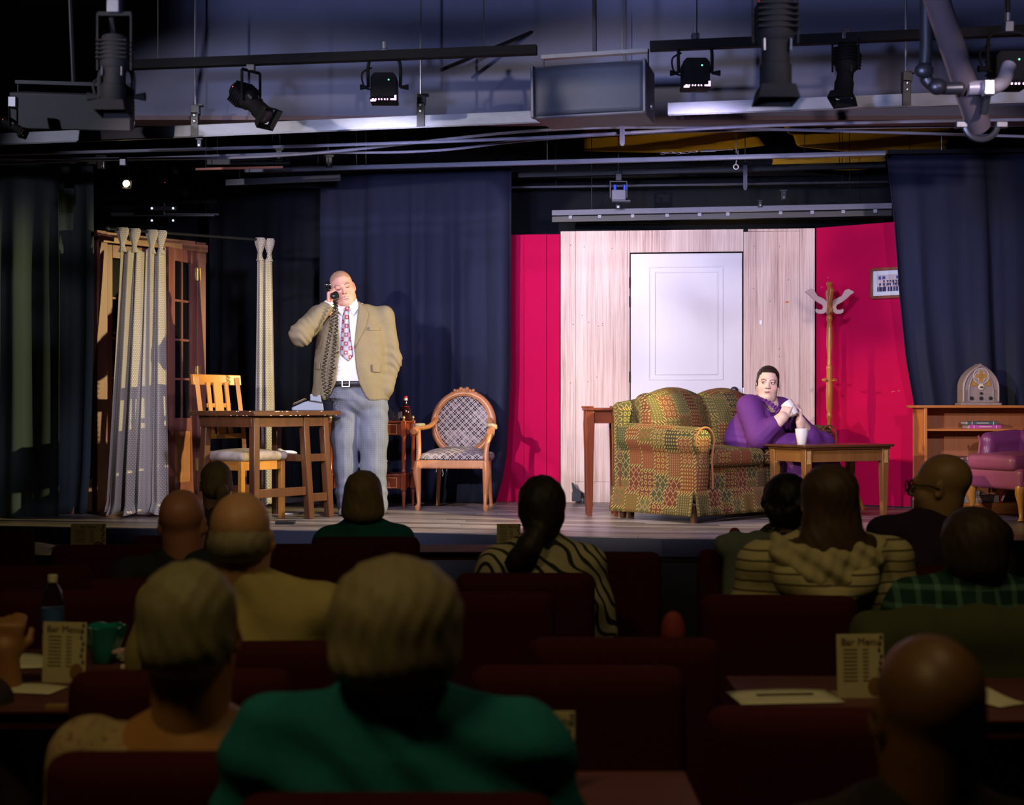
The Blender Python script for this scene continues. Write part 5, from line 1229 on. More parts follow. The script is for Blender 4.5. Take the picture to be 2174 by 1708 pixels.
# ---------------------------------------------------------------- the man on the telephone
MD = 10.2; k_ = MD/F_PX
mx = (755-1087)*k_
man = T('person', 'man in a tan jacket and patterned tie standing and talking on a telephone', 'person', (mx, MD, ST), 0)
def m3(px, py, y=0.): return ((px-755)*k_, y, .8-(py-860)*k_)
HM = TR(*m3(728, 612, -.035)) @ RZ(math.radians(9)) @ RY(math.radians(-15)) @ RX(math.radians(6)) @ Matrix.Scale(1.06, 4)
skin_m = (.56, .30, .235)
s = SDF(); nb = HM.inverted() @ Vector(m3(744, 668, .02))
head_sdf(s, HM, 1.12, .9, 1.02, mouth=.006, neck=.070, nk=tuple(nb))
def buzz(x, y, z): return (z > .045+.5*(y+.09)*-.12) & ((z > .062-.10*(y+.03)) | (y > -.02) & (z > -.02)) & ((y > -.055) | (z > .078)), .55
hc = lambda V: head_col(V, HM, skin_m, (.19, .12, .075), buzz, (.16, .08, .05), (.50, .16, .15), 'shut', 0, .8, .006, True)
h1 = s.mesh('head_tmp', .0035, M_skin, None, hc, smooth=0)
s = SDF()
s.cone(m3(744, 668, .02), m3(748, 690, .02), .072, .10, .03); s.ell(m3(748, 715), (.20, .12, .16), .04); s.ell(m3(748, 780, -.02), (.21, .15, .17), .05); s.ell(m3(760, 845), (.18, .13, .12), .05)
WR = Vector(m3(703, 650, -.135)); EL = Vector(m3(650, 712, -.24)); SH = Vector(m3(676, 672, .01))
s.chain([SH, EL, WR], [.065, .050, .034], .02)
GR = Vector(m3(708, 628, -.095))                     # where the handset is gripped
fd = (GR-WR); HMx = frame3(WR+fd*.02, (fd.x*.2-.01, .03, 1), (-1, -.15, .15))
hand_sdf(s, HMx, ((1.0, 1.35, .9), (1.0, 1.3, .9), (1.05, 1.3, .9), (1.1, 1.3, .9)), -1, 0, ((.026, .022, -.012), (.040, .05, -.030), (.034, .078, -.046)), 1.03)
W2 = Vector(m3(820, 830, -.03)); E2 = Vector(m3(831, 764, .01)); S2 = Vector(m3(814, 672, .01))
s.chain([S2, E2, W2], [.065, .052, .036], .02)
hand_sdf(s, frame3(W2, (-.45, .1, -1), (.9, -.3, -.3)), (.5, .6, .4), 1, 0)
for (hx, kx, ax, sg) in ((738, 736, 737, -1), (788, 792, 801, 1)):
    s.chain([m3(hx, 858), m3(kx, 970, -.02), m3(ax, 1068, .01)], [.085, .058, .042], .03); s.cone(m3(ax, 1074, .02), m3(ax+sg*4, 1082, -.12), .036, .026, .02)
h2 = s.mesh('body_tmp', .006, M_skin, None, lambda V: np.tile(np.array(skin_m)*np.array((1.02, .95, .93)), (len(V), 1)), smooth=0)
join('body', [h1, h2], man)
jz = [.80, .86, .955, 1.075, 1.196, 1.351, 1.44, 1.50, 1.55]
ja = [.285, .282, .272, .268, .262, .255, .235, .16, .09]; jb = [.165, .180, .205, .215, .200, .165, .135, .105, .08]; jc = [-.045, -.042, -.035, -.03, -.028, -.026, -.03, -.035, -.035]
def ellz(p, off):
    z = p[..., 2]; a = np.interp(z, jz, ja)+off; b = np.interp(z, jz, jb)+off; cx = np.interp(z, jz, jc)
    k0 = np.sqrt(((p[..., 0]-cx)/a)**2+(p[..., 1]/b)**2); return (k0-1)*np.minimum(a, b)*.92
# trousers
t_ = NT('grey_trousers'); v = t_.coord('Object', (1, 1, 1)); q = t_.xy(v); gx = t_.math('SINE', t_.math('MULTIPLY', q[0], 420)); gz = t_.math('SINE', t_.math('MULTIPLY', q[2], 420))
n = t_.noise(t_.coord('Object', (1, 1, .3)), 22, 5); f = t_.math('ADD', t_.math('MULTIPLY', t_.math('ADD', gx, gz), .10), n)
t_.base(t_.mix(f, (.105, .12, .165), (.20, .22, .29))); t_.bump(n, .3, .008); M_trou = t_.done(.85, 0, .2)
s = SDF(); s.ell(m3(762, 845), (.205, .155, .13), 0); s.fn(lambda p: np.maximum(ellz(p, -.030), np.maximum(.85-p[..., 2], p[..., 2]-.962)), (-.33, -.24, .84), (.28, .24, .97), 'u', .03)
for (pts, rs) in (([(736, 868, 0), (733, 930, -.015), (734, 990, -.012), (736, 1045, .0), (738, 1074, .0)], [.108, .100, .086, .077, .075]), ([(792, 868, 0), (793, 930, -.02), (794, 990, -.02), (797, 1045, 0), (801, 1074, 0)], [.112, .104, .091, .082, .078])): s.chain([m3(*p) for p in pts], rs, .03)
s.cone(m3(764, 900, -.12), m3(766, 1060, -.10), .020, .030, .02, 's')
def foldT(V):
    x, y, z = V.T; return .0035*np.sin(z*70+x*30+2*np.sin(x*25))*np.exp(-((z-.75)/.09)**2)+.004*np.sin(z*85+y*20+x*15)*np.exp(-((z-.16)/.10)**2)+.0008*np.sin(z*42+x*60)-.004*np.exp(-((np.abs(x-.045)-.115)/.008)**2)*(z < .6)*(y < 0)
s.mesh('trousers', .007, M_trou, man, warp=foldT, smooth=2)
# white shirt
def ysurf(x, z, off=0.):
    a = np.interp(z, jz, ja)+off; b = np.interp(z, jz, jb)+off; cx = np.interp(z, jz, jc)
    return -b*math.sqrt(max(.02, 1-((x-cx)/a)**2))
M_shirt = mat('white_shirt', (.78, .78, .84), .7, 0, .06, 8, .1)
s = SDF(); s.fn(lambda p: np.maximum(ellz(p, -.022), np.maximum(.948-p[..., 2], p[..., 2]-1.53)), (-.33, -.24, .88), (.28, .24, 1.55), 'u', 0)
s.cone(m3(744, 664, .015), m3(747, 690, .02), .080, .12, .03)
s.fn(lambda p: np.minimum(p[..., 2]-1.535, 1)*-1.0, (-.3, -.3, 1.53), (.3, .3, 1.6), 's', .004)
s.mesh('shirt', .008, M_shirt, man, warp=lambda V: .003*np.sin(V[:, 2]*60+V[:, 0]*40)*np.exp(-((V[:, 2]-.97)/.06)**2), smooth=2)
for sg, pts in ((-1, ((737, 651), (722, 646), (718, 658), (731, 672))), (1, ((745, 651), (760, 636), (765, 655), (754, 673)))):
    b = B(); vs = [Vector(m3(px, py)) for px, py in pts]; ys = (-.105, -.075, -.10, -.128)
    b.add([(v.x, y, v.z) for v, y in zip(vs, ys)], [(0, 1, 2, 3)]).build('collar_point', M_shirt, man, solid=.006)
    b = B(); 
B().tube([(-.035+.084*math.cos(a), .012+.078*math.sin(a), 1.535-.020*math.sin(a)*-1-.03*(1 if math.sin(a) < -.5 else .2)) for a in [i*math.pi/12 for i in range(24)]], .014, 8, True).build('collar_band', M_shirt, man, True)
for px, py, w_ in ((705, 651, WR), (824, 825, W2)):
    pass
cuff = SDF().cone(WR+(EL-WR)*.02, WR+(EL-WR)*.10, .042, .045, 0); cuff.mesh('shirt_cuff', .005, M_shirt, man, smooth=1)
cuff = SDF().cone(W2+(E2-W2)*.0, W2+(E2-W2)*.12, .045, .047, 0); cuff.mesh('shirt_cuff', .005, M_shirt, man, smooth=1)
# tie
t_ = NT('square_tie'); uv = t_.n('ShaderNodeUVMap'); q = t_.xy(uv.outputs[0]); U = t_.math('MULTIPLY', q[0], 31); V_ = t_.math('MULTIPLY', q[1], 31)
fx = t_.math('ABSOLUTE', t_.math('SUBTRACT', t_.math('FRACT', U), .5)); fz = t_.math('ABSOLUTE', t_.math('SUBTRACT', t_.math('FRACT', V_), .5)); mxm = t_.math('MAXIMUM', fx, fz)
ck = t_.math('FRACT', t_.math('MULTIPLY', t_.math('ADD', t_.math('FLOOR', U), t_.math('FLOOR', V_)), .5)); ck = t_.math('GREATER_THAN', ck, .25)
inner = t_.mix(ck, (.30, .012, .04), (.42, .46, .52)); dot = t_.math('LESS_THAN', t_.math('ADD', fx, fz), .22); inner = t_.mix(t_.math('MULTIPLY', dot, t_.math('SUBTRACT', 1, ck)), inner, (.55, .50, .52))
t_.base(t_.mix(t_.math('GREATER_THAN', mxm, .40), inner, (.33, .26, .30))); M_tie = t_.done(.45)
tp = [(737.5, 655, .016), (738, 662, .024), (738, 668, .020), (738.5, 690, .027), (740, 720, .035), (742.5, 752, .046), (744, 757, .040), (745.5, 767, .004)]
def tfn(u, v):
    i = min(int(v*(len(tp)-1)), len(tp)-2); f = v*(len(tp)-1)-i; a_, b_ = tp[i], tp[i+1]
    px = a_[0]+(b_[0]-a_[0])*f; py = a_[1]+(b_[1]-a_[1])*f; w_ = a_[2]+(b_[2]-a_[2])*f
    x, _, z = m3(px, py); x += (u-.5)*2*w_; return Vector((x, ysurf(x, z, -.022)-.006-.008*(1-(2*u-1)**2)-(.02 if v < .12 else 0), z))
B().grid(tfn, 8, 42).build('tie', M_tie, man, True, solid=.006)
# belt
bz = .957
B().grid(lambda u, v: Vector((-.028+.236*math.cos(u*2*math.pi), .190*math.sin(u*2*math.pi)-.002, bz-.018+.036*v)), 48, 1).build('belt', mat('belt_leather', (.018, .018, .026), .35), man, True, solid=.006)
x, z = m3(741, 815)[0], bz
for (p, q) in (((-.026, -.022), (.026, -.022)), ((-.026, .022), (.026, .022)), ((-.026, -.022), (-.026, .022)), ((.026, -.022), (.026, .022))): B().beam((x+p[0], -.198, z+p[1]), (x+q[0], -.198, z+q[1]), .006, .005).build('buckle', M_steel, man)
# jacket
t_ = NT('tan_jacket'); v = t_.coord('Object'); q = t_.xy(v); a_ = t_.math('SINE', t_.math('MULTIPLY', t_.math('ADD', q[0], q[2]), 900)); n = t_.noise(v, 14, 5); n2 = t_.noise(v, 160, 2)
t_.base(t_.mix(t_.math('ADD', t_.math('MULTIPLY', a_, .1), t_.math('ADD', t_.math('MULTIPLY', n, .5), t_.math('MULTIPLY', n2, .4))), (.150, .122, .080), (.27, .225, .155))); t_.bump(t_.math('ADD', n, t_.math('MULTIPLY', n2, .3)), .25, .006); M_jac = t_.done(.85, 0, .2)
oz = [.80, .86, .955, 1.075, 1.196, 1.351, 1.489, 1.56]; ol = [-.235, -.175, -.125, -.105, -.093, -.107, -.128, -.13]; orr = [.15, .088, .045, .022, .010, .020, .028, .03]
def opening(p):
    z = p[..., 2]; l = np.interp(z, oz, ol); r = np.interp(z, oz, orr); return np.maximum(np.maximum(l-p[..., 0], p[..., 0]-r), p[..., 1]+.02)
s = SDF(); s.fn(lambda p: np.maximum(ellz(p, .004), np.maximum(.838-p[..., 2], p[..., 2]-1.53)), (-.36, -.26, .81), (.31, .26, 1.56), 'u', 0)
s.cone(m3(744, 672, .02), SH+Vector((0, 0, .0)), .085, .075, .05); s.cone(m3(748, 672, .02), S2, .085, .075, .05)
s.fn(opening, (-.26, -.30, .78), (.18, .03, 1.60), 's', .008)
s.fn(lambda p: np.maximum(ellz(p, -.018), np.maximum(.80-p[..., 2], p[..., 2]-1.50)), (-.36, -.26, .78), (.31, .26, 1.52), 's', .002)
cn = SDF
s.cone(m3(741, 660, -.02), m3(741, 600, -.05), .088, .085, .008, 's')
E_ = Vector(EL); s.chain([SH, EL+Vector((.0, .0, -.0)), WR+(EL-WR)*.12], [.082, .078, .052], .03)
s.cone(EL, EL+Vector((-.0, -.01, -.012)), .08, .078, .02)
s.chain([S2, E2, W2+(E2-W2)*.10], [.076, .070, .056], .03)
def foldJ(V):
    x, y, z = V.T; r = np.linalg.norm(V-np.array(EL), axis=1); r2 = np.linalg.norm(V-np.array(E2), axis=1); w = np.exp(-(r/.14)**2)+np.exp(-(r2/.13)**2)
    return w*.006*np.sin(z*95+x*75+2*np.sin(x*40))+.0018*np.sin(x*50+z*12)-.0*z
jk = s.mesh('jacket', .007, M_jac, man, warp=foldJ, smooth=2)
def patch(poly_l, poly_r, nm, m, off=.008, th=.004, n=10):
    """strip between two pixel polylines laid on the jacket front"""
    def at(poly, v):
        i = min(int(v*(len(poly)-1)), len(poly)-2); f = v*(len(poly)-1)-i; return poly[i][0]+(poly[i+1][0]-poly[i][0])*f, poly[i][1]+(poly[i+1][1]-poly[i][1])*f
    def fn(u, v):
        a_, b_ = at(poly_l, v), at(poly_r, v); x, _, z = m3(a_[0]+(b_[0]-a_[0])*u, a_[1]+(b_[1]-a_[1])*u); return Vector((x, ysurf(x, z, .004)-off, z))
    return B().grid(fn, 5, n).build(nm, m, man, True, solid=th)
patch([(763, 640), (764, 655), (762, 690), (758, 738)], [(776, 652), (787, 668), (780, 700), (759, 742)], 'lapel', M_jac, .012)
patch([(720, 650), (722, 668), (725, 700), (728, 738)], [(712, 660), (703, 676), (710, 706), (727, 742)], 'lapel', M_jac, .012)
patch([(787, 696), (787, 703)], [(811, 696), (810, 703)], 'breast_pocket', M_jac, .008)
patch([(795, 775), (796, 790)], [(813, 774), (812, 791)], 'pocket_flap', M_jac, .010); patch([(673, 769), (673, 784)], [(686, 770), (685, 785)], 'pocket_flap', M_jac, .010)
for px, py in ((724, 748.5), (717.5, 781.5)):
    x, _, z = m3(px, py); B().lathe([(.011, 0), (.011, .004), (.007, .005)], 16, M=TR(x, ysurf(x, z, .004)-.006, z) @ RX(math.pi/2)).build('button', mat('button_dark', (.06, .03, .025), .3), man, True)
for i in range(4):
    p = WR.lerp(EL, .20+.045*i)+Vector((-.03, -.044, -.005)); B().ell(p, (.007, .006, .007), 8, 6).build('cuff_button', mat('button_black', (.02, .016, .02), .3), man, True)
# shoes
for ax, sg in ((737, -1), (805, 1)):
    x = m3(ax, 1000)[0]; s = SDF(); s.ell((x, .03, .045), (.048, .075, .042), 0); s.cone((x, -.02, .034), (x+sg*.012, -.13, .028), .044, .036, .03); s.box((x+sg*.004, -.04, -.02), (.2, .3, .028), .002, 0, 's')
    s.mesh('shoe', .007, mat('shoe_grey', (.20, .20, .22), .4), man, smooth=2)
# handset and coiled cord, held in the hand
MP = Vector(m3(717, 631, -.165)); EP = Vector(m3(700, 606, -.040)); hs = T('telephone_handset', 'black telephone handset with a long coiled cord held by the man', 'handset', (mx, MD, ST), 0)
M_hs = mat('bakelite_black', (.012, .012, .013), .14, 0, .1, 5, 0)
ax = (MP-EP).normalized(); out = Vector((.75, .05, .1)); md = (MP+EP)/2+Vector((-.030, -.015, -.01))
B().tube(catmull([EP, md+(EP-md)*.45+Vector((-.008, -.004, 0)), md+(MP-md)*.45+Vector((-.006, -.004, 0)), MP], 6), .0145, 12).build('grip', M_hs, hs, True)
for c_, dr in ((MP, Vector((.55, .45, .25))), (EP, Vector((.8, .25, -.1)))):
    Mx = TR(*c_) @ basis(dr).to_4x4(); B().lathe([(.004, -.034), (.018, -.030), (.026, -.012), (.029, .006), (.030, .016), (.022, .022), (.0, .023)], 22, M=Mx).build('cap', M_hs, hs, True)
def coil(pts, r, turns, nm='coiled_cord'):
    c = catmull([Vector(p) for p in pts], 30); L = [0]
    for i in range(len(c)-1): L.append(L[-1]+(c[i+1]-c[i]).length)
    N = turns*9; out = []
    for i in range(N+1):
        d = L[-1]*i/N; j = max(0, min(int(np.searchsorted(L, d))-1, len(c)-2)); f = (d-L[j])/max(L[j+1]-L[j], 1e-6); p = c[j].lerp(c[j+1], f)
        an = i/9*2*math.pi; out.append(p+Vector((r*math.cos(an), r*math.sin(an), 0)))
    return B().tube(out, .0031, 5).build(nm, M_hs, hs, True)
base = Vector((pt.x-mx, pt.y-MD, pt.z-ST))+Vector((.13, .02, .03))
coil([MP+Vector((.005, -.02, -.03)), m3(714, 690, -.255), m3(705, 745, -.275), m3(697, 800, -.27), tuple(base+Vector((.01, 0, .02)))], .0125, 30)
coil([MP+Vector((.012, -.02, -.03)), m3(724, 690, -.26), m3(720, 745, -.285), m3(714, 800, -.28), m3(705, 846, -.27)], .0125, 27)
# ---------------------------------------------------------------- the woman on the loveseat
wl = Vector((1.80, 10.25, ST))
wom = T('person', 'woman in a purple dress sitting on the loveseat and holding a mug', 'person', wl, 0)
def w3(px, py, d): return tuple(P(px, py, d)-wl)
HW = TR(*w3(1630, 812, 10.17)) @ RZ(math.radians(-9)) @ RY(math.radians(4)) @ RX(math.radians(4)) @ Matrix.Scale(.98, 4)
skin_w = (.74, .53, .46)
s = SDF(); head_sdf(s, HW, 1.10, 1.0, .94, ear=.85, neck=.066, nk=tuple(HW.inverted() @ Vector(w3(1632, 866, 10.22))))
hw_ = lambda V: head_col(V, HW, skin_w, (.03, .018, .015), lambda x, y, z: ((z > .078-.25*(y+.06)*1.0) & (y > -.085) | (y > .0) & (z > -.03), 1.0), (.05, .03, .025), (.56, .24, .22), 'open', -.006, .7)
h1 = s.mesh('head_tmp', .0033, M_skin, None, hw_, smooth=0)
s = SDF()
s.cone(w3(1632, 850, 10.2), w3(1630, 868, 10.2), .066, .09, .03); s.ell(w3(1622, 880, 10.2), (.16, .12, .10), .04); s.ell(w3(1602, 905, 10.25), (.17, .16, .13), .05); s.ell(w3(1598, 930, 10.28), (.19, .18, .12), .05)
shn, eln, wrn = w3(1590, 864, 10.06), w3(1612, 926, 9.95), w3(1661, 886, 9.89)
shf, elf, wrf = w3(1660, 868, 10.28), w3(1714, 922, 10.10), w3(1699, 893, 10.0)
s.chain([shn, eln, wrn], [.075, .060, .042], .03); s.chain([shf, elf, wrf], [.070, .055, .036], .03)
mug_top, mug_bot = Vector(w3(1667, 852, 9.965)), Vector(w3(1688, 880, 9.925)); mc = (mug_top+mug_bot)/2; ma = (mug_top-mug_bot).normalized()
# near hand cups the left side of the mug, far hand the right side
hand_sdf(s, frame3(wrn, Vector(mc)-Vector(wrn)+Vector((-.005, -.02, .045)), (-.3, -.9, .25)), ((.35, .5, .4), (.4, .55, .4), (.5, .6, .5), (.6, .7, .5)), 1, 0, ((.028, .025, -.010), (.046, .052, -.018), (.046, .082, -.026)), .95)
hand_sdf(s, frame3(wrf, (.02, .0, 1), (.9, -.15, .1)), ((.55, .75, .3), (.6, .8, .5), (.7, .8, .5), (.75, .9, .6)), 1, .02, ((.030, .020, -.008), (.050, .048, -.016), (.046, .078, -.034)), .95)
knn, knf = w3(1688, 952, 9.98), w3(1742, 946, 10.20); hpn, hpf = w3(1590, 938, 10.20), w3(1640, 934, 10.42)
ftn = (knn[0]+.03, knn[1]-.02, .05); ftf = (knf[0]+.03, knf[1]-.02, .05)
for h_, k2, f2 in ((hpn, knn, ftn), (hpf, knf, ftf)): s.chain([h_, k2, f2], [.10, .075, .045], .03); s.cone(f2, (f2[0]+.08, f2[1]-.09, .03), .038, .028, .02)
def bodyc(V):
    C = np.tile(np.array(skin_w), (len(V), 1)); q = V-np.array(wrn); q2 = V-np.array(w3(1708, 908, 10.02))
    C[np.linalg.norm(V-np.array(w3(1695, 899, 9.93)), axis=1) < .010] = (.10, .14, .16); return C
h2 = s.mesh('body_tmp', .0055, M_skin, None, bodyc, smooth=0)
join('body', [h1, h2], wom)
# nails
# dress
M_pd = mat('purple_dress', (.125, .030, .205), .75, 0, .14, 10, .15, .3)
s = SDF(); s.ell(w3(1622, 886, 10.2), (.185, .145, .115), 0); s.ell(w3(1636, 892, 10.10), (.13, .11, .09), .05); s.ell(w3(1604, 908, 10.25), (.195, .185, .14), .06); s.ell(w3(1600, 932, 10.27), (.215, .20, .125), .06)
s.cone(w3(1596, 862, 10.10), w3(1656, 866, 10.27), .075, .07, .05); s.cone(w3(1612, 858, 10.2), w3(1640, 862, 10.26), .07, .07, .05)
s.chain([shn, eln], [.092, .088], .04); s.cone(eln, tuple(Vector(eln).lerp(Vector(wrn), .62)), .086, .062, .03); s.chain([shf, elf, tuple(Vector(elf).lerp(Vector(wrf), .1))], [.085, .075, .06], .03)
for h_, k2, f2 in ((hpn, knn, ftn), (hpf, knf, ftf)): s.chain([h_, k2, (f2[0], f2[1], .30), (f2[0], f2[1], .14)], [.125, .098, .11, .13], .05)
s.cone(tuple((Vector(knn)+Vector(knf))/2), (ftn[0]*.5+ftf[0]*.5, ftn[1]*.5+ftf[1]*.5, .2), .11, .14, .06)
s.cone(w3(1645, 878, 10.02), w3(1638, 846, 10.12), .030, .066, .015, 's')
s.cone(tuple(Vector(shn)+Vector((.10, -.02, -.07))), tuple(Vector(eln)+Vector((.02, .10, .10))), .004, .004, .03, 's')
def foldD(V):
    x, y, z = V.T; w = np.exp(-(np.linalg.norm(V-np.array(eln)-np.array((.05, 0, .05)), axis=1)/.09)**2); lap = np.exp(-((z-.36)/.10)**2)*(x > .0); wst = np.exp(-(np.linalg.norm(V-np.array(w3(1582, 912, 10.1)), axis=1)/.10)**2)
    return .005*w*np.sin((x-z)*110)+.004*lap*np.sin(x*55+y*30)+.005*wst*np.sin(z*120+x*20)+.012*np.sin(x*48+1)*np.clip((.34-z)/.2, 0, 1)
s.mesh('dress', .0075, M_pd, wom, warp=foldD, smooth=2)
rf_ = catmull([w3(1605, 846, 10.10), w3(1625, 852, 10.05), w3(1640, 862, 10.00), w3(1650, 875, 9.985), w3(1662, 892, 10.0), w3(1672, 910, 10.01)], 10)
def ruf(u, v):
    i = min(int(u*(len(rf_)-1)), len(rf_)-2); p = rf_[i].lerp(rf_[i+1], u*(len(rf_)-1)-i); w_ = .036*(v-.35)
    return p+Vector((w_*.7+.004*math.sin(u*60), -.012-.010*math.sin(u*75+v*3)*(.4+v), w_*.5+.005*math.cos(u*70)))
B().grid(ruf, 120, 5).build('ruffle', M_pd, wom, True, solid=.003)
# hair
s = SDF(); s.M = HW; s.ell((0, .026, .040), (.084, .098, .088), 0); s.ell((0, .06, -.01), (.078, .065, .075), .03); s.ell((0, .125, .03), (.042, .038, .04), .02)
s.ell((0, -.062, -.012), (.070, .062, .098), .012, 's'); s.box((0, -.01, -.12), (.12, .2, .06), .01, .02, 's')
s.M = None
s.mesh('hair', .0045, mat('hair_dark', (.022, .013, .011), .45, 0, .35, 40, .3, stretch=(6, 1, 1)), wom, warp=lambda V: .0016*np.sin(V[:, 0]*420), smooth=1)
for i, (x, z) in enumerate(((-.078, -.01), (-.080, .01), (.080, -.02), (.079, .01))):
    B().tube([HW @ Vector(p) for p in catmull([(x, -.02, z+.02), (x*1.15, -.03, z-.02), (x*1.06, -.035, z-.06)], 4)], .0012, 4).build('hair_strand', MATS['hair_dark'], wom)
# mug in her hands
Mm = TR(*(mug_bot+wl)) @ basis(ma, Vector((0, 1, 0))).to_4x4()
mu = T('white_mug', 'tilted white mug held up in both hands of the seated woman', 'mug', (0, 0, 0), 0, 'white mugs'); mug(mu, Mm @ RZ(2.6))
# ================================================================ the house: seats, tables, audience
# one padded seat, copied for each place
def make_seat():
    t = T('theatre_seat', 'seat', 'seat', (0, 0, 0), 0, 'maroon theatre seats')
    s = SDF(); s.box((0, 0, .64), (.25, .045, .26), .04, 0); s.box((0, .005, .66), (.22, .05, .22), .04, .02); s.mesh('backrest', .014, M_maroon, t, smooth=2)
    s = SDF(); s.box((0, .21, .43), (.24, .17, .055), .045, 0); s.mesh('seat_pad', .016, M_maroon, t, smooth=2)
    for x in (-.21, .21):
        for y in (.08, .34): B().beam((x, y, 0), (x, y, .4), .03, .03).build('leg', M_blackmetal, t)
    B().box((0, .21, .372), (.46, .32, .02)).build('seat_pan', M_blackmetal, t)
    for x in (-.22, .22): B().beam((x, .02, .36), (x, .01, .66), .03, .02).build('back_bracket', M_blackmetal, t)
    return t
SEATS = [(1227, 1412, 0, 'empty maroon seat in the lowest visible row right of the teal polo man'), (1325, 1352, 0, 'empty maroon seat behind the lowest one, right of the teal polo man'), (1652, 1262, 0, 'maroon seat of the long haired woman in the striped hoodie'),
    (1015, 1255, 0, 'empty maroon seat just right of the teal polo man\'s head'), (1115, 1215, 0, 'maroon seat of the dark haired woman in the patterned blouse'), (1275, 1170, 0, 'empty maroon seat right of the patterned blouse woman'),
    (1607, 1165, 0, 'maroon seat of the curly haired woman with a grey shawl on it'), (676, 1153, 0, 'empty maroon seat between the yellow shirt man and the bob haired woman'), (776, 1138, 0, 'maroon seat of the bob haired woman in green'),
    (235, 1155, 0, 'empty maroon seat under the bar menu card near the stage'), (52, 1200, 0, 'empty maroon seat at the left edge behind the water bottle'), (332, 1225, 0, 'maroon seat of the bald man in black'), (150, 1250, 0, 'empty maroon seat directly behind the water bottle'),
    (512, 1360, 0, 'maroon seat of the yellow shirt man'), (385, 1420, 0, 'maroon seat in front of the grey haired woman'), (1766, 1500, 0, 'maroon seat in front of the lower right bald head'), (2000, 1200, 0, 'maroon seat of the bald man with glasses'),
    (-39, 1122, 0, 'maroon seat cut by the left edge close to the stage'), (398, 1135, 0, 'maroon seat near the stage behind the bald man in black'), (2065, 1305, 0, 'maroon seat of the plaid shirt person with a green jacket on it')]
proto = make_seat()
for i, (px, py, rz, lb) in enumerate(SEATS):
    d = .60*F_PX/(py-HOR); o = proto if i == 0 else dup(proto); o.location = ((px-1087)/F_PX*d, d, 0); o.rotation_euler = (0, 0, math.radians((px-1087)/1000*-6)); o['label'] = lb
for px, d, lb in ((405, 2.42, 'maroon seat under the grey haired woman at the bottom edge'), (842, 2.16, 'maroon seat under the teal polo man at the bottom edge'), (1970, 2.06, 'maroon seat under the lower right bald head at the bottom edge'), (450, 6.75, 'maroon seat of the grey braid woman by the stage')):
    o = dup(proto, ((px-1087)/F_PX*d, d, 0), 0, lb)
# counters and tables
W_ctr = wood('counter_laminate', (.06, .014, .012), (.10, .028, .022), .6, 8, (.1, 1, 1))
def table(x0, x1, y0, y1, label, z=.74):
    t = T('dining_counter', label, 'counter', ((x0+x1)/2, (y0+y1)/2, 0), 0, 'dining counters'); w_, d_ = x1-x0, y1-y0
    B().box((0, 0, z-.015), (w_, d_, .03)).build('top', W_ctr, t, bev=.004); B().box((0, -d_/2+.004, z-.02), (w_, .008, .042)).build('edge_band', M_maroon, t)
    for s in (-1, 1): B().beam((s*w_*.35, 0, 0), (s*w_*.35, 0, z-.03), .06, .06).build('post', M_blackmetal, t); B().box((s*w_*.35, 0, .01), (.08, d_*.7, .02)).build('foot', M_blackmetal, t)
    return t
table(-3.6, -1.9, 7.22, 7.62, 'dark red counter near the stage at the left with a menu card'); table(-1.6, .35, 7.22, 7.62, 'dark red counter near the stage at the centre'); table(-2.35, -1.06, 3.45, 4.35, 'dark table at the lower left with the water bottle and teal bowl'); table(.60, 1.75, 3.35, 3.92, 'dark red counter at the lower right with papers'); table(.06, .36, 2.62, 2.9, 'narrow counter at the bottom edge holding a single card')
M_card = mat('card_cream', (.42, .36, .20), .6, 0, .12, 10); M_ink = mat('ink_brown', (.06, .04, .025), .7); M_paper = mat('paper_cream', (.50, .47, .34), .7, 0, .1, 12)
def menu(px, py, d, w_, h_, label, rz=0., z=.74):
    p = P(px, py, d); t = T('menu_card', label, 'menu card', (p.x, d, z), rz, 'bar menu cards')
    B().box((0, 0, h_/2), (w_, .004, h_), RX(-.06)).build('card', M_card, t, bev=.001)
    B().box((0, .03, .006), (w_, .06, .004)).build('stand_foot', M_card, t)
    text_part('heading', 'Bar Menu', h_*.16, M_ink, t, RX(-.06) @ TR(.0, -.003, h_*.88) @ RX(math.pi/2))
    for i in range(9):
        for c in range(2): B().box((-w_*.22+c*w_*.33, -.0025, h_*(.76-.06*i)), (w_*(.30 if c == 0 else .12), .001, h_*.018), RX(-.06)).build('text_line', M_ink, t)
    B().ell((w_*.30, -.003, h_*.18), (w_*.16, .001, h_*.15), 12, 6, RX(-.06)).build('printed_dish', mat('dish_brown', (.16, .08, .02), .6), t)
    for i in range(7): B().ell((w_*(.44-.02*(i % 3)), -.003, h_*(.95-i*.1)), (w_*.035, .001, h_*.04), 8, 5, RX(-.06)).build('printed_leaf', M_ink, t)
    return t
menu(187, 1126, 7.35, .185, .135, 'bar menu card standing on the counter near the stage at the left'); menu(1080, 1142, 7.3, .125, .14, 'bar menu card partly behind the dark ponytail woman'); menu(135, 1380, 3.82, .125, .165, 'bar menu card in front of the water bottle', math.radians(-8)); menu(1828, 1425, 3.62, .125, .165, 'bar menu card on the lower right counter', math.radians(5)); menu(1167, 1535, 2.75, .10, .155, 'card standing at the bottom edge right of the teal polo man')
def sheet(px, py, w_, d_, rz, label, z=.74, name='paper_sheet', m=None, curl=.01):
    d = (CAMZ-z)*F_PX/(py-HOR); p = P(px, py, d)
    def fn(u, v): return Vector(((u-.5)*w_, (v-.5)*d_, .004+curl*math.sin(u*3.1)*v))
    o = B().grid(fn, 8, 4).build(name, m or M_paper, None, True, solid=.0015, loc=(p.x, d, z)); o.rotation_euler = (0, 0, rz); tag(o, label, 'paper', 'loose papers'); return o
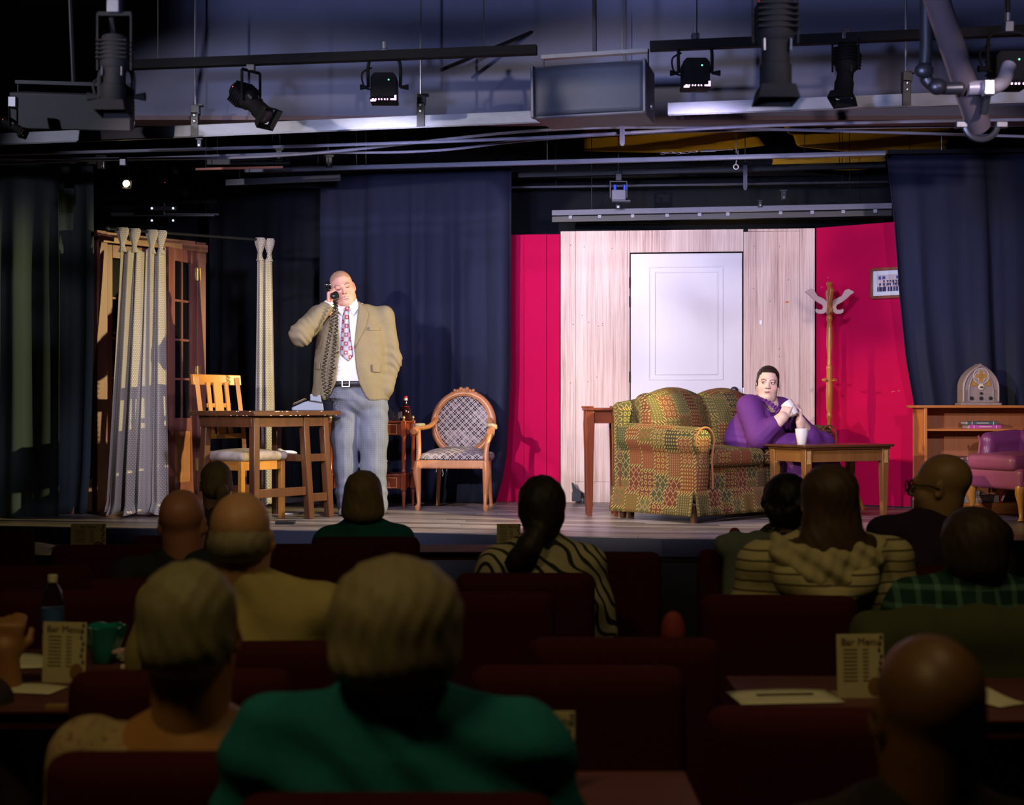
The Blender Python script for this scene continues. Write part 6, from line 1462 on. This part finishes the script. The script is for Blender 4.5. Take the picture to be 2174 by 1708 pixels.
sheet(62, 1163, .24, .16, .15, 'upper curled paper on the counter at the far left near the stage', curl=.02); sheet(70, 1176, .24, .15, -.1, 'lower curled paper on the counter at the far left near the stage', curl=.02)
sheet(40, 1412, .20, .14, .2, 'folded paper left of the bar menu card on the lower left table', curl=.02); sheet(60, 1465, .18, .10, -.2, 'paper at the left edge below the bar menu card', curl=.005); sheet(275, 1398, .16, .12, -.25, 'stack of napkins beside the teal bowl', curl=.03)
pg = sheet(1665, 1482, .27, .16, .1, 'white programme lying on the lower right counter', curl=.004); B().box((.005, .012, .0085), (.15, .018, .001)).build('printed_strip', M_ink, pg); sheet(2120, 1492, .10, .10, .5, 'crumpled paper right of the lower right bald head', curl=.03)
o = B().tube([(-.03, 0, 0), (.03, 0, 0)], .009, 10).build('lipstick', mat('lip_case', (.5, .4, .35), .3), None, True, loc=P(280, 1415, 4.0)); o.location.z = .749; tag(o, 'small pale tube in front of the napkins', 'tube')
o = B().box((0, 0, .004), (.03, .05, .008)).build('sugar_packet', mat('packet_pink', (.5, .3, .3), .6), None, loc=P(254, 1393, 4.1)); o.location.z = .775; tag(o, 'pink packet on the napkin stack', 'packet')
for px, lb in ((120, 'left'), (175, 'right')):
    o = B().box((0, 0, .004), (.05, .02, .008)).build('table_clip', M_brass, None, loc=P(px, 1506, 3.5)); o.location.z = .741; tag(o, 'small %s brass clip at the table edge below the menu card' % lb, 'clip', 'brass table clips')
# water bottle
p = P(112, 1300, 4.22); t = T('water_bottle', 'clear plastic water bottle with a blue label at the lower left', 'bottle', (p.x, 4.22, .74))
B().lathe([(.030, 0), (.034, .01), (.034, .075), (.033, .15), (.034, .165), (.026, .20), (.013, .222), (.012, .228)], 20).build('bottle_body', glass('bottle_plastic', (.55, .62, .75), .1), t, True)
B().lathe([(.0345, .085), (.0345, .15)], 20).build('label', mat('bottle_label', (.03, .07, .22), .4), t, True); B().lathe([(.0325, 0.004), (.0325, .07)], 20).build('lower_label', mat('label_pale', (.40, .35, .42), .5), t, True)
B().lathe([(.014, .226), (.0145, .246), (.012, .248)], 16).build('cap', mat('cap_white', (.5, .46, .32), .5), t, True)
p = P(222, 1365, 4.12); t = T('glass_bowl', 'teal pressed glass bowl with ruffled rim beside the menu card', 'bowl', (p.x, 4.12, .74))
b = B(); R = []
for r, z, am in ((.028, 0, 0), (.032, .004, .0), (.042, .04, .002), (.056, .085, .004), (.064, .11, .006), (.058, .11, .005), (.05, .085, .003), (.036, .04, .001), (.02, .012, 0)): R.append([Vector(((r+am*math.sin(k*math.pi/3))*math.cos(k*math.pi/18), (r+am*math.sin(k*math.pi/3))*math.sin(k*math.pi/18), z+am*.4*math.cos(k*math.pi/3))) for k in range(36)])
b.rings(R).build('bowl_body', mat('teal_glass', (.01, .16, .14), .12, 0, .2, 8, 0), t, True)
for k in range(7): B().ell((.02*math.cos(k*.9), .02*math.sin(k*.9), .035+.006*k), (.022, .022, .012), 10, 6).build('sweet', mat('green_sweet', (.10, .22, .05), .5), t, True)
for px, py, d, lb in ((1429, 1343, 3.75, 'red folded napkin standing behind an empty seat'), (1560, 1147, 6.2, 'red folded napkin standing behind the grey shawl')):
    p = P(px, py, d); o = SDF().ell((0, 0, .04), (.032, .025, .05)).cone((0, 0, .0), (0, 0, .03), .03, .03, .01).mesh('folded_napkin', .008, mat('napkin_red', (.13, .008, .008), .8), None); o.location = (p.x, d, p.z-.03); tag(o, lb, 'napkin', 'red napkins')
    q = T('side_stool', 'small dark stand under the '+lb, 'stand', (p.x, d, 0), 0, 'small dark stands'); B().lathe([(.03, 0), (.03, .02), (.012, .03), (.012, p.z-.06), (.03, p.z-.05), (.03, p.z-.035)], 16).build('stand_body', M_black, q, True)
o = SDF().cone((0, 0, .0), (0, 0, .08), .03, .03, 0).mesh('drinking_glass', .006, glass('tumbler_plastic', (.6, .68, .7)), None)
p = P(2140, 1165, 5.6); table(2.0, 2.9, 5.5, 5.9, 'dark counter at the right edge beyond the bald man with glasses'); o.location = (p.x, 5.62, .77); tag(o, 'clear drinking glass at the right edge', 'glass')
# ---------------------------------------------------------------- audience
def shirt_mat(kind, name, c, c2=None):
    t = NT(name); v = t.coord('Object'); q = t.xy(v); n = t.noise(v, 14, 4)
    if kind == 'plain': col = t.mix(n, [x*.75 for x in c], [x*1.15 for x in c])
    elif kind == 'stripe': col = t.mix(t.math('GREATER_THAN', t.math('FRACT', t.math('ADD', t.math('MULTIPLY', q[2], 30), t.math('MULTIPLY', n, .25))), .80), c, c2)
    elif kind == 'plaid':
        a = t.math('GREATER_THAN', t.math('FRACT', t.math('MULTIPLY', q[0], 17)), .72); b = t.math('GREATER_THAN', t.math('FRACT', t.math('MULTIPLY', q[2], 17)), .72); col = t.mix(t.math('MULTIPLY', t.math('ADD', a, b), .5), c, c2)
    elif kind == 'swirl':
        w_ = t.n('ShaderNodeTexWave'); w_.inputs['Scale'].default_value = 9; w_.bands_direction = 'DIAGONAL'; w_.inputs['Distortion'].default_value = 16; w_.inputs['Detail'].default_value = 1; w_.inputs['Detail Scale'].default_value = .6; t.link(v, w_.inputs['Vector']); col = t.ramp(w_.outputs['Fac'], [(.18, c2), (.30, c), (1, c)])
    else:
        col = t.mix(t.math('GREATER_THAN', t.noise(v, 70, 2), .58), c, c2)
    t.base(col); t.bump(n, .4, .01); return t.done(.9, 0, .2)
def viewer(label, px, ytop, d, hs=1.0, sh=.21, skin=(.45, .25, .16), shirt=None, hair=None, hm=None, vox=.010, turn=0., tilt=0., drop=.245, bare=False, fold=.004, extra=None, hcol=None, lean=0.):
    zt = CAMZ-(ytop-HOR)/F_PX*d; x = (px-1087)/F_PX*d; t = T('person', label, 'person', (x, d, 0), 0, 'audience')
    hc_ = zt-.120*hs; M = TR(0, .0+lean, hc_) @ RZ(math.pi+turn) @ RY(tilt) @ Matrix.Scale(hs, 4)
    zs = zt-drop
    s = SDF(); head_sdf(s, M, 1.04, .4, nk=tuple(M.inverted() @ Vector((0, .0, zs-.02))))
    h1 = s.mesh('head_tmp', min(vox, .007), M_skin, None, lambda V: head_col(V, M, skin, hcol or skin, (lambda x, y, z: ((y > -.0) & (z < .035-.1*y) & (z > -.07), .75)) if hcol else None), smooth=0)
    s = SDF(); s.cone((0, 0, zs), (0, .01, zs-.06), .06, .09, .03); s.ell((0, .03, zs-.15), (sh*.88, .12, .16), .04); s.ell((0, .04, .62), (sh*.82, .13, .2), .05)
    A = []
    for k in (-1, 1): a_ = [(k*(sh-.03), .02, zs-.085), (k*(sh+.03), .06, zs-.33), (k*(sh-.03), .30, zs-.40)]; A.append(a_); s.chain(a_, [.055, .045, .032], .03); s.ell((k*(sh-.05), .36, zs-.40), (.035, .055, .022), .02)
    for k in (-1, 1): s.chain([(k*.10, .10, .53), (k*.12, .50, .54), (k*.12, .52, .06)], [.09, .065, .045], .03); s.cone((k*.12, .52, .05), (k*.12, .66, .035), .04, .03, .02)
    h2 = s.mesh('body_tmp', max(vox, .012), M_skin, None, lambda V: np.tile(np.array(skin), (len(V), 1)), smooth=0)
    join('body', [h1, h2], t)
    g = SDF(); top = zs if not bare else zs-.12
    if not bare: g.cone((0, .004, zs-.015), (0, .01, zs-.07), .072, .105, .03); g.cone((-(sh-.05), .02, zs-.085), (sh-.05, .02, zs-.085), .072, .072, .04); [g.cone((k*.03, .0, zs-.03), (k*(sh-.06), .02, zs-.08), .075, .070, .03) for k in (-1, 1)]
    g.ell((0, .02, zs-.19), (sh*.95, .145, .17), .05); g.ell((0, .04, .66), (sh*.92, .155, .22), .06)
    for a_ in A: g.chain([a_[0], a_[1]], [.073, .062], .03)
    if not bare: g.cone((0, -.0, zs+.06), (0, -.0, zs-.01), .062, .058, .006, 's')
    if extra: extra(g, zs, sh)
    rz_ = random.Random(px); a1, a2 = rz_.uniform(20, 40), rz_.uniform(0, 6)
    g.mesh('shirt', max(vox*.8, .008), shirt, t, warp=lambda V: fold*np.sin(V[:, 2]*a1*1.6+V[:, 0]*a1+a2+2*np.sin(V[:, 0]*14)), smooth=2)
    lower = SDF()
    for k in (-1, 1): lower.chain([(k*.10, .10, .53), (k*.12, .50, .54), (k*.12, .52, .12)], [.11, .082, .07], .03)
    lower.ell((0, .08, .54), (sh*.85, .15, .11), .05); lower.mesh('trousers', .016, mat('audience_trousers', (.015, .015, .02), .9), t, smooth=2)
    if hair:
        h = SDF(); h.M = M; hair(h); h.M = None
        h.mesh('hair', max(vox*.8, .006), hm, t, warp=lambda V: .0012*np.sin(V[:, 0]*210+3*np.sin(V[:, 2]*35))+.0012*np.sin(V[:, 0]*95+V[:, 2]*60+V[:, 1]*80), smooth=2)
    return t, M, zs
def hair_m(name, c): return mat(name, c, .6, 0, .35, 30, .4, .3, (5, 5, .6))
FACE = lambda h, z=.0: (h.ell((0, -.075, -.02+z), (.075, .06, .10), .012, 's'))
def short(h): h.ell((0, .024, .036), (.085, .100, .090), 0); h.ell((0, .045, -.02), (.078, .075, .06), .03); FACE(h); h.box((0, .0, -.125), (.15, .2, .05), .01, .02, 's')
def bushy(h): h.ell((0, .024, .036), (.100, .112, .098), 0); h.ell((0, .04, -.03), (.095, .085, .075), .03); FACE(h); h.box((0, .0, -.15), (.15, .2, .05), .01, .02, 's')
def wide(h): h.ell((0, .024, .030), (.104, .108, .094), 0); h.ell((0, .04, -.03), (.098, .085, .06), .03); FACE(h); h.box((0, .0, -.13), (.15, .2, .05), .01, .02, 's')
def fringe(h): h.ell((0, .03, -.01), (.083, .098, .062), 0); FACE(h); h.ell((0, .02, .088), (.06, .075, .065), .02, 's'); h.box((0, .0, -.12), (.15, .2, .05), .01, .02, 's')
def bob(h): h.ell((0, .024, .036), (.090, .104, .092), 0); h.ell((0, .035, -.03), (.100, .088, .085), .03); h.ell((0, .04, -.08), (.104, .080, .055), .03); FACE(h, -.03); h.box((0, .0, -.19), (.15, .2, .06), .01, .02, 's')
def bun(h): h.ell((0, .024, .036), (.082, .102, .090), 0); h.ell((0, .05, -.02), (.074, .072, .06), .03); FACE(h); h.chain([(-.02, .10, -.01), (-.025, .135, -.03), (-.022, .125, -.09), (-.012, .11, -.16), (-.005, .11, -.24)], [.028, .032, .024, .018, .012], .012); h.box((0, -.05, -.11), (.15, .1, .04), .01, .02, 's')
def ponyside(h): h.ell((0, .028, .034), (.090, .108, .096), 0); h.ell((0, .05, -.03), (.080, .080, .08), .03); FACE(h); h.chain([(.02, .115, -.08), (.05, .135, -.13), (.09, .125, -.17), (.12, .10, -.19)], [.040, .045, .036, .020], .02)
def curly(h):
    h.ell((0, .024, .036), (.098, .110, .096), 0); rr = random.Random(2)
    for i in range(40):
        a, b_ = rr.uniform(0, 6.28), rr.uniform(-.5, 1.3); h.ell((.095*math.cos(a)*math.cos(b_), .03+.10*math.sin(a)*math.cos(b_), .01+.085*math.sin(b_)), (.022, .022, .022), .01)
    h.ell((0, .06, -.05), (.085, .06, .06), .03); FACE(h)
def longh(h):
    h.ell((0, .024, .036), (.094, .108, .092), 0); h.ell((0, .05, -.08), (.100, .07, .12), .04); h.ell((.0, .075, -.20), (.135, .055, .12), .05); h.ell((-.03, .095, -.33), (.05, .035, .08), .04); h.ell((.125, .05, -.22), (.035, .04, .1), .03); h.ell((-.125, .05, -.20), (.035, .04, .1), .03); FACE(h, -.02); h.box((0, -.12, -.2), (.2, .1, .3), .01, .02, 's')
viewer('grey haired woman with a braid and glasses sitting closest to the stage', 459, 979, 6.95, .95, .19, (.42, .26, .17), shirt_mat('plain', 'shirt_dim', (.05, .05, .05)), bun, hair_m('hair_straw', (.22, .17, .09)), .010, .25)
viewer('bald man in a black shirt left of the yellow shirt man', 388, 1038, 5.0, 1.02, .23, (.30, .13, .085), shirt_mat('plain', 'shirt_black', (.012, .016, .017)), None, None, .009)
viewer('balding man in a yellow shirt with grey hair around a bald crown', 513, 1043, 3.75, 1.02, .25, (.42, .22, .12), shirt_mat('plain', 'shirt_yellow', (.30, .24, .09)), fringe, hair_m('hair_grey', (.17, .14, .09)), .009, fold=.007, drop=.235)
viewer('woman with a light brown bob in a green top by the stage', 772, 1000, 6.6, .98, .20, (.40, .25, .17), shirt_mat('plain', 'shirt_green', (.005, .085, .088)), bob, hair_m('hair_ash', (.16, .11, .055)), .009, drop=.25)
viewer('woman with a dark low ponytail in a cream patterned blouse', 1150, 1012, 5.2, 1.0, .20, (.40, .25, .17), shirt_mat('swirl', 'blouse_swirl', (.34, .30, .20), (.015, .018, .015)), ponyside, hair_m('hair_black', (.014, .009, .007)), .009, 0, 0)
viewer('woman with short curly black hair in a sparkly black top', 1668, 1008, 6.0, .98, .18, (.20, .11, .07), shirt_mat('speck', 'top_sparkle', (.010, .010, .010), (.10, .09, .06)), curly, hair_m('hair_jet', (.007, .006, .006)), .009)
def hood(g, zs, sh): g.chain([(-.16, -.01, zs-.05), (-.14, -.09, zs-.13), (-.02, -.13, zs-.20), (.09, -.11, zs-.12), (.15, -.03, zs-.05)], [.045, .055, .06, .05, .04], .02)
th_, Mh_, zh_ = viewer('woman with long brown hair in a striped cream hoodie', 1758, 988, 4.6, 1.0, .25, (.38, .23, .14), shirt_mat('stripe', 'hoodie_stripe', (.36, .31, .17), (.08, .06, .03)), longh, hair_m('hair_brown', (.050, .026, .013)), .009, 0, 0, .235, extra=hood, fold=.006)
s = SDF(); s.chain([(-.17, .0, zh_-.02), (-.16, -.085, zh_-.06), (-.08, -.115, zh_-.115), (.02, -.115, zh_-.125), (.11, -.095, zh_-.07), (.16, -.02, zh_-.02)], [.030, .040, .046, .046, .040, .030], .02); s.chain([(-.10, -.10, zh_-.05), (-.02, -.11, zh_-.08), (.07, -.09, zh_-.04)], [.04, .045, .04], .03)
s.mesh('hood', .008, mat('hood_cream', (.33, .28, .15), .9, 0, .3, 20, .4), th_, warp=lambda V: .006*np.sin(V[:, 0]*60+V[:, 2]*90)+.003*np.sin(V[:, 0]*140-V[:, 2]*60), smooth=1)
tg, Mg, zg = viewer('bald man wearing glasses and a dark purple jacket at the right', 1996, 963, 5.4, 1.06, .24, (.25, .145, .070), shirt_mat('plain', 'jacket_purple', (.022, .010, .028)), None, None, .008, 1.05, drop=.235)
gl = SDF; B().tube([Mg @ Vector((.058*k/10, -.106+.0006*k*k/10, .004)) for k in range(-10, 11)], .003, 6).build('glasses_bridge', M_black, tg, True)
for k in (-1, 1):
    B().tube([Mg @ Vector((k*.031+.024*math.cos(a), -.112, .002+.019*math.sin(a))) for a in [i*math.pi/8 for i in range(16)]], .003, 6, True).build('glasses_rim', M_black, tg, True)
    B().tube([Mg @ Vector((k*.058, -.105, .006)), Mg @ Vector((k*.084, -.02, .008)), Mg @ Vector((k*.088, .02, -.005))], .003, 6).build('glasses_temple', M_black, tg, True)
viewer('person with bushy dark hair in a green plaid shirt at the right edge', 2064, 1082, 4.4, 1.02, .23, (.30, .18, .11), shirt_mat('plaid', 'shirt_plaid', (.006, .030, .024), (.075, .16, .125)), bushy, hair_m('hair_darkbrown', (.030, .018, .010)), .009, drop=.215)
viewer('grey haired woman with bare shoulders in the lower left foreground', 405, 1193, 2.55, 1.05, .22, (.30, .14, .045), shirt_mat('speck', 'blouse_floral', (.30, .22, .12), (.20, .10, .07)), short, hair_m('hair_silver', (.17, .145, .075)), .008, 0, 0, .27, bare=True,
    extra=lambda g, zs, sh: [g.chain([(k*.12, .10, zs-.14), (k*.125, .02, zs-.055), (k*.12, -.05, zs-.10), (k*.10, -.09, zs-.26)], [.022, .026, .026, .03], .02) for k in (-1, 1)])
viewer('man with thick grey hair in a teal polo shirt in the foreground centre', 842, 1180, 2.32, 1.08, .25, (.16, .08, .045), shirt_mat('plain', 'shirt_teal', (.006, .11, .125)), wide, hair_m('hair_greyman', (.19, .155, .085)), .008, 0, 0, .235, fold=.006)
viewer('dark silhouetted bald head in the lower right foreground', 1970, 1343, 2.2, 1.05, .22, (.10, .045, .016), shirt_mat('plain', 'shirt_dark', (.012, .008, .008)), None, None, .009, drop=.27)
# person at the left edge of whom only a raised hand shows
tp_ = viewer('person beyond the left edge whose hand rests on the lower left table', -190, 1230, 3.55, 1.0, .21, (.24, .11, .04), shirt_mat('plain', 'shirt_edge', (.03, .02, .02)), short, hair_m('hair_edge', (.10, .07, .04)), .012)
b0 = [c for c in kids(tp_[0]) if c.name.startswith('body')][0]
hx = Vector(P(34, 1352, 3.75))-Vector(tp_[0].location)
s = SDF(); s.chain([(.21, .06, tp_[2]-.33), (.20, .22, tp_[2]-.40), (hx.x-.03, hx.y, hx.z-.03)], [.05, .045, .034], .02); hand_sdf(s, frame3((hx.x-.03, hx.y, hx.z-.05), (.2, 0, 1), (.3, -1, 0)), (1.2, 1.3, .9), 1)
h2 = s.mesh('arm_tmp', .008, M_skin, None, lambda V: np.tile(np.array((.24, .11, .04)), (len(V), 1)), smooth=0)
h0 = b0; par = h0.parent; h0.modifiers.clear(); join('body', [h0, h2], par)
# clothes hung on seats
s = SDF(); s.box((0, 0, .0), (.10, .06, .26), .04, 0); s.cone((-.08, 0, .24), (.10, 0, .25), .05, .045, .03)
o = s.mesh('grey_shawl', .010, mat('shawl_grey', (.10, .11, .11), .95, 0, .25, 25, .3), None, warp=lambda V: .006*np.sin(V[:, 0]*70+V[:, 2]*6), smooth=2); p = P(1586, 1165, 5.72); o.location = (p.x, 5.72, .69); tag(o, 'grey shawl hanging over the seat of the curly haired woman', 'shawl')
s = SDF(); s.box((0, 0, -.02), (.30, .07, .28), .06, 0); s.cone((-.27, 0, .20), (.27, 0, .22), .075, .075, .04); s.chain([(-.27, -.02, .18), (-.31, -.05, -.02), (-.29, -.05, -.24)], [.07, .06, .05], .03)
o = s.mesh('green_jacket', .011, mat('jacket_olive', (.035, .040, .012), .95, 0, .25, 18, .4), None, warp=lambda V: .007*np.sin(V[:, 0]*35+V[:, 2]*14), smooth=2); p = P(2062, 1300, 3.96); o.location = (p.x, 3.955, .645); tag(o, 'olive green jacket hanging over the seat of the plaid shirt person', 'jacket')
